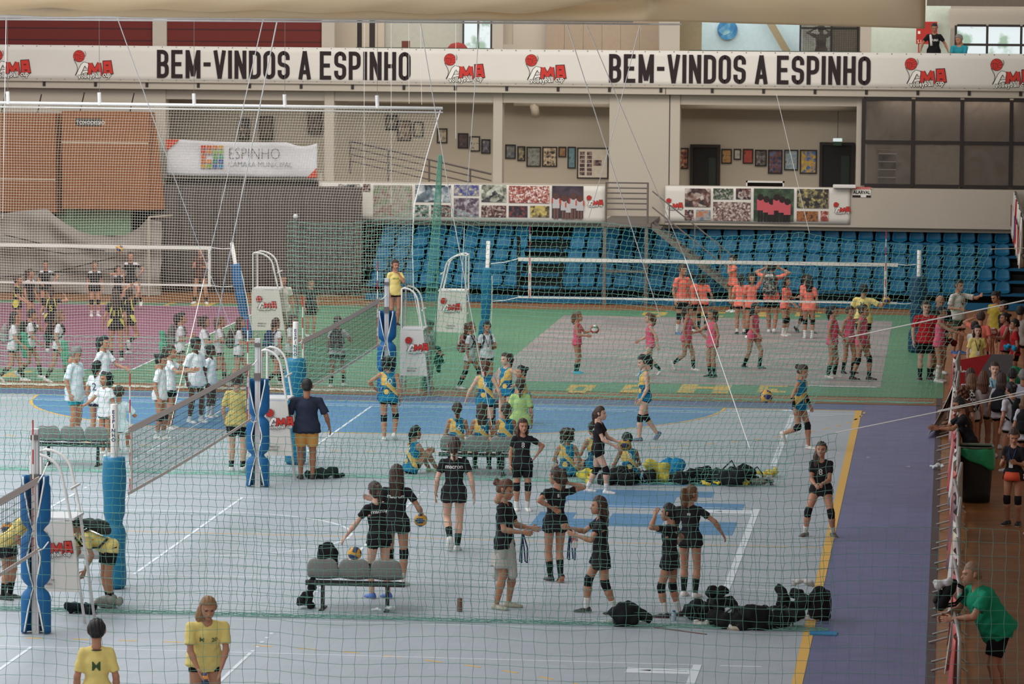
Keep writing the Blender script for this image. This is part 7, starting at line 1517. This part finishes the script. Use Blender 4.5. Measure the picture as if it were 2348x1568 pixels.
ORD = ['first', 'second', 'third', 'fourth', 'fifth', 'sixth', 'seventh', 'eighth', 'ninth', 'tenth', 'eleventh', 'twelfth', 'thirteenth', 'fourteenth', 'fifteenth', 'sixteenth', 'seventeenth']
for i in range(17): barrier(i, 46.2+i*2.24)
bc = [('#b83a34', '#3a2e38'), ('#b83a34', '#c9c1b8'), ('#a8302c', '#cfc8c0'), ('#8a2a2a', '#cfc8c0'), ('#cfc8c0', '#b89a50'), ('#54454e', '#b83a34'), ('#7a3a40', '#cfc8c0'), ('#b8452f', '#cfc8c0'), ('#cfc8c0', '#3a3a50')]
for i in range(17):
    y0 = 46.3+i*2.24; c = bc[i % 9]
    def fn(u, v, y0=y0, i=i): a = v; return (XB-.045-.10*(1-v)*(.5+.5*math.sin(u*5+i*1.3))-.03*math.sin(u*11+i), y0+2.0*u, 1.10-.85*(1-v)-.0+.03*math.sin(u*7+i)*(1-v))
    o = MB().grid(fn, 18, 8).build('barrier_banner', art_mat('bbn_%d' % (i % 9), c[0], c[0], c[1], 1.2+.3*(i % 3)), smooth=True, solid=.006)
    tag(o, 'sponsor banner draped on the court side of the %s barrier' % ORD[i], 'banner')
def fn(u, v): return (XB-.03-.55*(1-v)**1.3*(.3+.7*u), 80.6-4.*u*(1-v)*.3-2.2*u, 1.12-1.08*(1-v)+.02*math.sin(u*9))
tag(MB().grid(fn, 12, 12).build('loose_sheet', M_vinyl, smooth=True, solid=.006), 'loose white sheet sliding off the barrier onto the purple floor', 'banner')
t = heap('plastic_bag', 'clear plastic bag caught between the barrier feet', G(2150, 1078), (.2, .14, .1), '#c8ccca', seed=40)
# red board
t = thing('sponsor_board', 'red and grey sponsor board standing across the crowd behind the barrier', 'board', (0, 0, 0)); Yb = 85.6
xa4, xm1, xe4 = X(2184, Yb, 850), X(2262, Yb, 850), X(2322, Yb, 850); zt0, zt1 = PY(2184, 828, Yb).z, PY(2322, 813, Yb).z
MB().add([(xa4, Yb, .02), (xm1-.45, Yb, .02), (xm1+.1, Yb, zt1), (xa4, Yb, zt0), (xa4, Yb+.04, .02), (xm1-.45, Yb+.04, .02), (xm1+.1, Yb+.04, zt1), (xa4, Yb+.04, zt0)], [(0, 1, 2, 3), (7, 6, 5, 4), (0, 3, 7, 4), (3, 2, 6, 7), (1, 0, 4, 5)]).build('red_panel', mat('board_red', '#a01c20', .5), t)
MB().add([(xm1-.45, Yb, .02), (xe4, Yb, .02), (xe4, Yb, zt1), (xm1+.1, Yb, zt1), (xm1-.45, Yb+.04, .02), (xe4, Yb+.04, .02), (xe4, Yb+.04, zt1), (xm1+.1, Yb+.04, zt1)], [(0, 1, 2, 3), (7, 6, 5, 4), (1, 5, 6, 2), (2, 6, 7, 3)]).build('grey_panel', mat('board_grey', '#5f5a5a', .5), t)
k = MB(); wall_text(k, 'A', X(2204, Yb), PY(2204, 853, Yb).z, Yb-.004, .14, .8, .006, shear=.3); wall_text(k, 'ndreia rsl', X(2212, Yb), PY(2204, 853, Yb).z, Yb-.004, .05, 1, .003, shear=.3); k.build('lettering', M_white, t)
k = MB(); wall_text(k, 'IN', X(2282, Yb), PY(2282, 866, Yb).z, Yb-.004, .17, 1, .006); k.build('lettering', mat('navy_print', '#2a3a60', .6), t); MB().box((xa4-.03, Yb-.02, .02), (xa4, Yb+.06, zt0)).build('edge_frame', M_bar, t)
heap('green_cloth', 'green tablecloth with yellow packets at the right edge beside the board', (X(2352, 84.5, 850), 84.5, .0), (.5, .5, 1.0), '#2f7a58', 'tablecloth', 44, n=9)
heap('red_bag', 'dark red drawstring bag held behind the girl with long white socks', tuple(PY(2178, 800, G(2152, 877).y+.3)), (.24, .16, .3), '#5a181c', 'bag', 45, n=6)
b1 = PY(2315, 805, 86.5); heap('blue_bag', 'bright turquoise sports bag in the crowd above the grey board', tuple(b1), (.26, .14, .28), '#2a92b8', 'bag', 46, n=6)
# wheelie bin with green liner
p = G(2232, 1150); t = thing('waste_bin', 'big dark waste bin with a green liner hanging over its rim behind the barrier', 'bin', (p.x+.02, p.y, 0))
def fn(u, v): a = 2*math.pi*u; w = .26+.06*v; d = .24+.05*v; c, s = math.cos(a), math.sin(a); q_ = 3.2; x = w*abs(c)**(2/q_)*(1 if c > 0 else -1); y = d*abs(s)**(2/q_)*(1 if s > 0 else -1); return (x, y, .02+.93*v)
MB().grid(fn, 32, 6).build('bin_body', mat('bin_dark', '#221f1d', .6), t, smooth=True, solid=.01)
def fn2(u, v):
    x, y, _ = fn(u, 1); a = 2*math.pi*u; drop = .12+.26*max(0, math.cos(a-5.6))**1.5; sc_ = 1.04+.05*(1-v)+.02*math.sin(a*9); return (x*sc_, y*sc_, .97-drop*(1-v))
MB().grid(fn2, 60, 8).build('liner', mat('liner_green', '#1f8a58', .35, noise=.1, bump=.4, scale=12), t, smooth=True, solid=.004)
MB().tube([fn(k/24, 1.03) for k in range(25)], .022, 6).build('rim', mat('rim_olive', '#565a48', .6), t, smooth=True); MB().box((-.3, .18, .96), (.3, .34, 1.0)).build('lid', mat('rim_olive', '#565a48', .6), t, bevel=.02)
for s in (-1, 1): MB().tube([(s*.2-.03, .2, .1), (s*.2+.03, .2, .1)], .1, 12).build('wheel', M_vb, t)
# black backpack on the rail by the green man
g0 = G(2268, 1612); b1 = PY(2162, 1400, g0.y+.1); t = backpack('black backpack hanging over the barrier in the arms of the green-shirted man', tuple(b1), math.pi/2, .95, '#1e1b1c'); t.rotation_euler = (.5, 0, math.pi/2)
heap('white_cloth', 'crumpled white cloth on top of the black backpack at the barrier', tuple(PY(2170, 1352, g0.y+.1)), (.2, .16, .16), '#c4bebc', 'cloth', 48, n=6)
# small referee table and box behind the nearest stand
p = G(222, 1330); t = thing('score_table', 'small table with a white cover behind the nearest stand', 'table', (p.x-.1, p.y, 0)); MB().box((-.28, -.25, .68), (.28, .25, .71)).build('table_top', M_wmetal, t)
for sx in (-1, 1):
    for sy in (-1, 1): MB().tube([(sx*.24, sy*.2, 0), (sx*.24, sy*.2, .68)], .015, 6).build('leg', M_grey, t)
def fn(u, v): return (-.29+.58*u, -.27-.02*math.sin(u*12), .36+.34*v)
MB().grid(fn, 16, 4).build('cover', cmat('#b8b4b0'), t, smooth=True, solid=.006)
for i, (u, v) in enumerate(((1990, 1050), (2083, 1071), (1922, 1040))): tag(MB().box((-.03, -.02, .011), (.03, .02, .016)).build('paper_scrap', cmat('#d8d0cc')), 'tiny paper scrap on the purple floor, %s' % ('upper one', 'lower right one', 'one touching the yellow line')[i], 'paper').location = G(u, v)
